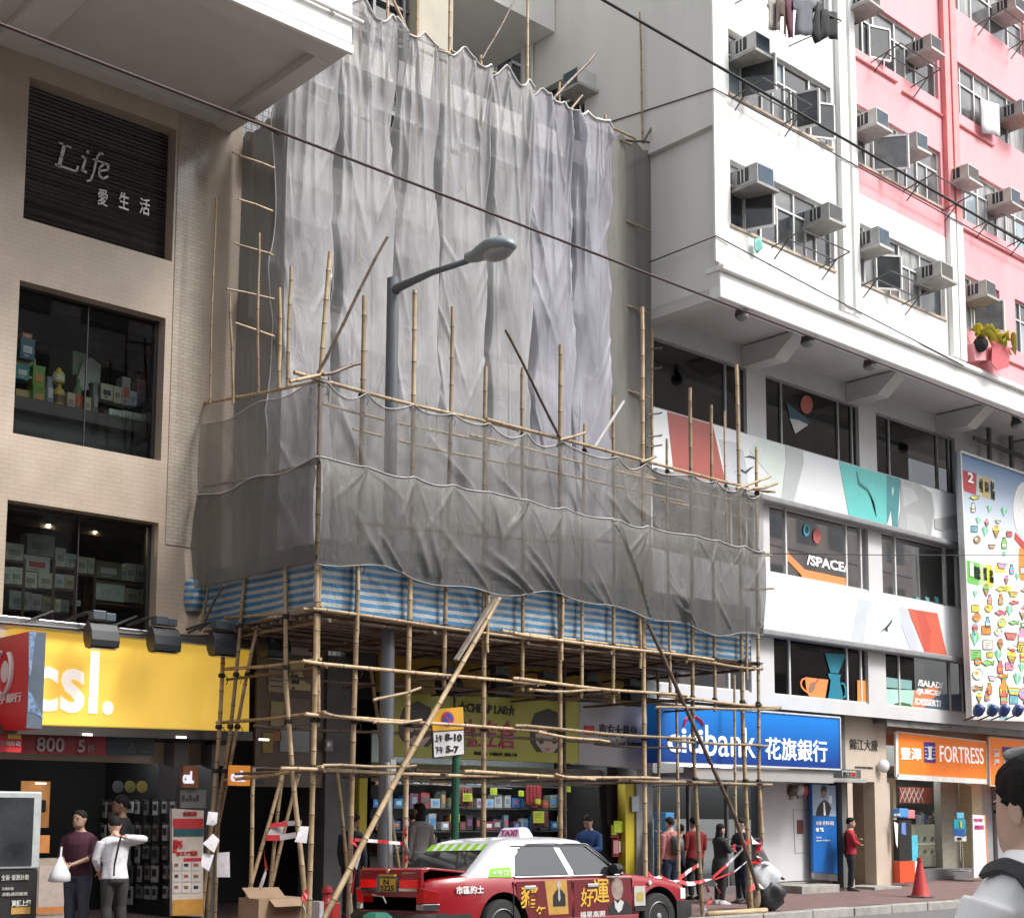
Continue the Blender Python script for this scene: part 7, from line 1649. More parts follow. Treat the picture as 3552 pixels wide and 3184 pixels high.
q = atY(768, 1600, 15.1); mb = MB(); mb.tube([(q[0] + .12, 15.12, .16), (q[0] + .02, 15.12, 2.3), (q[0], 15.12, 2.45)], .035, 8); tag(mb.build('metal_pipe', smat('pipe_pale', (.42, .42, .40), var=.2)), 'pale metal pipe leaning beside the lamp pole', 'pipe')
# parking sign
t = thing('traffic_sign', 'no stopping sign with yellow head and white times plate on a green post', 'sign', atY(900, 1660, 15.5)); YK = 15.5
mb = MB(); q = atY(902, 1560, YK + .05); mb.tube([(q[0], YK + .05, .2), (q[0] + .02, YK + .05, atY(902, 1415, YK)[2])], .055, 10); mb.build('post', smat('green_post', (.02, .10, .06), rough=.4), t)
mb = MB(); mb.prism(P2([(855, 1406), (917, 1401), (919, 1445), (857, 1449)], YK), YK - .01, YK + .01); mb.build('yellow_plate', smat('sign_yellow', (.62, .32, .02)), t)
mb = MB(); mb.prism(P2([(857, 1450), (919, 1446), (920, 1495), (859, 1502)], YK), YK - .01, YK + .01); mb.build('white_plate', smat('sign_plate_white', (.62, .62, .62)), t)
mb = MB(); mb.prism(P2(el(886, 1425, 13, 15), YK), YK - .016, YK - .011); mb.build('red_ring', smat('ring_red', (.45, .03, .05)), t)
mb = MB(); mb.prism(P2(el(886, 1425, 10, 12), YK), YK - .02, YK - .0165); mb.build('blue_disc', smat('disc_blue', (.02, .06, .35)), t)
mb = MB(); q = P2([(879, 1416), (893, 1434)], YK); mb.beam((q[0][0], YK - .021, q[0][1]), (q[1][0], YK - .021, q[1][1]), .03, .004, up=(0, 1, 0)); mb.build('red_bar', MATS['ring_red'], t)
mb = MB(); ptext(mb, '8-10', 882, 1454, 915, 1468, YK - .012, .03); ptext(mb, '5-7', 884, 1478, 909, 1492, YK - .012, .03); ptext(mb, '上午', 862, 1456, 877, 1470, YK - .012); ptext(mb, '下午', 863, 1479, 878, 1493, YK - .012); mb.build('lettering', INK, t)
mb = MB(); q = P2([(857, 1450), (919, 1446), (920, 1495), (859, 1502)], YK)
for a, b in zip(q, q[1:] + q[:1]): mb.beam((a[0], YK, a[1]), (b[0], YK, b[1]), .014, .03, up=(0, 1, 0))
mb.build('rim', INK, t)
# overhead wires along the street
def wire(name, label, pts, r, m): mb = MB(); mb.tube(pts, r, 6); tag(mb.build(name, m, smooth=True), label, 'wire')
WR = smat('wire_brown', (.05, .02, .022), rough=.6); WB = smat('wire_black', (.012, .012, .012), rough=.6)
a = atY(0, 48, 9.); b = atY(1380, 580, 9.); d = (b - a) / np.linalg.norm(b - a); wire('overhead_wire', 'dark red overhead wire crossing in front of the beige wall and the nets', [a - d * 8, a, (a + b) / 2, b, b + d * 40], .012, WR)
a = atY(1195, 0, 9.5); b = atY(2030, 482, 9.5); d = (b - a) / np.linalg.norm(b - a); wire('overhead_wire', 'thick black overhead wire crossing the white and pink flats', [a - d * 20, a, b, b + d * 30], .017, WB)
wire('overhead_wire', 'thin level wire across the office windows at the right', [atY(1490, 1097, 14.5), atY(1760, 1100, 13.9), atY(2080, 1101, 13)], .008, WB)
for p, lb in (([(1205, 244), (1410, 173), (1650, 303), (1900, 440), (2060, 530)], 'thin black cable clipped round the corner of the white flats'), ([(1288, 520), (1424, 470), (1610, 570), (1910, 725)], 'thin cable running round the corner above the white ledge')):
 pp = [atX(*p[0], XW - .14), (XW - .14, YO - .06, atY(*p[1], YO - .06)[2])] + [atY(x, y, YO - .14) for x, y in p[2:]]
 wire('wall_cable', lb, pp, .012, WB)
# cones, sacks, boxes
def cone(x, y, Y, h, label, Z, stripe=False, c=(.50, .04, .035)):
 q = atY(x, y, Y); t = thing('traffic_cone', label, 'cone', (q[0], Y, Z)); s_ = h / .75
 mb = MB(); mb.lathe((q[0], Y, Z + .03), [(.19 * s_, 0), (.17 * s_, .04), (.05 * s_, h * .86), (.045 * s_, h * .9), (.06 * s_, h * .91), (.05 * s_, h)], 18); mb.build('body', smat('cone_%d' % int(c[0] * 100), c, rough=.5, var=.15), t, smooth=True, autos=40)
 mb = MB(); mb.lathe((q[0], Y, Z), [(.27 * s_, 0), (.27 * s_, .03), (.2 * s_, .032)], 8); mb.build('base', smat('cone_base', (.09, .09, .09), rough=.8), t)
 if stripe: mb = MB(); mb.lathe((q[0], Y, Z + .03), [(.115 * s_, h * .42), (.10 * s_, h * .56)], 18, cap=False); mb.build('band', cmat((.6, .6, .6)), t)
 return t, q
cone(1823, 1700, 15.6, .76, 'red traffic cone standing on the pavement in front of the orange shop', zpave(25, 15.6))
t, q = cone(1140, 1800, 14.6, .7, 'dark red traffic cone behind', .02) if False else (None, None)
q = atY(648, 1810, 15.3)
t = thing('road_barrier', 'red plastic road barrier with a white plate between the corner poles', 'barrier', (q[0], 15.3, .16))
z_ = atY(1138 / 2.87 + 253, 1770, 15.3)[2]
tt = atY(646, 1766, 15.3)[2]
mb = MB(); mb.box(q[0] - .12, q[0] + .14, 15.2, 15.4, .16, tt - .14); mb.lathe((q[0] + .0, 15.3, tt - .15), [(.1, 0), (.06, .06), (.05, .12), (.075, .13), (.06, .2), (.02, .22)], 12); mb.build('body', cmat((.38, .03, .03)), t, bevel=.015)
mb = MB(); mb.box(q[0] - .2, q[0] - .13, 15.18, 15.38, tt - .5, tt - .12); mb.build('plate', cmat((.55, .56, .58)), t, bevel=.01)
q = atY(748, 1815, 12.1); t = thing('plastic_bin', 'green rounded plastic bin top with a white mark by the taxi tail', 'bin', (q[0], 12.1, .1))
tt = atY(748, 1812, 12.1)[2]; mb = MB(); mb.lathe((q[0], 12.1, .1), [(.2, 0), (.2, tt - .25), (.16, tt - .12), (.10, tt - .08)], 8); mb.build('body', smat('bin_green', (.01, .12, .08)), t, bevel=.01)
mb = MB(); mb.box(q[0] - .02, q[0] + .02, 11.9, 11.92, tt - .2, tt - .13); mb.build('mark', WHITEF, t)
# cardboard cartons at the left
CB_ = smat('cardboard', (.36, .25, .16), rough=.8, var=.08)
t = thing('cardboard_box', 'open brown cardboard box standing between the corner poles', 'box', atY(572, 1815, 15.9))
a = atY(513, 1790, 15.9); b = atY(606, 1790, 15.9); z1 = atY(560, 1780, 15.9)[2]
mb = MB(); mb.box(a[0], b[0], 15.9, 16.4, .18, z1); mb.build('carton', CB_, t)
mb = MB(); mb.beam((a[0] + .2, 16.0, z1), (a[0] + .3, 16.35, z1 + .12), .5, .01); mb.beam((b[0] - .3, 15.92, z1), (b[0] - .3, 15.75, z1 - .1), .55, .01); mb.build('flap', CB_, t)
mb = MB(); pbox(mb, 577, 1784, 605, 1793, 15.897, .004); mb.build('label', INK, t)
mb = MB(); ptext(mb, 'BOX', 580, 1787, 588, 1791, 15.89); mb.build('lettering', WHITEF, t)
# striped warning tape
RT = smat('tape_red', (.60, .05, .06), rough=.3, var=.1); WT = smat('tape_white', (.70, .68, .70), rough=.3, var=.05)
def tape(label, pts, w_=.07, seg=.18, twist=0., sag=0.):
 pts = [np.array(p, float) for p in pts]; mb = MB(); k = 0
 for a, b in zip(pts, pts[1:]):
  L_ = np.linalg.norm(b - a); n = max(2, int(L_ / seg * 2))
  for i in range(n):
   p0 = a + (b - a) * i / n; p1 = a + (b - a) * (i + 1) / n
   s0 = sag * 4 * (i / n) * (1 - i / n); s1 = sag * 4 * ((i + 1) / n) * (1 - (i + 1) / n)
   p0 = p0 - (0, 0, s0); p1 = p1 - (0, 0, s1)
   t0 = twist * i / n + .2 * math.sin(k); t1 = twist * (i + 1) / n + .2 * math.sin(k + 1)
   u0 = np.array((0, math.sin(t0), math.cos(t0))) * w_ * .36; u1 = np.array((0, math.sin(t1), math.cos(t1))) * w_ * .36
   mb.cm = (k // 2) % 2; mb.quad(p0 - u0, p1 - u1, p1 + u1, p0 + u0); k += 1
 return tag(mb.build('warning_tape', [RT, WT], solid=.003), label, 'tape', 'red and white warning tapes')
tape('warning tape stretched from the big diagonal pole to the lamp pole', [atY(703, 1664, 14.85), atY(760, 1668, 14.9), atY(803, 1672, 14.95)], .06)
tape('warning tape wrapped round a pole in front of the green shop', [atY(806, 1640, 14.9), atY(802, 1662, 14.9), atY(808, 1690, 14.9), atY(803, 1710, 14.9)], .12, .14, 2)
tape('slack warning tape hanging from the diagonal pole beside the taxi tail', [atY(695, 1664, 14.8), atY(716, 1685, 14.8), atY(705, 1720, 14.8), atY(697, 1770, 14.85), atY(694, 1815, 14.9)], .09, .3, 1)
tape('warning tape across the dark doorway behind the corner poles, upper strip', [atY(535, 1636, 16.5), atY(570, 1632, 16.4), atY(598, 1630, 16.2)], .09)
tape('warning tape across the dark doorway behind the corner poles, lower strip', [atY(527, 1660, 16.5), atY(555, 1660, 16.4), atY(590, 1654, 16.2)], .11)
tape('warning tape hanging down the doorway pole at the left', [atY(524, 1690, 16.3), atY(528, 1725, 16.3), atY(516, 1760, 16.3), atY(522, 1810, 16.3)], .1, .2, 1.5)
tape('warning tape bound round the foot of the corner pole', [atY(610, 1765, 14.85), atY(600, 1785, 14.85), atY(608, 1815, 14.85)], .16, .25, 1)
tape('warning tape drawn over the taxi bonnet to the pole behind it', [atY(1285, 1730, 14.7), atY(1310, 1737, 14.8), atY(1345, 1744, 14.85), atY(1385, 1746, 14.9)], .1, .2, 1.2, .05)
tape('warning tape rising from the low tape to a pole by the couple', [atY(1345, 1743, 14.9), atY(1365, 1726, 14.9), atY(1388, 1712, 14.95)], .09)
tape('long white stretched tape in front of the couple', [atY(1414, 1738, 14.95), atY(1440, 1715, 15.0), atY(1475, 1680, 15.1)], .07, .5)
tape('thin tape below the long one in front of the couple', [atY(1418, 1742, 14.95), atY(1455, 1728, 15.0), atY(1484, 1704, 15.1)], .035, .6)
tape('knotted tape ends hanging in front of the couple', [atY(1385, 1748, 14.9), atY(1415, 1740, 14.95), atY(1420, 1755, 14.95), atY(1428, 1770, 14.95)], .08, .15, 2)
tape('red tape coil hanging on the thin pole near the kerb', [atY(1398, 1748, 14.9), atY(1405, 1768, 14.88), atY(1412, 1780, 14.88), atY(1400, 1795, 14.88), atY(1396, 1812, 14.88)], .09, .6, 2)
tape('bundle of tape and rag tied on the end pole', [atY(1470, 1672, 14.9), atY(1490, 1664, 14.9), atY(1510, 1672, 14.95), atY(1500, 1690, 14.95), atY(1508, 1705, 14.95), atY(1492, 1712, 14.95)], .2, .25, 2)
tape('torn tape at the foot of the diagonal end pole', [atY(1487, 1763, 14.9), atY(1500, 1752, 14.9), atY(1512, 1758, 14.9)], .12, .3, 1)
# bags at the end pole
def lumpy(c, r, n=18, m=12, seed=1, amp=.12):
 rr_ = random.Random(seed); ph = [rr_.uniform(0, 6) for _ in range(6)]
 out = []
 for j in range(m + 1):
  t = max(.05, min(math.pi - .05, math.pi * j / m)); row = []
  for k in range(n):
   p = 2 * math.pi * k / n
   f = 1 + amp * (math.sin(3 * p + ph[0] + 2 * t) + .7 * math.sin(5 * p - 3 * t + ph[1]) + .5 * math.sin(9 * p + 5 * t + ph[2])) * math.sin(t)
   row.append((c[0] + r[0] * f * math.sin(t) * math.cos(p), c[1] + r[1] * f * math.sin(t) * math.sin(p), c[2] - r[2] * math.cos(t) * (1 + .3 * amp * math.sin(4 * p + ph[3]))))
  out.append(row)
 return MB().rings(out)
q = atY(1532, 1795, 14.95); t = thing('rubbish_bag', 'bulging black rubbish bag at the foot of the end pole', 'bag', (q[0], 15.1, .16)); m_ = lumpy((q[0] + .1, 15.12, .42), (.25, .24, .29), seed=4, amp=.2)
m_.build('sack', smat('black_plastic', (.02, .02, .022), rough=.4, var=.2), t, smooth=True); mb = MB(); mb.tube([(q[0] + .2, 15.1, .6), (q[0] + .33, 15.05, .72), (q[0] + .4, 15.0, .68)], [.05, .04, .02], 6); mb.build('tie', MATS['black_plastic'], t, smooth=True)
q = atY(1528, 1748, 15.0); t = thing('rubbish_bag', 'white plastic sack resting on the black rubbish bag', 'bag', (q[0], 15.1, q[2] - .3)); m_ = lumpy((q[0] + .02, 15.15, q[2] + .06), (.25, .22, .27), seed=8, amp=.17); m_.build('sack', smat('white_plastic', (.60, .62, .66), rough=.6, var=.12), t, smooth=True)
mb = MB(); mb.lathe((q[0] - .05, 15.05, q[2] + .2), [(.05, 0), (.02, .05), (.06, .1)], 8); mb.build('knot', MATS['white_plastic'], t)
q = atY(1515, 1700, 15.1); m_ = MB(); m_.add([tuple(atY(1500, 1676, 15.1)), tuple(atY(1508, 1672, 15.05)), tuple(atY(1526, 1706, 15.0)), tuple(atY(1505, 1706, 15.15))], [(0, 1, 2, 3)]); tag(m_.build('plastic_bag', MATS['white_plastic'], solid=.03), 'white plastic bag hanging on the end pole', 'bag')
q = atY(1502, 1790, 15.0); m_ = lumpy((q[0], 15.1, .42), (.14, .12, .28), seed=11, amp=.08); tag(m_.build('sack', smat('jute', (.26, .19, .12), rough=.9, var=.2), smooth=True), 'brown sack leaning between the end pole and the black bag', 'sack')
a = atZ(1400, 1808, .2); b = atZ(1530, 1806, .2); mb = MB(); mb.tube([(19.0 - 1.2, 14.9, .19), (19.3, 14.88, .19)], .045, 8); tag(mb.build('bamboo_pole', BAM, smooth=True), 'loose bamboo pole lying along the kerb', 'pole')
# ================================================================== taxi
TX = thing('taxi', 'red taxi with a silver roof and its boot lid ajar, parked at the kerb', 'taxi', (10.31, 12.75, .09))
YN_ = 12.75; WD = 1.69; YM = YN_ + WD / 2
RED = mat('taxi_red', (.27, .006, .013), .3, var=.03, scale=2, coat=.35, spec=.5)
SIL = mat('taxi_silver', (.52, .54, .58), .32, .25, var=.03, coat=.4)
CHR = mat('chrome', (.7, .7, .7), .12, 1., var=0)
RUB = mat('rubber', (.02, .02, .02), .7, var=.1)
TGL = mat('taxi_glass', (.02, .025, .03), .05, var=0, spec=.9)
X0t = 10.31
def tl(x, z): return (X0t + x, z)
# body shell: cross sections along the length (x, half width at waist, waist z, top z, bottom z)
secs = [(0.0, .70, .62, .86, .42), (.03, .76, .62, .95, .36), (.12, .82, .66, .985, .33), (.6, .845, .68, 1.02, .30), (1.1, .845, .70, 1.03, .29), (1.5, .845, .70, 1.0, .28), (2.4, .845, .70, .985, .28), (3.1, .845, .70, .985, .28), (3.35, .84, .69, .985, .29), (3.8, .835, .66, .93, .30), (4.2, .82, .62, .875, .32), (4.36, .79, .6, .83, .33), (4.44, .72, .56, .74, .35)]
R_ = []
for x, w_, zw, zt_, zb_ in secs:
 half = [(.0, zb_), (w_ * .85, zb_), (w_ * .97, zb_ + .05), (w_, zw - .12), (w_ + .004, zw), (w_ * .995, zw + (zt_ - zw) * .45), (w_ * .975, zw + (zt_ - zw) * .8), (w_ * .93, zt_ - .012), (w_ * .84, zt_ + .004), (.0, zt_ + .022)]
 ring = [(X0t + x, YM - y, z + .0) for y, z in half] + [(X0t + x, YM + y, z) for y, z in half[-2:0:-1]]
 R_.append(ring)
mb = MB(); mb.rings(R_)
body = mb.build('body', [RED, RUB], TX, smooth=True, autos=35)
HUBS = (1.14, 3.84)
RW = .315
ZH = .09 + RW
cut = MB()
for hx_ in HUBS:
 for s_ in (-1, 1): cut.lathe((X0t + hx_, YM + s_ * WD / 2 - s_ * .28 - (.0), ZH + .02), [(.385, 0), (.385, .6)], 28, ax=(0, s_, 0))
cut.box(X0t - .3, X0t + .95, YM - .67, YM + .67, .60, 1.4)
cut_o = cut.build('cutter', RUB)
md = body.modifiers.new('b', 'BOOLEAN'); md.object = cut_o; md.operation = 'DIFFERENCE'; md.solver = 'EXACT'
bake(body, None)
bpy.data.objects.remove(cut_o)
body.data.polygons.foreach_set('use_smooth', [True] * len(body.data.polygons)); body.data.set_sharp_from_angle(angle=math.radians(35))
# wheels
for hx_ in HUBS:
 for s_ in (-1, 1):
  yc = YM + s_ * (WD / 2 - .10)
  c = (X0t + hx_, yc - s_ * .1, ZH); A = (0, s_, 0)
  mb = MB(); mb.lathe(c, [(.19, 0), (RW - .03, 0), (RW, .03), (RW, .15), (RW - .03, .19), (.205, .195), (.20, .17)], 32, ax=A); wh_ = mb.build('wheel', RUB, TX, smooth=True, autos=40); wh_['label'] = 'wheel with a silver five spoked rim'
  mb = MB(); mb.lathe(c, [(.205, .0), (.205, .185), (.19, .19), (.185, .13), (.02, .12)], 32, ax=A, cap=False)
  for k in range(5):
   t_ = 2 * math.pi * k / 5 + .3; u = np.array((math.cos(t_), 0, math.sin(t_))); v = np.array((-math.sin(t_), 0, math.cos(t_)))
   p = np.array(c) + np.array(A) * .165
   mb.add([p + u * .03 - v * .03, p + u * .03 + v * .03, p + u * .19 + v * .045, p + u * .19 - v * .045] + [w2 - np.array(A) * .04 for w2 in (p + u * .03 - v * .03, p + u * .03 + v * .03, p + u * .19 + v * .045, p + u * .19 - v * .045)], [(0, 1, 2, 3), (4, 7, 6, 5), (0, 4, 5, 1), (1, 5, 6, 2), (2, 6, 7, 3), (3, 7, 4, 0)])
  mb.lathe(np.array(c) + np.array(A) * .12, [(.045, 0), (.045, .06), (.02, .065)], 12, ax=A); mb.build('rim', mat('rim_silver', (.45, .46, .48), .3, .7, var=.08), wh_, smooth=True, autos=40)
  mb = MB(); mb.lathe(c, [(.18, .06), (.02, .06)], 20, ax=A, cap=False); mb.build('brake', DARKW, wh_)
# cabin
ZBt = .975
cab = [(.52, .80, ZBt + .02, 3.30), (.66, .795, 1.06, 3.18), (1.02, .72, 1.36, 2.72), (1.16, .685, 1.435, 2.58), (1.35, .60, 1.478, 2.35)]
def cab_ring(xr, w_, z, xf, n=5):
 pts = []
 rc = .12
 for (cx_, cy_, a0) in ((xf - rc, -w_ + rc, -90), (xf - rc, w_ - rc, 0), (xr + rc, w_ - rc, 90), (xr + rc, -w_ + rc, 180)):
  for k in range(n): a = math.radians(a0 + 90 * k / (n - 1)); pts.append((X0t + cx_ + rc * math.cos(a), YM + cy_ + rc * math.sin(a), z))
 return pts
mb = MB(); mb.rings([cab_ring(a, b, c, d) for a, b, c, d in cab]);
roof = [cab_ring(1.35 + .1 * k, .60 - .08 * k, 1.478 + .008 * (k > 0) + .004 * k, 2.35 - .12 * k) for k in range(5)]
mb.rings(roof)
mb.build('roof', SIL, TX, smooth=True, autos=40)
def side_pt(x, z, s_=-1, out=.006):
 return (X0t + x, YM + s_ * (.8075 - (z - 1.) * .24 + out), z)
def glass(name, pts, s_, m=TGL, out=.006, lab=None):
 mb = MB(); mb.add([side_pt(x, z, s_, out) for x, z in pts], [tuple(range(len(pts)))]); o = mb.build(name, m, TX, solid=.003);
 if lab: o['label'] = lab
 return o
for s_ in (-1, 1):
 glass('side_window', [(1.36, 1.005), (2.24, 1.0), (2.06, 1.36), (1.52, 1.36), (1.40, 1.25)], s_, lab='rear door window')
 glass('side_window', [(2.36, 1.0), (3.06, .995), (3.05, 1.06), (2.62, 1.365), (2.17, 1.365)], s_, lab='front door window')
 if s_ < 0:
  SKY = mat('window_top_reflection', (.50, .62, .68), .1, var=.04)
 mb = MB();
 for pts in ([(1.34, .985), (3.12, .98)], [(1.36, 1.385), (2.64, 1.385)], [(2.64, 1.385), (3.14, 1.0)]): mb.tube([side_pt(x, z, s_, .01) for x, z in pts], .011, 6)
 mb.build('window_trim', CHR, TX)
 mb = MB(); mb.tube([side_pt(x, z, s_, .03) for x, z in ((1.44, 1.33), (1.6, 1.4), (2.05, 1.405), (2.2, 1.39))], [.012, .02, .02, .01], 6, flat=.4); mb.tube([side_pt(x, z, s_, .03) for x, z in ((2.2, 1.4), (2.6, 1.395), (2.82, 1.25), (3.02, 1.08))], [.012, .02, .02, .01], 6, flat=.4); mb.build('rain_visor', mat('visor_grey', (.30, .32, .34), .15), TX, smooth=True)
 # lines round the doors, handles, side mouldings
 mb = MB()
 yb_ = lambda z: YM + s_ * (.846 if z > .3 else .84)
 for x in (1.30, 2.27, 3.33): mb.box(X0t + x - .005, X0t + x + .005, *sorted((yb_(.6) + s_ * .002, yb_(.6) - s_ * .02)), .33, .93)
 mb.build('door_gap', RUB, TX)
 for x in (1.46, 2.52):
  mb = MB(); mb.box(X0t + x, X0t + x + .19, *sorted((YM + s_ * .84, YM + s_ * .868)), .83, .875); mb.build('door_handle', CHR, TX, bevel=.006)
 mb = MB(); mb.box(X0t + 1.6, X0t + 3.42, *sorted((YM + s_ * .84, YM + s_ * .862)), .40, .45); mb.box(X0t + .1, X0t + .72, *sorted((YM + s_ * .80, YM + s_ * .858)), .46, .50); mb.build('side_moulding', mat('moulding', (.35, .07, .08), .3, .2), TX, bevel=.006)
 q = np.array(side_pt(3.0, 1.06, s_, .1)); mb = MB(); mb.rings([[(q[0] + dx, q[1] + s_ * .09 * math.cos(a), q[2] + .07 * math.sin(a)) for a in (2 * math.pi * k / 12 for k in range(12))] for dx in (-.05, 0, .06)]); mb.tube([q, side_pt(3.02, 1.0, s_, 0)], .03, 6); mb.build('mirror', RUB, TX, bevel=.012)
# interior glimpsed: seats shown through the glass would be dark; windscreen and rear screen
mb = MB(); w0, w1 = .68, .60
def end_glass(xb, zb_, xt, zt_, w0, w1, name, out, m=TGL):
 mb = MB(); d = np.array((xt - xb, 0, zt_ - zb_)); nrm = np.array((-d[2], 0, d[0])); nrm /= np.linalg.norm(nrm); nrm *= out
 P_ = [np.array((X0t + xb, YM - w0, zb_)), np.array((X0t + xb, YM + w0, zb_)), np.array((X0t + xt, YM + w1, zt_)), np.array((X0t + xt, YM - w1, zt_))]
 mb.add([p + nrm for p in P_], [(0, 1, 2, 3)]); return mb.build(name, m, TX, solid=.003)
end_glass(.67, 1.065, 1.09, 1.395, .70, .60, 'rear_window', .012)
end_glass(3.18, 1.065, 2.66, 1.395, .70, .62, 'windscreen', -.012)
LIME = mat('lime_film', (.22, .52, .03), .4, var=0)
mb = MB(); P_ = [(.99, 1.322), (1.10, 1.41)]
d = np.array((.42, 0, .33)); nrm = np.array((-.33, 0, .42)) / .534 * .022
for (y0, y1, cm) in [(-.62, .62, 0)] + [(-.56 + i * .19, -.47 + i * .19, 1) for i in range(6)]:
 mb.cm = cm; o_ = nrm * (1 + .15 * cm); q = [np.array((X0t + x, YM + y, z)) + o_ for x, z, y in ((.985, 1.312, y0), (.985, 1.312, y1), (1.095, 1.398, y1), (1.095, 1.398, y0))]; mb.add(q, [(0, 1, 2, 3)])
mb.build('screen_sticker', [LIME, cmat((.65, .7, .65))], TX)
glass('quarter_sticker', [(.93, .995), (1.30, .985), (1.29, 1.115), (.98, 1.10)], -1, LIME, .006)
mb = MB(); text(mb, '4座位', 0, 0, 0, 0, 0, fn=lambda a, b, c: (X0t + 1.0 + .26 * a, YM - np.interp(1.02 + .06 * b, [cc[2] for cc in cab], [cc[1] for cc in cab]) - .014 - .003 * c, 1.02 + .06 * b)); mb.build('sticker_lettering', WHITEF, TX)
# boot lid ajar: dark gap, lid and its rear face
mb = MB(); mb.box(X0t + .02, X0t + .93, YM - .665, YM + .665, .58, .605); mb.box(X0t + .02, X0t + .93, YM - .668, YM - .655, .605, .955); mb.box(X0t + .02, X0t + .93, YM + .655, YM + .668, .605, .955); mb.box(X0t + .9, X0t + .94, YM - .65, YM + .65, .605, .99); mb.build('boot_interior', INK, TX)
mb = MB(); lid = [[(X0t + .97, YM - .70, 1.02), (X0t + .97, YM + .70, 1.02), (X0t + .97, YM + .70, 1.045), (X0t + .97, YM - .70, 1.045)], [(X0t + .12, YM - .71, 1.10), (X0t + .12, YM + .71, 1.10), (X0t + .12, YM + .71, 1.13), (X0t + .12, YM - .71, 1.13)], [(X0t + .03, YM - .70, 1.06), (X0t + .03, YM + .70, 1.06), (X0t + .0, YM + .70, 1.11), (X0t + .0, YM - .70, 1.11)], [(X0t + .03, YM - .70, .77), (X0t + .03, YM + .70, .77), (X0t - .02, YM + .70, .77), (X0t - .02, YM - .70, .77)]]
mb.rings(lid); ldo = mb.build('boot_lid', RED, TX, smooth=True, autos=30, bevel=.01)
xl = X0t - .025
mb = MB(); mb.box(xl - .008, xl + .03, YM + .25, YM + .64, .885, .985); mb.box(xl - .008, xl + .03, YM - .64, YM - .25, .885, .985); mb.build('lid_light', smat('tail_red', (.50, .006, .006), .35, .15, .2), ldo, bevel=.006)
mb = MB(); mb.box(xl - .012, xl + .02, YM + .25, YM + .65, .845, .88); mb.box(xl - .012, xl + .02, YM - .65, YM - .25, .845, .88); mb.build('chrome_strip', CHR, ldo)
mb = MB(); mb.box(xl - .015, xl + .02, YM - .22, YM + .25, .825, 1.02); mb.build('plate_recess', mat('plate_grey', (.12, .13, .15), .4), ldo)
mb = MB(); mb.box(xl - .03, xl - .016, YM - .19, YM + .15, .84, 1.0); mb.build('number_plate', smat('plate_yellow', (.62, .36, .03)), ldo)
fnp = lambda y0, y1, z0, z1: (lambda a, b, c: (xl - .031 - .006 * (c + .5), y0 + (y1 - y0) * a, z0 + (z1 - z0) * b))
mb = MB(); text(mb, 'N', 0, 0, 0, 0, 0, bold=.02, fn=fnp(.06 + YM, -.06 + YM, .925, .99)); text(mb, '5225', 0, 0, 0, 0, 0, bold=.02, fn=fnp(YM + .13, YM - .17, .848, .915)); mb.build('plate_lettering', INK, ldo)
mb = MB(); mb.box(xl - .04, xl, YM - .19, YM + .16, 1.025, 1.05); mb.build('plate_lamp', smat('gold_bar', (.5, .3, .06), rough=.3), ldo)
mb = MB(); mb.lathe((xl + .015, YM + .02, 1.09), [(.035, 0), (.03, .012)], 14, ax=(-1, 0, 0)); text(mb, 'COMFORT', 0, 0, 0, 0, 0, fn=lambda a, b, c: (xl + .02 - .006 * c, YM - .28 - .3 * a, 1.055 + .022 * b)); text(mb, 'CROWN', 0, 0, 0, 0, 0, fn=lambda a, b, c: (xl + .02 - .006 * c, YM + .62 - .25 * a, 1.055 + .022 * b)); mb.build('badge', CHR, ldo)
# rear lamps, bumper, tow fittings
TLR = smat('lamp_red', (.42, .006, .006), .12, .15, .2)
for s_ in (-1, 1):
 mb = MB(); mb.rings([[(X0t + x, YM + s_ * y, z) for y, z in ((.60, z0), (.775 + dx, z0), (.79 + dx, z1 - .02), (.60, z1))] for x, dx, z0, z1 in ((-.02, -.03, .70, .90), (.14, .07, .70, .86))]); mb.build('tail_light', TLR, TX, bevel=.008)
 mb = MB(); mb.rings([[(X0t + x, YM + s_ * y, z) for y, z in ((.60, .615), (.78 + dx, .615), (.78 + dx, .695), (.60, .695))] for x, dx in ((-.022, -.03), (.15, .075))]); mb.build('reverse_light', CHR, TX, bevel=.008)
mb = MB(); mb.rings([[(X0t + x, YM + y, z) for z in (.36, .38, .56, .58, .58, .36)] if False else [(X0t + x - .06, YM + y, .36), (X0t + x - .10, YM + y, .40), (X0t + x - .10, YM + y, .54), (X0t + x - .04, YM + y, .58), (X0t + x + .1, YM + y, .58), (X0t + x + .1, YM + y, .36)] for y, x in ((-.86, .16), (-.83, .03), (-.7, -.02), (0, -.05), (.7, -.02), (.83, .03), (.86, .16))]); mb.box(X0t + .1, X0t + .62, YM - .862, YM - .80, .36, .56); mb.box(X0t + .1, X0t + .62, YM + .80, YM + .862, .36, .56)
mb.build('rear_bumper', RUB, TX, smooth=True, autos=40)
mb = MB(); mb.tube([(X0t - .1, YM + .25, .80), (X0t - .13, YM - .05, .78), (X0t - .12, YM - .1, .7)], .012, 6); mb.box(X0t - .02, X0t - .012, YM + .18, YM + .25, .82, .84); mb.build('latch', CHR, TX)
mb = MB(); q = (X0t + .02, YN_ - .005, .33); mb.box(X0t + .14, X0t + .26, YN_ - .03, YN_ - .018, .30, .44); mb.build('sticker', cmat((.5, .5, .45)), TX)
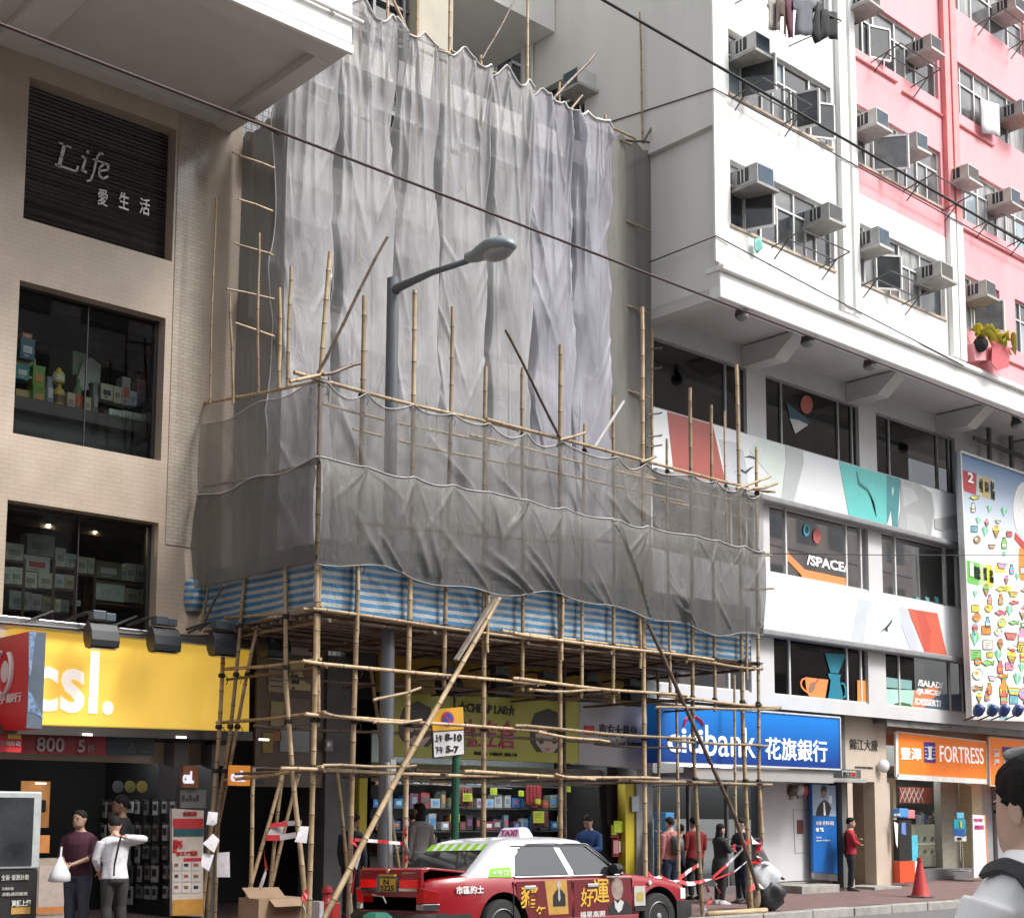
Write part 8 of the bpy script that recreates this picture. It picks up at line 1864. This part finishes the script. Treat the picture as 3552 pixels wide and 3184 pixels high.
# front: bumper, headlamp, marker
mb = MB(); mb.rings([[(X0t + 4.36 + x, YM + y, .36), (X0t + 4.43 + x, YM + y, .39), (X0t + 4.43 + x, YM + y, .56), (X0t + 4.38 + x, YM + y, .60), (X0t + 4.2 + x * .5, YM + y, .60), (X0t + 4.2 + x * .5, YM + y, .36)] for y, x in ((-.855, -.1), (-.83, .03), (-.7, .09), (0, .13), (.7, .09), (.83, .03), (.855, -.1))]); mb.build('front_bumper', RUB, TX, smooth=True, autos=40)
for s_ in (-1, 1):
 mb = MB(); mb.rings([[(X0t + x, YM + s_ * y, z) for y, z in ((y0, .62), (y1, .62), (y1, .62 + h_), (y0, .62 + h_))] for x, y0, y1, h_ in ((4.26, .55, .825, .16), (4.40, .5, .78, .15), (4.46, .5, .70, .13))]); mb.build('headlight', smat('headlamp', (.65, .66, .66), rough=.1), TX, bevel=.01)
mb = MB(); mb.box(X0t + 4.40, X0t + 4.47, YM - .48, YM + .48, .63, .76); mb.build('grille', CHR, TX, bevel=.01)
mb = MB(); mb.lathe((X0t + 3.66, YN_ - .004, .86), [(.035, 0), (.03, .01), (.012, .012)], 14, ax=(0, -1, 0)); mb.build('marker_lamp', cmat((.6, .6, .58)), TX)
# roof sign
mb = MB(); xc = X0t + 2.0; mb.rings([[(xc - .11 + dx, YM - .25 + dy, z), (xc + .12 - dx, YM - .25 + dy, z), (xc + .12 - dx, YM + .25 - dy, z), (xc - .11 + dx, YM + .25 - dy, z)] for z, dx, dy in ((1.485, 0, 0), (1.50, 0, 0), (1.60, .03, .05), (1.625, .06, .08))]); rs = mb.build('roof_sign', smat('sign_lilac', (.66, .62, .74), .1), TX, bevel=.01)
mb = MB(); text(mb, 'TAXI', 0, 0, 0, 0, 0, bold=.03, fn=lambda a, b, c: (xc - .115 + .028 * b - .006 * (c + .5), YM + .18 - .36 * a, 1.515 + .08 * b)); mb.build('lettering', smat('magenta', (.45, .02, .16), var=0), rs)
# side advertising film and lettering
YA = YM - .848
AD = smat('advert_maroon', (.14, .012, .018), rough=.3, var=.04)
def sd(pts, y=YA): return [(X0t + x, z) for x, z in pts]
mb = MB(); mb.prism(sd([(1.335, .93), (2.25, .93), (2.25, .42), (1.55, .42), (1.47, .62), (1.36, .72)]), YA - .004, YA); mb.prism(sd([(2.29, .93), (3.30, .935), (3.31, .42), (2.29, .42)]), YA - .004, YA); mb.build('door_advert', AD, TX)
mb = MB(); mb.prism(sd([(1.80, .93), (2.17, .93), (2.19, .50), (1.86, .50)]), YA - .007, YA - .005); mb.build('gold_panel', smat('advert_gold', (.52, .30, .07), rough=.35, var=.12, scale=6), TX)
mb = MB(); mb.prism(sd([(1.93, .60), (1.93, .74), (1.98, .80), (2.03, .83), (2.09, .80), (2.14, .74), (2.14, .60)]), YA - .0095, YA - .0075)
mb.prism(sd([(2.90, .42), (2.88, .56), (2.98, .64), (3.08, .66), (3.2, .63), (3.30, .56), (3.30, .42)]), YA - .008, YA - .0045); mb.build('suit_print', INK, TX)
mb = MB(); mb.prism([(X0t + x, z) for x, z in ell(2.03, .875, .035, .05)], YA - .0115, YA - .0078); mb.prism([(X0t + x, z) for x, z in [(2.02, .83), (2.04, .83), (2.055, .70), (2.035, .66), (2.015, .70)]], YA - .012, YA - .0098); mb.build('figure_print', cmat((.5, .42, .38)), TX)
mb = MB(); mb.prism([(X0t + x, z) for x, z in ell(3.05, .80, .105, .15)], YA - .009, YA - .0048); mb.build('face_print', smat('portrait_grey', (.36, .27, .24), rough=.4, var=.25, scale=8), TX)
mb = MB(); mb.prism(sd([(2.99, .655), (3.05, .60), (3.1, .655), (3.16, .62), (3.12, .52), (3.06, .48), (3.0, .55)]), YA - .0105, YA - .0085); mb.build('collar_print', cmat((.55, .55, .55)), TX)
def bt(mb, s, x0, x1, z0, z1, bold=.0, y=YA - .008, slant=0.): text(mb, s, X0t + x0, X0t + x1, z0, z1, y, .006, bold, slant)
mb = MB(); bt(mb, '豬', 1.40, 1.68, .60, .88, .012, slant=.08); bt(mb, '年', 1.64, 1.80, .46, .62, .02, slant=.1); bt(mb, '好', 2.40, 2.62, .58, .82, .012, slant=.1); bt(mb, '運', 2.62, 2.90, .62, .93, .012); mb.build('gold_lettering', smat('advert_yellow', (.70, .42, .05), rough=.35), TX)
mb = MB(); bt(mb, '福星高照', 2.38, 2.82, .44, .52, .01); bt(mb, '市區的士', .40, .82, .80, .90, .03, y=YM - .852); mb.build('white_lettering', smat('advert_white', (.75, .72, .72), var=0), TX)
mb = MB(); mb.box(X0t + 3.36, X0t + 3.56, YA - .006, YA + .003, .56, .82); mb.build('card_sticker', cmat((.5, .5, .47)), TX)
mb = MB(); mb.box(X0t + 3.40, X0t + 3.52, YA - .008, YA - .0065, .62, .74); mb.build('card_print', cmat((.45, .36, .08)), TX)
mb = MB(); mb.box(X0t + 3.36, X0t + 3.56, YA - .012, YA + .003, .49, .545); mb.build('vent', RUB, TX)
mb = MB(); mb.box(X0t + 2.85, X0t + 3.30, YA - .018, YA + .003, .95, .965); mb.build('trim_strip', CHR, TX)
TX.location = (X0t + .057, YN_ + .809, .125); TX.rotation_euler = (math.radians(-2.0), 0, math.radians(-4)); TX.scale = (.96, .96, .96)
for o in TX.children: o.location = Vector((10.31 - X0t, 12.75 - YM, 0))
# ================================================================== people
def remesh(o, vox, sm=4, shade=True):
 sm = min(70, int(sm * (.011 / vox) ** 2)) if sm else 0
 m = o.modifiers.new('r', 'REMESH'); m.mode = 'VOXEL'; m.voxel_size = vox
 if sm: s_ = o.modifiers.new('s', 'SMOOTH'); s_.iterations = sm; s_.factor = .5
 bake(o, None); o.data.polygons.foreach_set('use_smooth', [True] * len(o.data.polygons)); return o
def lerp(a, b, t): return np.array(a, float) + (np.array(b, float) - np.array(a, float)) * t
def limb(mb, a, b, c, ra, rb, rc, n=10):
 """tapering two-segment limb a-b-c, rounded at the joint"""
 a, b, c = (np.array(v, float) for v in (a, b, c))
 pts = [a, lerp(a, b, .3), lerp(a, b, .7), lerp(a, b, .93), b + ((a - b) * .0 + (c - b) * .0), lerp(b, c, .07), lerp(b, c, .3), lerp(b, c, .7), c]
 rr_ = [ra, ra * 1.0, (ra + rb) / 2 * .97, rb * 1.02, rb, rb * 1.02, (rb * .65 + rc * .35) * 1.1, (rb * .25 + rc * .75), rc]
 mb.tube(pts, rr_, n)
def hand(mb, w, d, side, s, curl=.6):
 """palm, four unequal bent fingers and a thumb leaving the side of the palm"""
 d = np.array(d, float); d /= np.linalg.norm(d); up = np.array((0, 0, 1.)); v = np.cross(d, up)
 if np.linalg.norm(v) < .2: v = np.array((1., 0, 0))
 v /= np.linalg.norm(v); nrm = np.cross(v, d) * side
 w = np.array(w, float)
 mb.rings([[w + d * f * s + v * a * wd * s + nrm * b * .011 * s for a, b in ((-1, -1), (1, -1), (1, 1), (-1, 1))] for f, wd in ((0, .022), (.04, .036), (.085, .040), (.095, .036))])
 for i, (o_, L_) in enumerate(((-.03, .058), (-.01, .072), (.01, .078), (.03, .068))):
  p0 = w + (d * .09 + v * o_) * s; p1 = p0 + (d * math.cos(curl * .5) - nrm * math.sin(curl * .5)) * L_ * .5 * s; p2 = p1 + (d * math.cos(curl * 1.4) - nrm * math.sin(curl * 1.4)) * L_ * .5 * s
  mb.tube([p0 - d * .02 * s, p0, p1, p2], [.0095 * s, .0095 * s, .0088 * s, .007 * s], 6)
 t0 = w + (d * .03 - v * .035) * s; mb.tube([w + d * .02 * s - v * .02 * s, t0, t0 + (d * .6 - v * .55 - nrm * .35) * .045 * s, t0 + (d * .95 - v * .6 - nrm * .6) * .062 * s], [.013 * s, .0125 * s, .0105 * s, .008 * s], 6)
HEADP = [  # height above chin, centre x, half depth, half width  (fractions of head height)
 (-.02, .10, .14, .13), (.03, .10, .26, .22), (.10, .07, .33, .28), (.2, .045, .37, .315), (.32, .02, .40, .335), (.45, 0, .425, .345), (.6, -.02, .435, .35), (.75, -.03, .42, .34), (.87, -.035, .36, .295), (.95, -.035, .27, .22), (1.0, -.035, .12, .10)]
def person(label, loc, ang, H, top, bottom, hair=(.015, .013, .012), skin=(.42, .27, .20), shoe=(.03, .03, .03), arms=None, legs=None, headyaw=0., tilt=0., style='short', sleeve='long', lean=0., build_=1., vox=.011, coat=False, topmat=None, face=True, tor=None, zt=.845):
 t = thing('person', label, 'person', loc, ang)
 B = build_
 nb = lambda p: np.array(p, float) * H
 def L(p):   # lean the upper body forward about the hips
  p = np.array(p, float); c, s_ = math.cos(lean), math.sin(lean); q = p - (0, 0, .52)
  return np.array((c * q[0] + s_ * max(q[2], -1), q[1], -s_ * q[0] + c * q[2])) + (0, 0, .52) if p[2] > .5 else p
 A = {'L': [(-.01, .135, .64), (.02, .135, .49)], 'R': [(-.01, -.135, .64), (.02, -.135, .49)]}
 A.update(arms or {})
 G = {'L': [(.01, .058, .285), (-.015, .06, .045)], 'R': [(.01, -.058, .285), (-.01, -.06, .045)]}
 G.update(legs or {})
 SK = mat('skin_%02d%02d' % (int(skin[0] * 100), int(skin[2] * 100)), skin, .55, var=.05, scale=20)
 TM = topmat or mat('cloth_%02x%02x%02x' % tuple(int(v * 255) for v in top), top, .85, var=.12, scale=14, bump=.15)
 BM_ = mat('cloth_%02x%02x%02x' % tuple(int(v * 255) for v in bottom), bottom, .85, var=.12, scale=14, bump=.15)
 TOR0 = [(.47, 0, .062, .088), (.50, -.005, .070, .098), (.55, 0, .066, .09), (.61, .004, .060, .082), (.68, .006, .066, .092), (.745, .004, .070, .104), (.79, -.004, .062, .112), (.82, -.008, .048, .095), (.838, -.008, .036, .05), (.86, -.004, .032, .033), (.885, .004, .031, .031)]
 TOR = tor or TOR0
 def torso(mb, z0, z1, inf):
  R_ = []
  for z, xc, rx, ry in TOR:
   if z0 <= z <= z1:
    c = L((xc, 0, z)); R_.append([nb(c) + np.array(((rx * B + inf) * H * math.cos(a) * (1 if math.cos(a) > 0 else .92), (ry * B + inf) * H * math.sin(a), 0)) for a in (2 * math.pi * k / 16 for k in range(16))])
  mb.rings(R_)
 # ---- body: one continuous surface
 mb = MB(); torso(mb, .4, .9, 0)
 for s_, k in ((1, 'L'), (-1, 'R')):
  sh = L((-.008, s_ * .108 * B, .795 + (.018 if tor else 0))); e, w_ = [np.array(v, float) for v in A[k]]
  limb(mb, nb(sh), nb(e), nb(w_), .030 * H * B, .022 * H, .0155 * H)
  dd = w_ - e; hand(mb, nb(w_), dd, s_, H / 1.72)
  kn, an = G[k]; limb(mb, nb((0, s_ * .05, .49)), nb(kn), nb(an), .052 * H * B, .034 * H, .023 * H)
  an = np.array(an); mb.rings([[nb(an) + np.array((x * H, y * H * wd, z * H)) for y, z in ((-1, -.042), (1, -.042), (.8, h), (-.8, h))] for x, wd, h in ((-.03, .018, .0), (.0, .024, .01), (.05, .027, -.012), (.095, .024, -.026), (.11, .012, -.034))])
 hh = .133 * H; ch = nb(L((.012, 0, .868)))
 c, s_ = math.cos(headyaw), math.sin(headyaw); ct, st = math.cos(tilt), math.sin(tilt)
 def HP(x, y, z):
  x, z = ct * x + st * (z - .1), -st * x + ct * (z - .1) + .1
  return ch + hh * np.array((c * x - s_ * y, s_ * x + c * y, z))
 mb.rings([[HP(xc + rx * math.copysign(abs(math.cos(a)) ** .9, math.cos(a)), ry * math.sin(a), z) for a in (2 * math.pi * k / 18 for k in range(18))] for z, xc, rx, ry in HEADP])
 mb.rings([[HP(x, y * w_, z) for y, x, z in ((-1, .36, z0), (0, xt, z0 + dz), (1, .36, z0))] for z0, xt, w_, dz in ((.58, .42, .04, 0), (.5, .46, .06, 0), (.40, .55, .085, 0), (.36, .53, .09, 0), (.335, .42, .06, 0))])
 for sg in (1, -1):
  mb.rings([[HP(-.06 + rx * math.cos(a) - .02 * d, sg * (.335 + d), .46 + rz * math.sin(a) + .02 * math.cos(a)) for a in (2 * math.pi * k / 10 for k in range(10))] for d, rx, rz in ((-.03, .05, .09), (.02, .07, .12), (.05, .10, .145), (.075, .09, .135), (.06, .05, .08))])
 mb.tube([HP(.39, -.1, .215), HP(.425, 0, .22), HP(.39, .1, .215)], .028 * hh, 6)
 bo = mb.build('body', SK, t); remesh(bo, vox, 3)
 if face:
  for nm, m_ in (('eye', smat('eye_dark', (.02, .015, .012), rough=.2, var=0)),):
   mb = MB()
   for sg in (1, -1): mb.sph(HP(.385, sg * .15, .47), .02 * hh, .055 * hh, .025 * hh, 8, 5); mb.tube([HP(.40, sg * .07, .555), HP(.395, sg * .15, .575), HP(.345, sg * .24, .555)], .015 * hh, 5)
   mb.build(nm, m_, t)
  mb = MB(); mb.tube([HP(.40, -.11, .215), HP(.452, 0, .218), HP(.40, .11, .215)], .013 * hh, 5); mb.build('mouth', smat('lip', (.26, .10, .09)), t)
 # ---- hair
 HM = mat('hair_%02d%02d' % (int(hair[0] * 100), int(hair[2] * 100)), hair, .75, var=.3, scale=60, bump=.3, streak=True, spec=.2)
 mb = MB(); R_ = []
 for z, xc, rx, ry in [(.36, -.09, .36, .30), (.45, -.07, .40, .345), (.6, -.055, .43, .37), (.75, -.03, .44, .375), (.88, -.03, .40, .335), (.97, -.035, .32, .26), (1.045, -.04, .20, .16), (1.07, -.04, .06, .05)]:
  row = []
  for k in range(20):
   a = 2 * math.pi * k / 20; ca = math.cos(a); r_ = rx * (1.07 if ca < 0 else 1.03)
   x = xc + r_ * ca; x = min(x, -.16 if z < .4 else (-.10 if z < .5 else (.20 if z < .68 else (.34 if z < .8 else 9)))); jit = .012 * math.sin(7 * a + 9 * z)
   row.append(HP(x + jit, (ry * 1.06 + jit) * math.sin(a), z))
  R_.append(row)
 if style == 'long':
  R_ = [[HP(min(-.12 + .34 * math.cos(a), .02), (.40 + .03 * math.sin(5 * a)) * math.sin(a), z) for a in (2 * math.pi * k / 20 for k in range(20))] for z in (-.55, -.3, 0., .2)] + R_
 mb.rings(R_)
 if vox < .008:
  for k in range(150):
   a = rnd.uniform(0, 6.28); z = rnd.uniform(.5, 1.02); x0_ = -.035 + .40 * math.sqrt(max(0, 1 - (z - .5) ** 2 * 3)) * math.cos(a); y0_ = .36 * math.sqrt(max(0, 1 - (z - .5) ** 2 * 3)) * math.sin(a)
   if x0_ > .15 and z < .8: continue
   mb.tube([HP(x0_, y0_, z), HP(x0_ * 1.1 + .03, y0_ * 1.1, z + .03), HP(x0_ * 1.16 + .08, y0_ * 1.16, z + .02)], [.05 * hh, .04 * hh, .012 * hh], 5)
 hr = mb.build('hair', HM, t); remesh(hr, vox * .9, 2)
 # ---- clothes
 mb = MB(); torso(mb, .545 if coat else .50, zt, .013)
 if coat: mb.rings([[nb((0, 0, z)) + np.array((rx * H * math.cos(a), ry * H * math.sin(a), 0)) for a in (2 * math.pi * k / 16 for k in range(16))] for z, rx, ry in ((.36, .105 * B, .125 * B), (.45, .10 * B, .122 * B), (.56, .086 * B, .105 * B))])
 for s_, k in ((1, 'L'), (-1, 'R')):
  sh = L((-.008, s_ * .108 * B, .795 + (.018 if tor else 0))); e, w_ = [np.array(v, float) for v in A[k]]
  if sleeve == 'short': q = lerp(sh, e, .75); mb.tube([nb(sh), nb(lerp(sh, e, .4)), nb(q)], [.041 * H * B, .040 * H * B, .042 * H * B], 12)
  else:
   f = .9 if sleeve == 'long' else .25
   limb(mb, nb(sh), nb(e), nb(lerp(e, w_, f)), .040 * H * B, .032 * H, .026 * H)
 sh_ = mb.build('coat' if coat else 'shirt', TM, t); remesh(sh_, vox, 3 if vox > .008 else 5)
 mb = MB(); torso(mb, .46, .56, .008)
 for s_, k in ((1, 'L'), (-1, 'R')):
  kn, an = G[k]; limb(mb, nb((0, s_ * .052, .50)), nb(kn), nb(lerp(kn, an, .93)), .060 * H * B, .044 * H, .036 * H)
 mb.sph(nb((-.012, 0, .49)), .075 * H * B, .098 * H * B, .05 * H)
 tr_ = mb.build('trousers', BM_, t); remesh(tr_, vox, 2)
 SM = mat('shoe_%02x%02x%02x' % tuple(int(v * 255) for v in shoe), shoe, .5, var=.08)
 for s_, k in ((1, 'L'), (-1, 'R')):
  an = np.array(G[k][1]); mb = MB(); mb.rings([[nb(an) + np.array((x * H, y * H * wd, z * H)) for y, z in ((-1, -.045), (1, -.045), (.85, h), (-.85, h))] for x, wd, h in ((-.042, .018, .0), (-.02, .028, .012), (.03, .03, .004), (.085, .030, -.018), (.115, .022, -.028), (.125, .01, -.036))])
  mb.build('shoe', SM, t, smooth=True, bevel=.008)
 t['_ch'] = 0; del t['_ch']
 return t, nb, L, HP
def feet(xf, yf, ytop):
 z = .18
 for _ in range(4): q = atZ(xf, yf, z); z = zpave(q[0], q[1])
 return (q[0], q[1], z), atY(xf, ytop, q[1])[2] - z
def at_depth(x, Y, ytop): q = atY(x, ytop, Y); z = zpave(q[0], Y); return (q[0], Y, z), q[2] - z
D = math.radians
# man with plastic bag, left
loc, H = at_depth(160, 16.7, 1607)
person('person in a dark purple sweatshirt and jeans holding a white plastic bag', loc, D(215), H, (.055, .012, .028), (.05, .06, .085), arms={'R': [(.04, -.13, .64), (.16, -.04, .60)], 'L': [(.02, .14, .645), (.17, .03, .585)]}, sleeve='half', headyaw=D(-8), skin=(.34, .21, .15), build_=1.05)
q = atY(118, 1748, 16.4); t = thing('plastic_bag', 'white plastic carrier bag hanging from the hands of the person in purple', 'bag', q)
mb = MB(); R_ = []
for f, wx, wy in ((0, .10, .05), (.04, .14, .08), (.3, .13, .075), (.6, .085, .05), (.85, .04, .025), (1, .02, .015)): R_.append([(q[0] + wx * math.cos(a) * (1 + .08 * math.sin(3 * a + f * 5)), q[1] + wy * math.sin(a), q[2] + f * .3) for a in (2 * math.pi * k / 14 for k in range(14))])
mb.rings(R_); mb.build('sack', MATS['white_plastic'], t, smooth=True); mb = MB(); mb.tube([(q[0], q[1], q[2] + .28), (q[0] + .03, q[1] + .05, q[2] + .42)], .012, 6); mb.build('handle', MATS['white_plastic'], t)
# man in white shirt, arm behind his head
loc, H = at_depth(232, 16.2, 1622)
t, nb, L, HP = person('person in a white shirt seen from behind with one arm folded behind the head', loc, D(78), H * 1.02, (.62, .62, .66), (.03, .03, .03), arms={'R': [(-.03, -.22, .815), (-.075, -.03, .835)], 'L': [(.03, .15, .66), (.10, .10, .56)]}, tilt=.3, lean=.12, skin=(.45, .27, .20))
mb = MB(); mb.tube([nb((-.10, -.01, .84)), nb((-.105, .01, .75)), nb((-.09, .03, .62)), nb((-.10, .035, .53))], [.012, .014, .012, .012], 6, flat=1.5); mb.build('strap', INK, t)
loc, H = at_depth(243, 17.7, 1578)
person('person in a black jacket standing in the dark phone shop behind the white shirt', loc, D(150), H, (.02, .02, .022), (.02, .02, .02), skin=(.25, .15, .10))
# shop visitors
loc, H = at_depth(700, 17.3, 1612); person('person in a dark top half hidden by poles left of the green shop', loc, D(20), H, (.03, .035, .05), (.02, .02, .025), skin=(.22, .13, .09), tilt=.2)
loc, H = at_depth(833, 17.5, 1592); person('person with long black hair and a grey coat seen from behind in the green shop', loc, D(95), H, (.17, .165, .16), (.03, .03, .03), style='long', coat=True)
loc, H = at_depth(1168, 17.2, 1616); person('person in a bright blue jacket looking down at a phone outside the green shop', loc, D(200), H, (.012, .05, .17), (.04, .06, .12), arms={'L': [(.05, .15, .63), (.16, .03, .62)], 'R': [(.05, -.15, .63), (.16, -.03, .62)]}, tilt=.45)
# group in front of the bank
loc, H = feet(1330, 1788, 1620)
t, nb, L, HP = person('person in a pink sweater with a grey rucksack seen from behind', loc, D(82), H, (.42, .16, .155), (.03, .045, .09), hair=(.03, .02, .018), build_=1.08)
mb = MB(); mb.rings([[nb((-.085 - dx * math.sin(math.pi * (k / 15)) * 1., -.105 + .155 * (.5 - .5 * math.cos(2 * math.pi * k / 15 if False else math.pi * k / 15)) + 0, z)) for k in range(16)] for z, dx in ((.56, .03), (.58, .085), (.66, .10), (.74, .085), (.78, .03))], closed=True)
mb.build('rucksack', smat('rucksack_grey', (.075, .075, .075), rough=.5, var=.2), t, smooth=True); mb = MB(); mb.tube([nb((-.09, -.05, .77)), nb((-.05, -.075, .83)), nb((.02, -.085, .82)), nb((.075, -.09, .74))], .014, 6); mb.tube([nb((-.085, .02, .75)), nb((-.06, .05, .82)), nb((.0, .06, .83))], .012, 6); mb.build('strap', MATS['rucksack_grey'], t)
loc, H = feet(1350, 1780, 1634); person('person in a blue top mostly hidden between the pink sweater and the red shirt', loc, D(60), H, (.02, .10, .35), (.03, .03, .035), headyaw=.3)
loc, H = feet(1378, 1783, 1620); t, nb, L, HP = person('person in a loose dark red T-shirt seen from behind near the bank door', loc, D(72), H, (.22, .012, .015), (.02, .02, .025), build_=1.12, sleeve='half', shoe=(.03, .03, .03))
mb = MB()
for s_ in (-1, 1): mb.box(*[v * H for v in (-.05, .11)], *sorted((s_ * .032 * H, s_ * .09 * H)), .0, .012)
mb.build('shoe_sole', smat('lime_sole', (.25, .6, .05), rough=.5), t)
loc, H = feet(1428, 1792, 1633); t, nb, L, HP = person('person with long dark hair in a black coat looking at a red phone', loc, D(-20), H, (.018, .018, .02), (.02, .02, .022), style='long', coat=True, shoe=(.6, .6, .6), arms={'L': [(.07, .13, .65), (.17, .03, .66)], 'R': [(.06, -.13, .66), (.16, -.02, .69)]}, tilt=.15, headyaw=.2, skin=(.50, .33, .26))
q = Matrix.Rotation(D(-20), 4, 'Z') @ Vector(nb((.215, .0, .70))); mb = MB(); mb.box(q.x + loc[0] - .04, q.x + loc[0] + .04, q.y + loc[1] - .01, q.y + loc[1] + .01, q.z + loc[2] - .07, q.z + loc[2] + .07); tag(mb.build('phone', cmat((.5, .03, .05)), bevel=.006), 'small red phone in the hands of the person in the black coat', 'phone')
loc, H = feet(1472, 1790, 1622); person('person in a black jacket and dark jeans facing the black coat and red phone', loc, D(165), H, (.016, .016, .018), (.014, .02, .04), arms={'L': [(.06, .13, .65), (.15, .06, .67)], 'R': [(.03, -.15, .65), (.13, -.04, .62)]}, build_=1.08, skin=(.42, .28, .21), headyaw=-.2)
loc, H = feet(1688, 1765, 1621); t, nb, L, HP = person('person in a bright red jacket with a black rucksack standing beside the beige entrance', loc, D(-52), H, (.40, .018, .03), (.02, .02, .025), arms={'L': [(.05, .13, .67), (.11, .05, .70)], 'R': [(.05, -.13, .67), (.12, -.03, .64)]}, build_=1.05)
mb = MB(); mb.rings([[nb((-.10 + (rx if math.cos(a) > 0 else 1.3 * rx) * math.cos(a) * .8, ry * math.sin(a), z)) for a in (2 * math.pi * k / 14 for k in range(14))] for z, rx, ry in ((.505, .03, .06), (.53, .06, .085), (.62, .068, .09), (.72, .06, .085), (.785, .035, .06), (.80, .01, .03))]); mb.build('rucksack', smat('rucksack_black', (.015, .015, .016), rough=.6), t, smooth=True)
mb = MB();
for s_ in (-1, 1): mb.tube([nb((-.08, s_ * .055, .78)), nb((-.02, s_ * .07, .835)), nb((.055, s_ * .075, .80)), nb((.082, s_ * .08, .70)), nb((.05, s_ * .09, .60))], .012, 6)
mb.build('strap', MATS['rucksack_black'], t)
# ---- passer-by close to the camera, right edge
r_ = _ray(2016, 1590); hc = CAM + r_ * 3.25
ztop = (CAM + _ray(2016, 1486) * 3.25)[2]
H = (ztop - .15) / 1.0
hc = hc + _R * .035
t, nb, L, HP = person('person close by at the right edge in a white T-shirt with a black rucksack strap', (hc[0] + .02, hc[1] - .02, .15), D(76), H / 1.012, (.70, .71, .74), (.05, .06, .09), sleeve='short', vox=.005, zt=.885, tor=[(.47, 0, .062, .088), (.50, -.005, .070, .098), (.55, 0, .066, .09), (.61, .004, .060, .085), (.68, .006, .068, .10), (.76, .004, .076, .118), (.81, -.006, .070, .118), (.84, -.014, .060, .098), (.864, -.018, .052, .075), (.882, -.014, .043, .052), (.90, -.006, .035, .036)], arms={'L': [(.02, .16, .66), (.06, .14, .5)]}, skin=(.60, .40, .31), hair=(.012, .011, .011), topmat=mat('white_tshirt', (.9, .905, .92), .85, var=.03, scale=6, bump=.05))
pts = [nb(p) for p in ((-.09, .08, .64), (-.095, .085, .72), (-.092, .09, .78), (-.075, .096, .83), (-.048, .10, .858), (-.015, .102, .866), (.02, .102, .855))]
def sp(u, v):
 f = v * (len(pts) - 1); i = min(int(f), len(pts) - 2); return pts[i] + (pts[i + 1] - pts[i]) * (f - i) + np.array((0, (u - .5) * .06, 0))
mb = MB(); mb.grid(sp, 8, 60); st_ = mb.build('strap', mat('strap_black', (.022, .022, .026), .6, var=.15, scale=30, bump=.2), t, smooth=True)
sw = st_.modifiers.new('w', 'SHRINKWRAP'); sw.target = [o for o in t.children if o.name.startswith('shirt')][0]; sw.offset = .008; sw.wrap_mode = 'OUTSIDE_SURFACE'; sw.wrap_method = 'NEAREST_SURFACEPOINT'
sm_ = st_.modifiers.new('m', 'SMOOTH'); sm_.iterations = 6
so_ = st_.modifiers.new('s', 'SOLIDIFY'); so_.thickness = .012; so_.offset = 1
bake(st_, None)
mb = MB(); mb.rings([[nb((-.12 + (rx if math.cos(a) > 0 else 1.4 * rx) * math.cos(a) * .8, ry * math.sin(a), z)) for a in (2 * math.pi * k / 16 for k in range(16))] for z, rx, ry in ((.50, .03, .07), (.53, .07, .095), (.62, .08, .10), (.72, .065, .09), (.77, .03, .06))]); mb.build('rucksack', MATS['strap_black'], t, smooth=True)
mb = MB(); R_ = []
for k, (x, z, r1) in enumerate(((.05, 1.03, .16), (.2, 1.06, .17), (.36, 1.0, .15), (.46, .88, .11), (.50, .78, .05))): R_.append([HP(x, r1 * 1.3 * math.cos(a), z + r1 * .55 * math.sin(a)) for a in (2 * math.pi * k2 / 14 for k2 in range(14))])
mb.rings(R_); fr_ = mb.build('fringe', mat('grey_hair', (.30, .30, .29), .6, var=.25, scale=40, bump=.4), t); remesh(fr_, .005, 2)
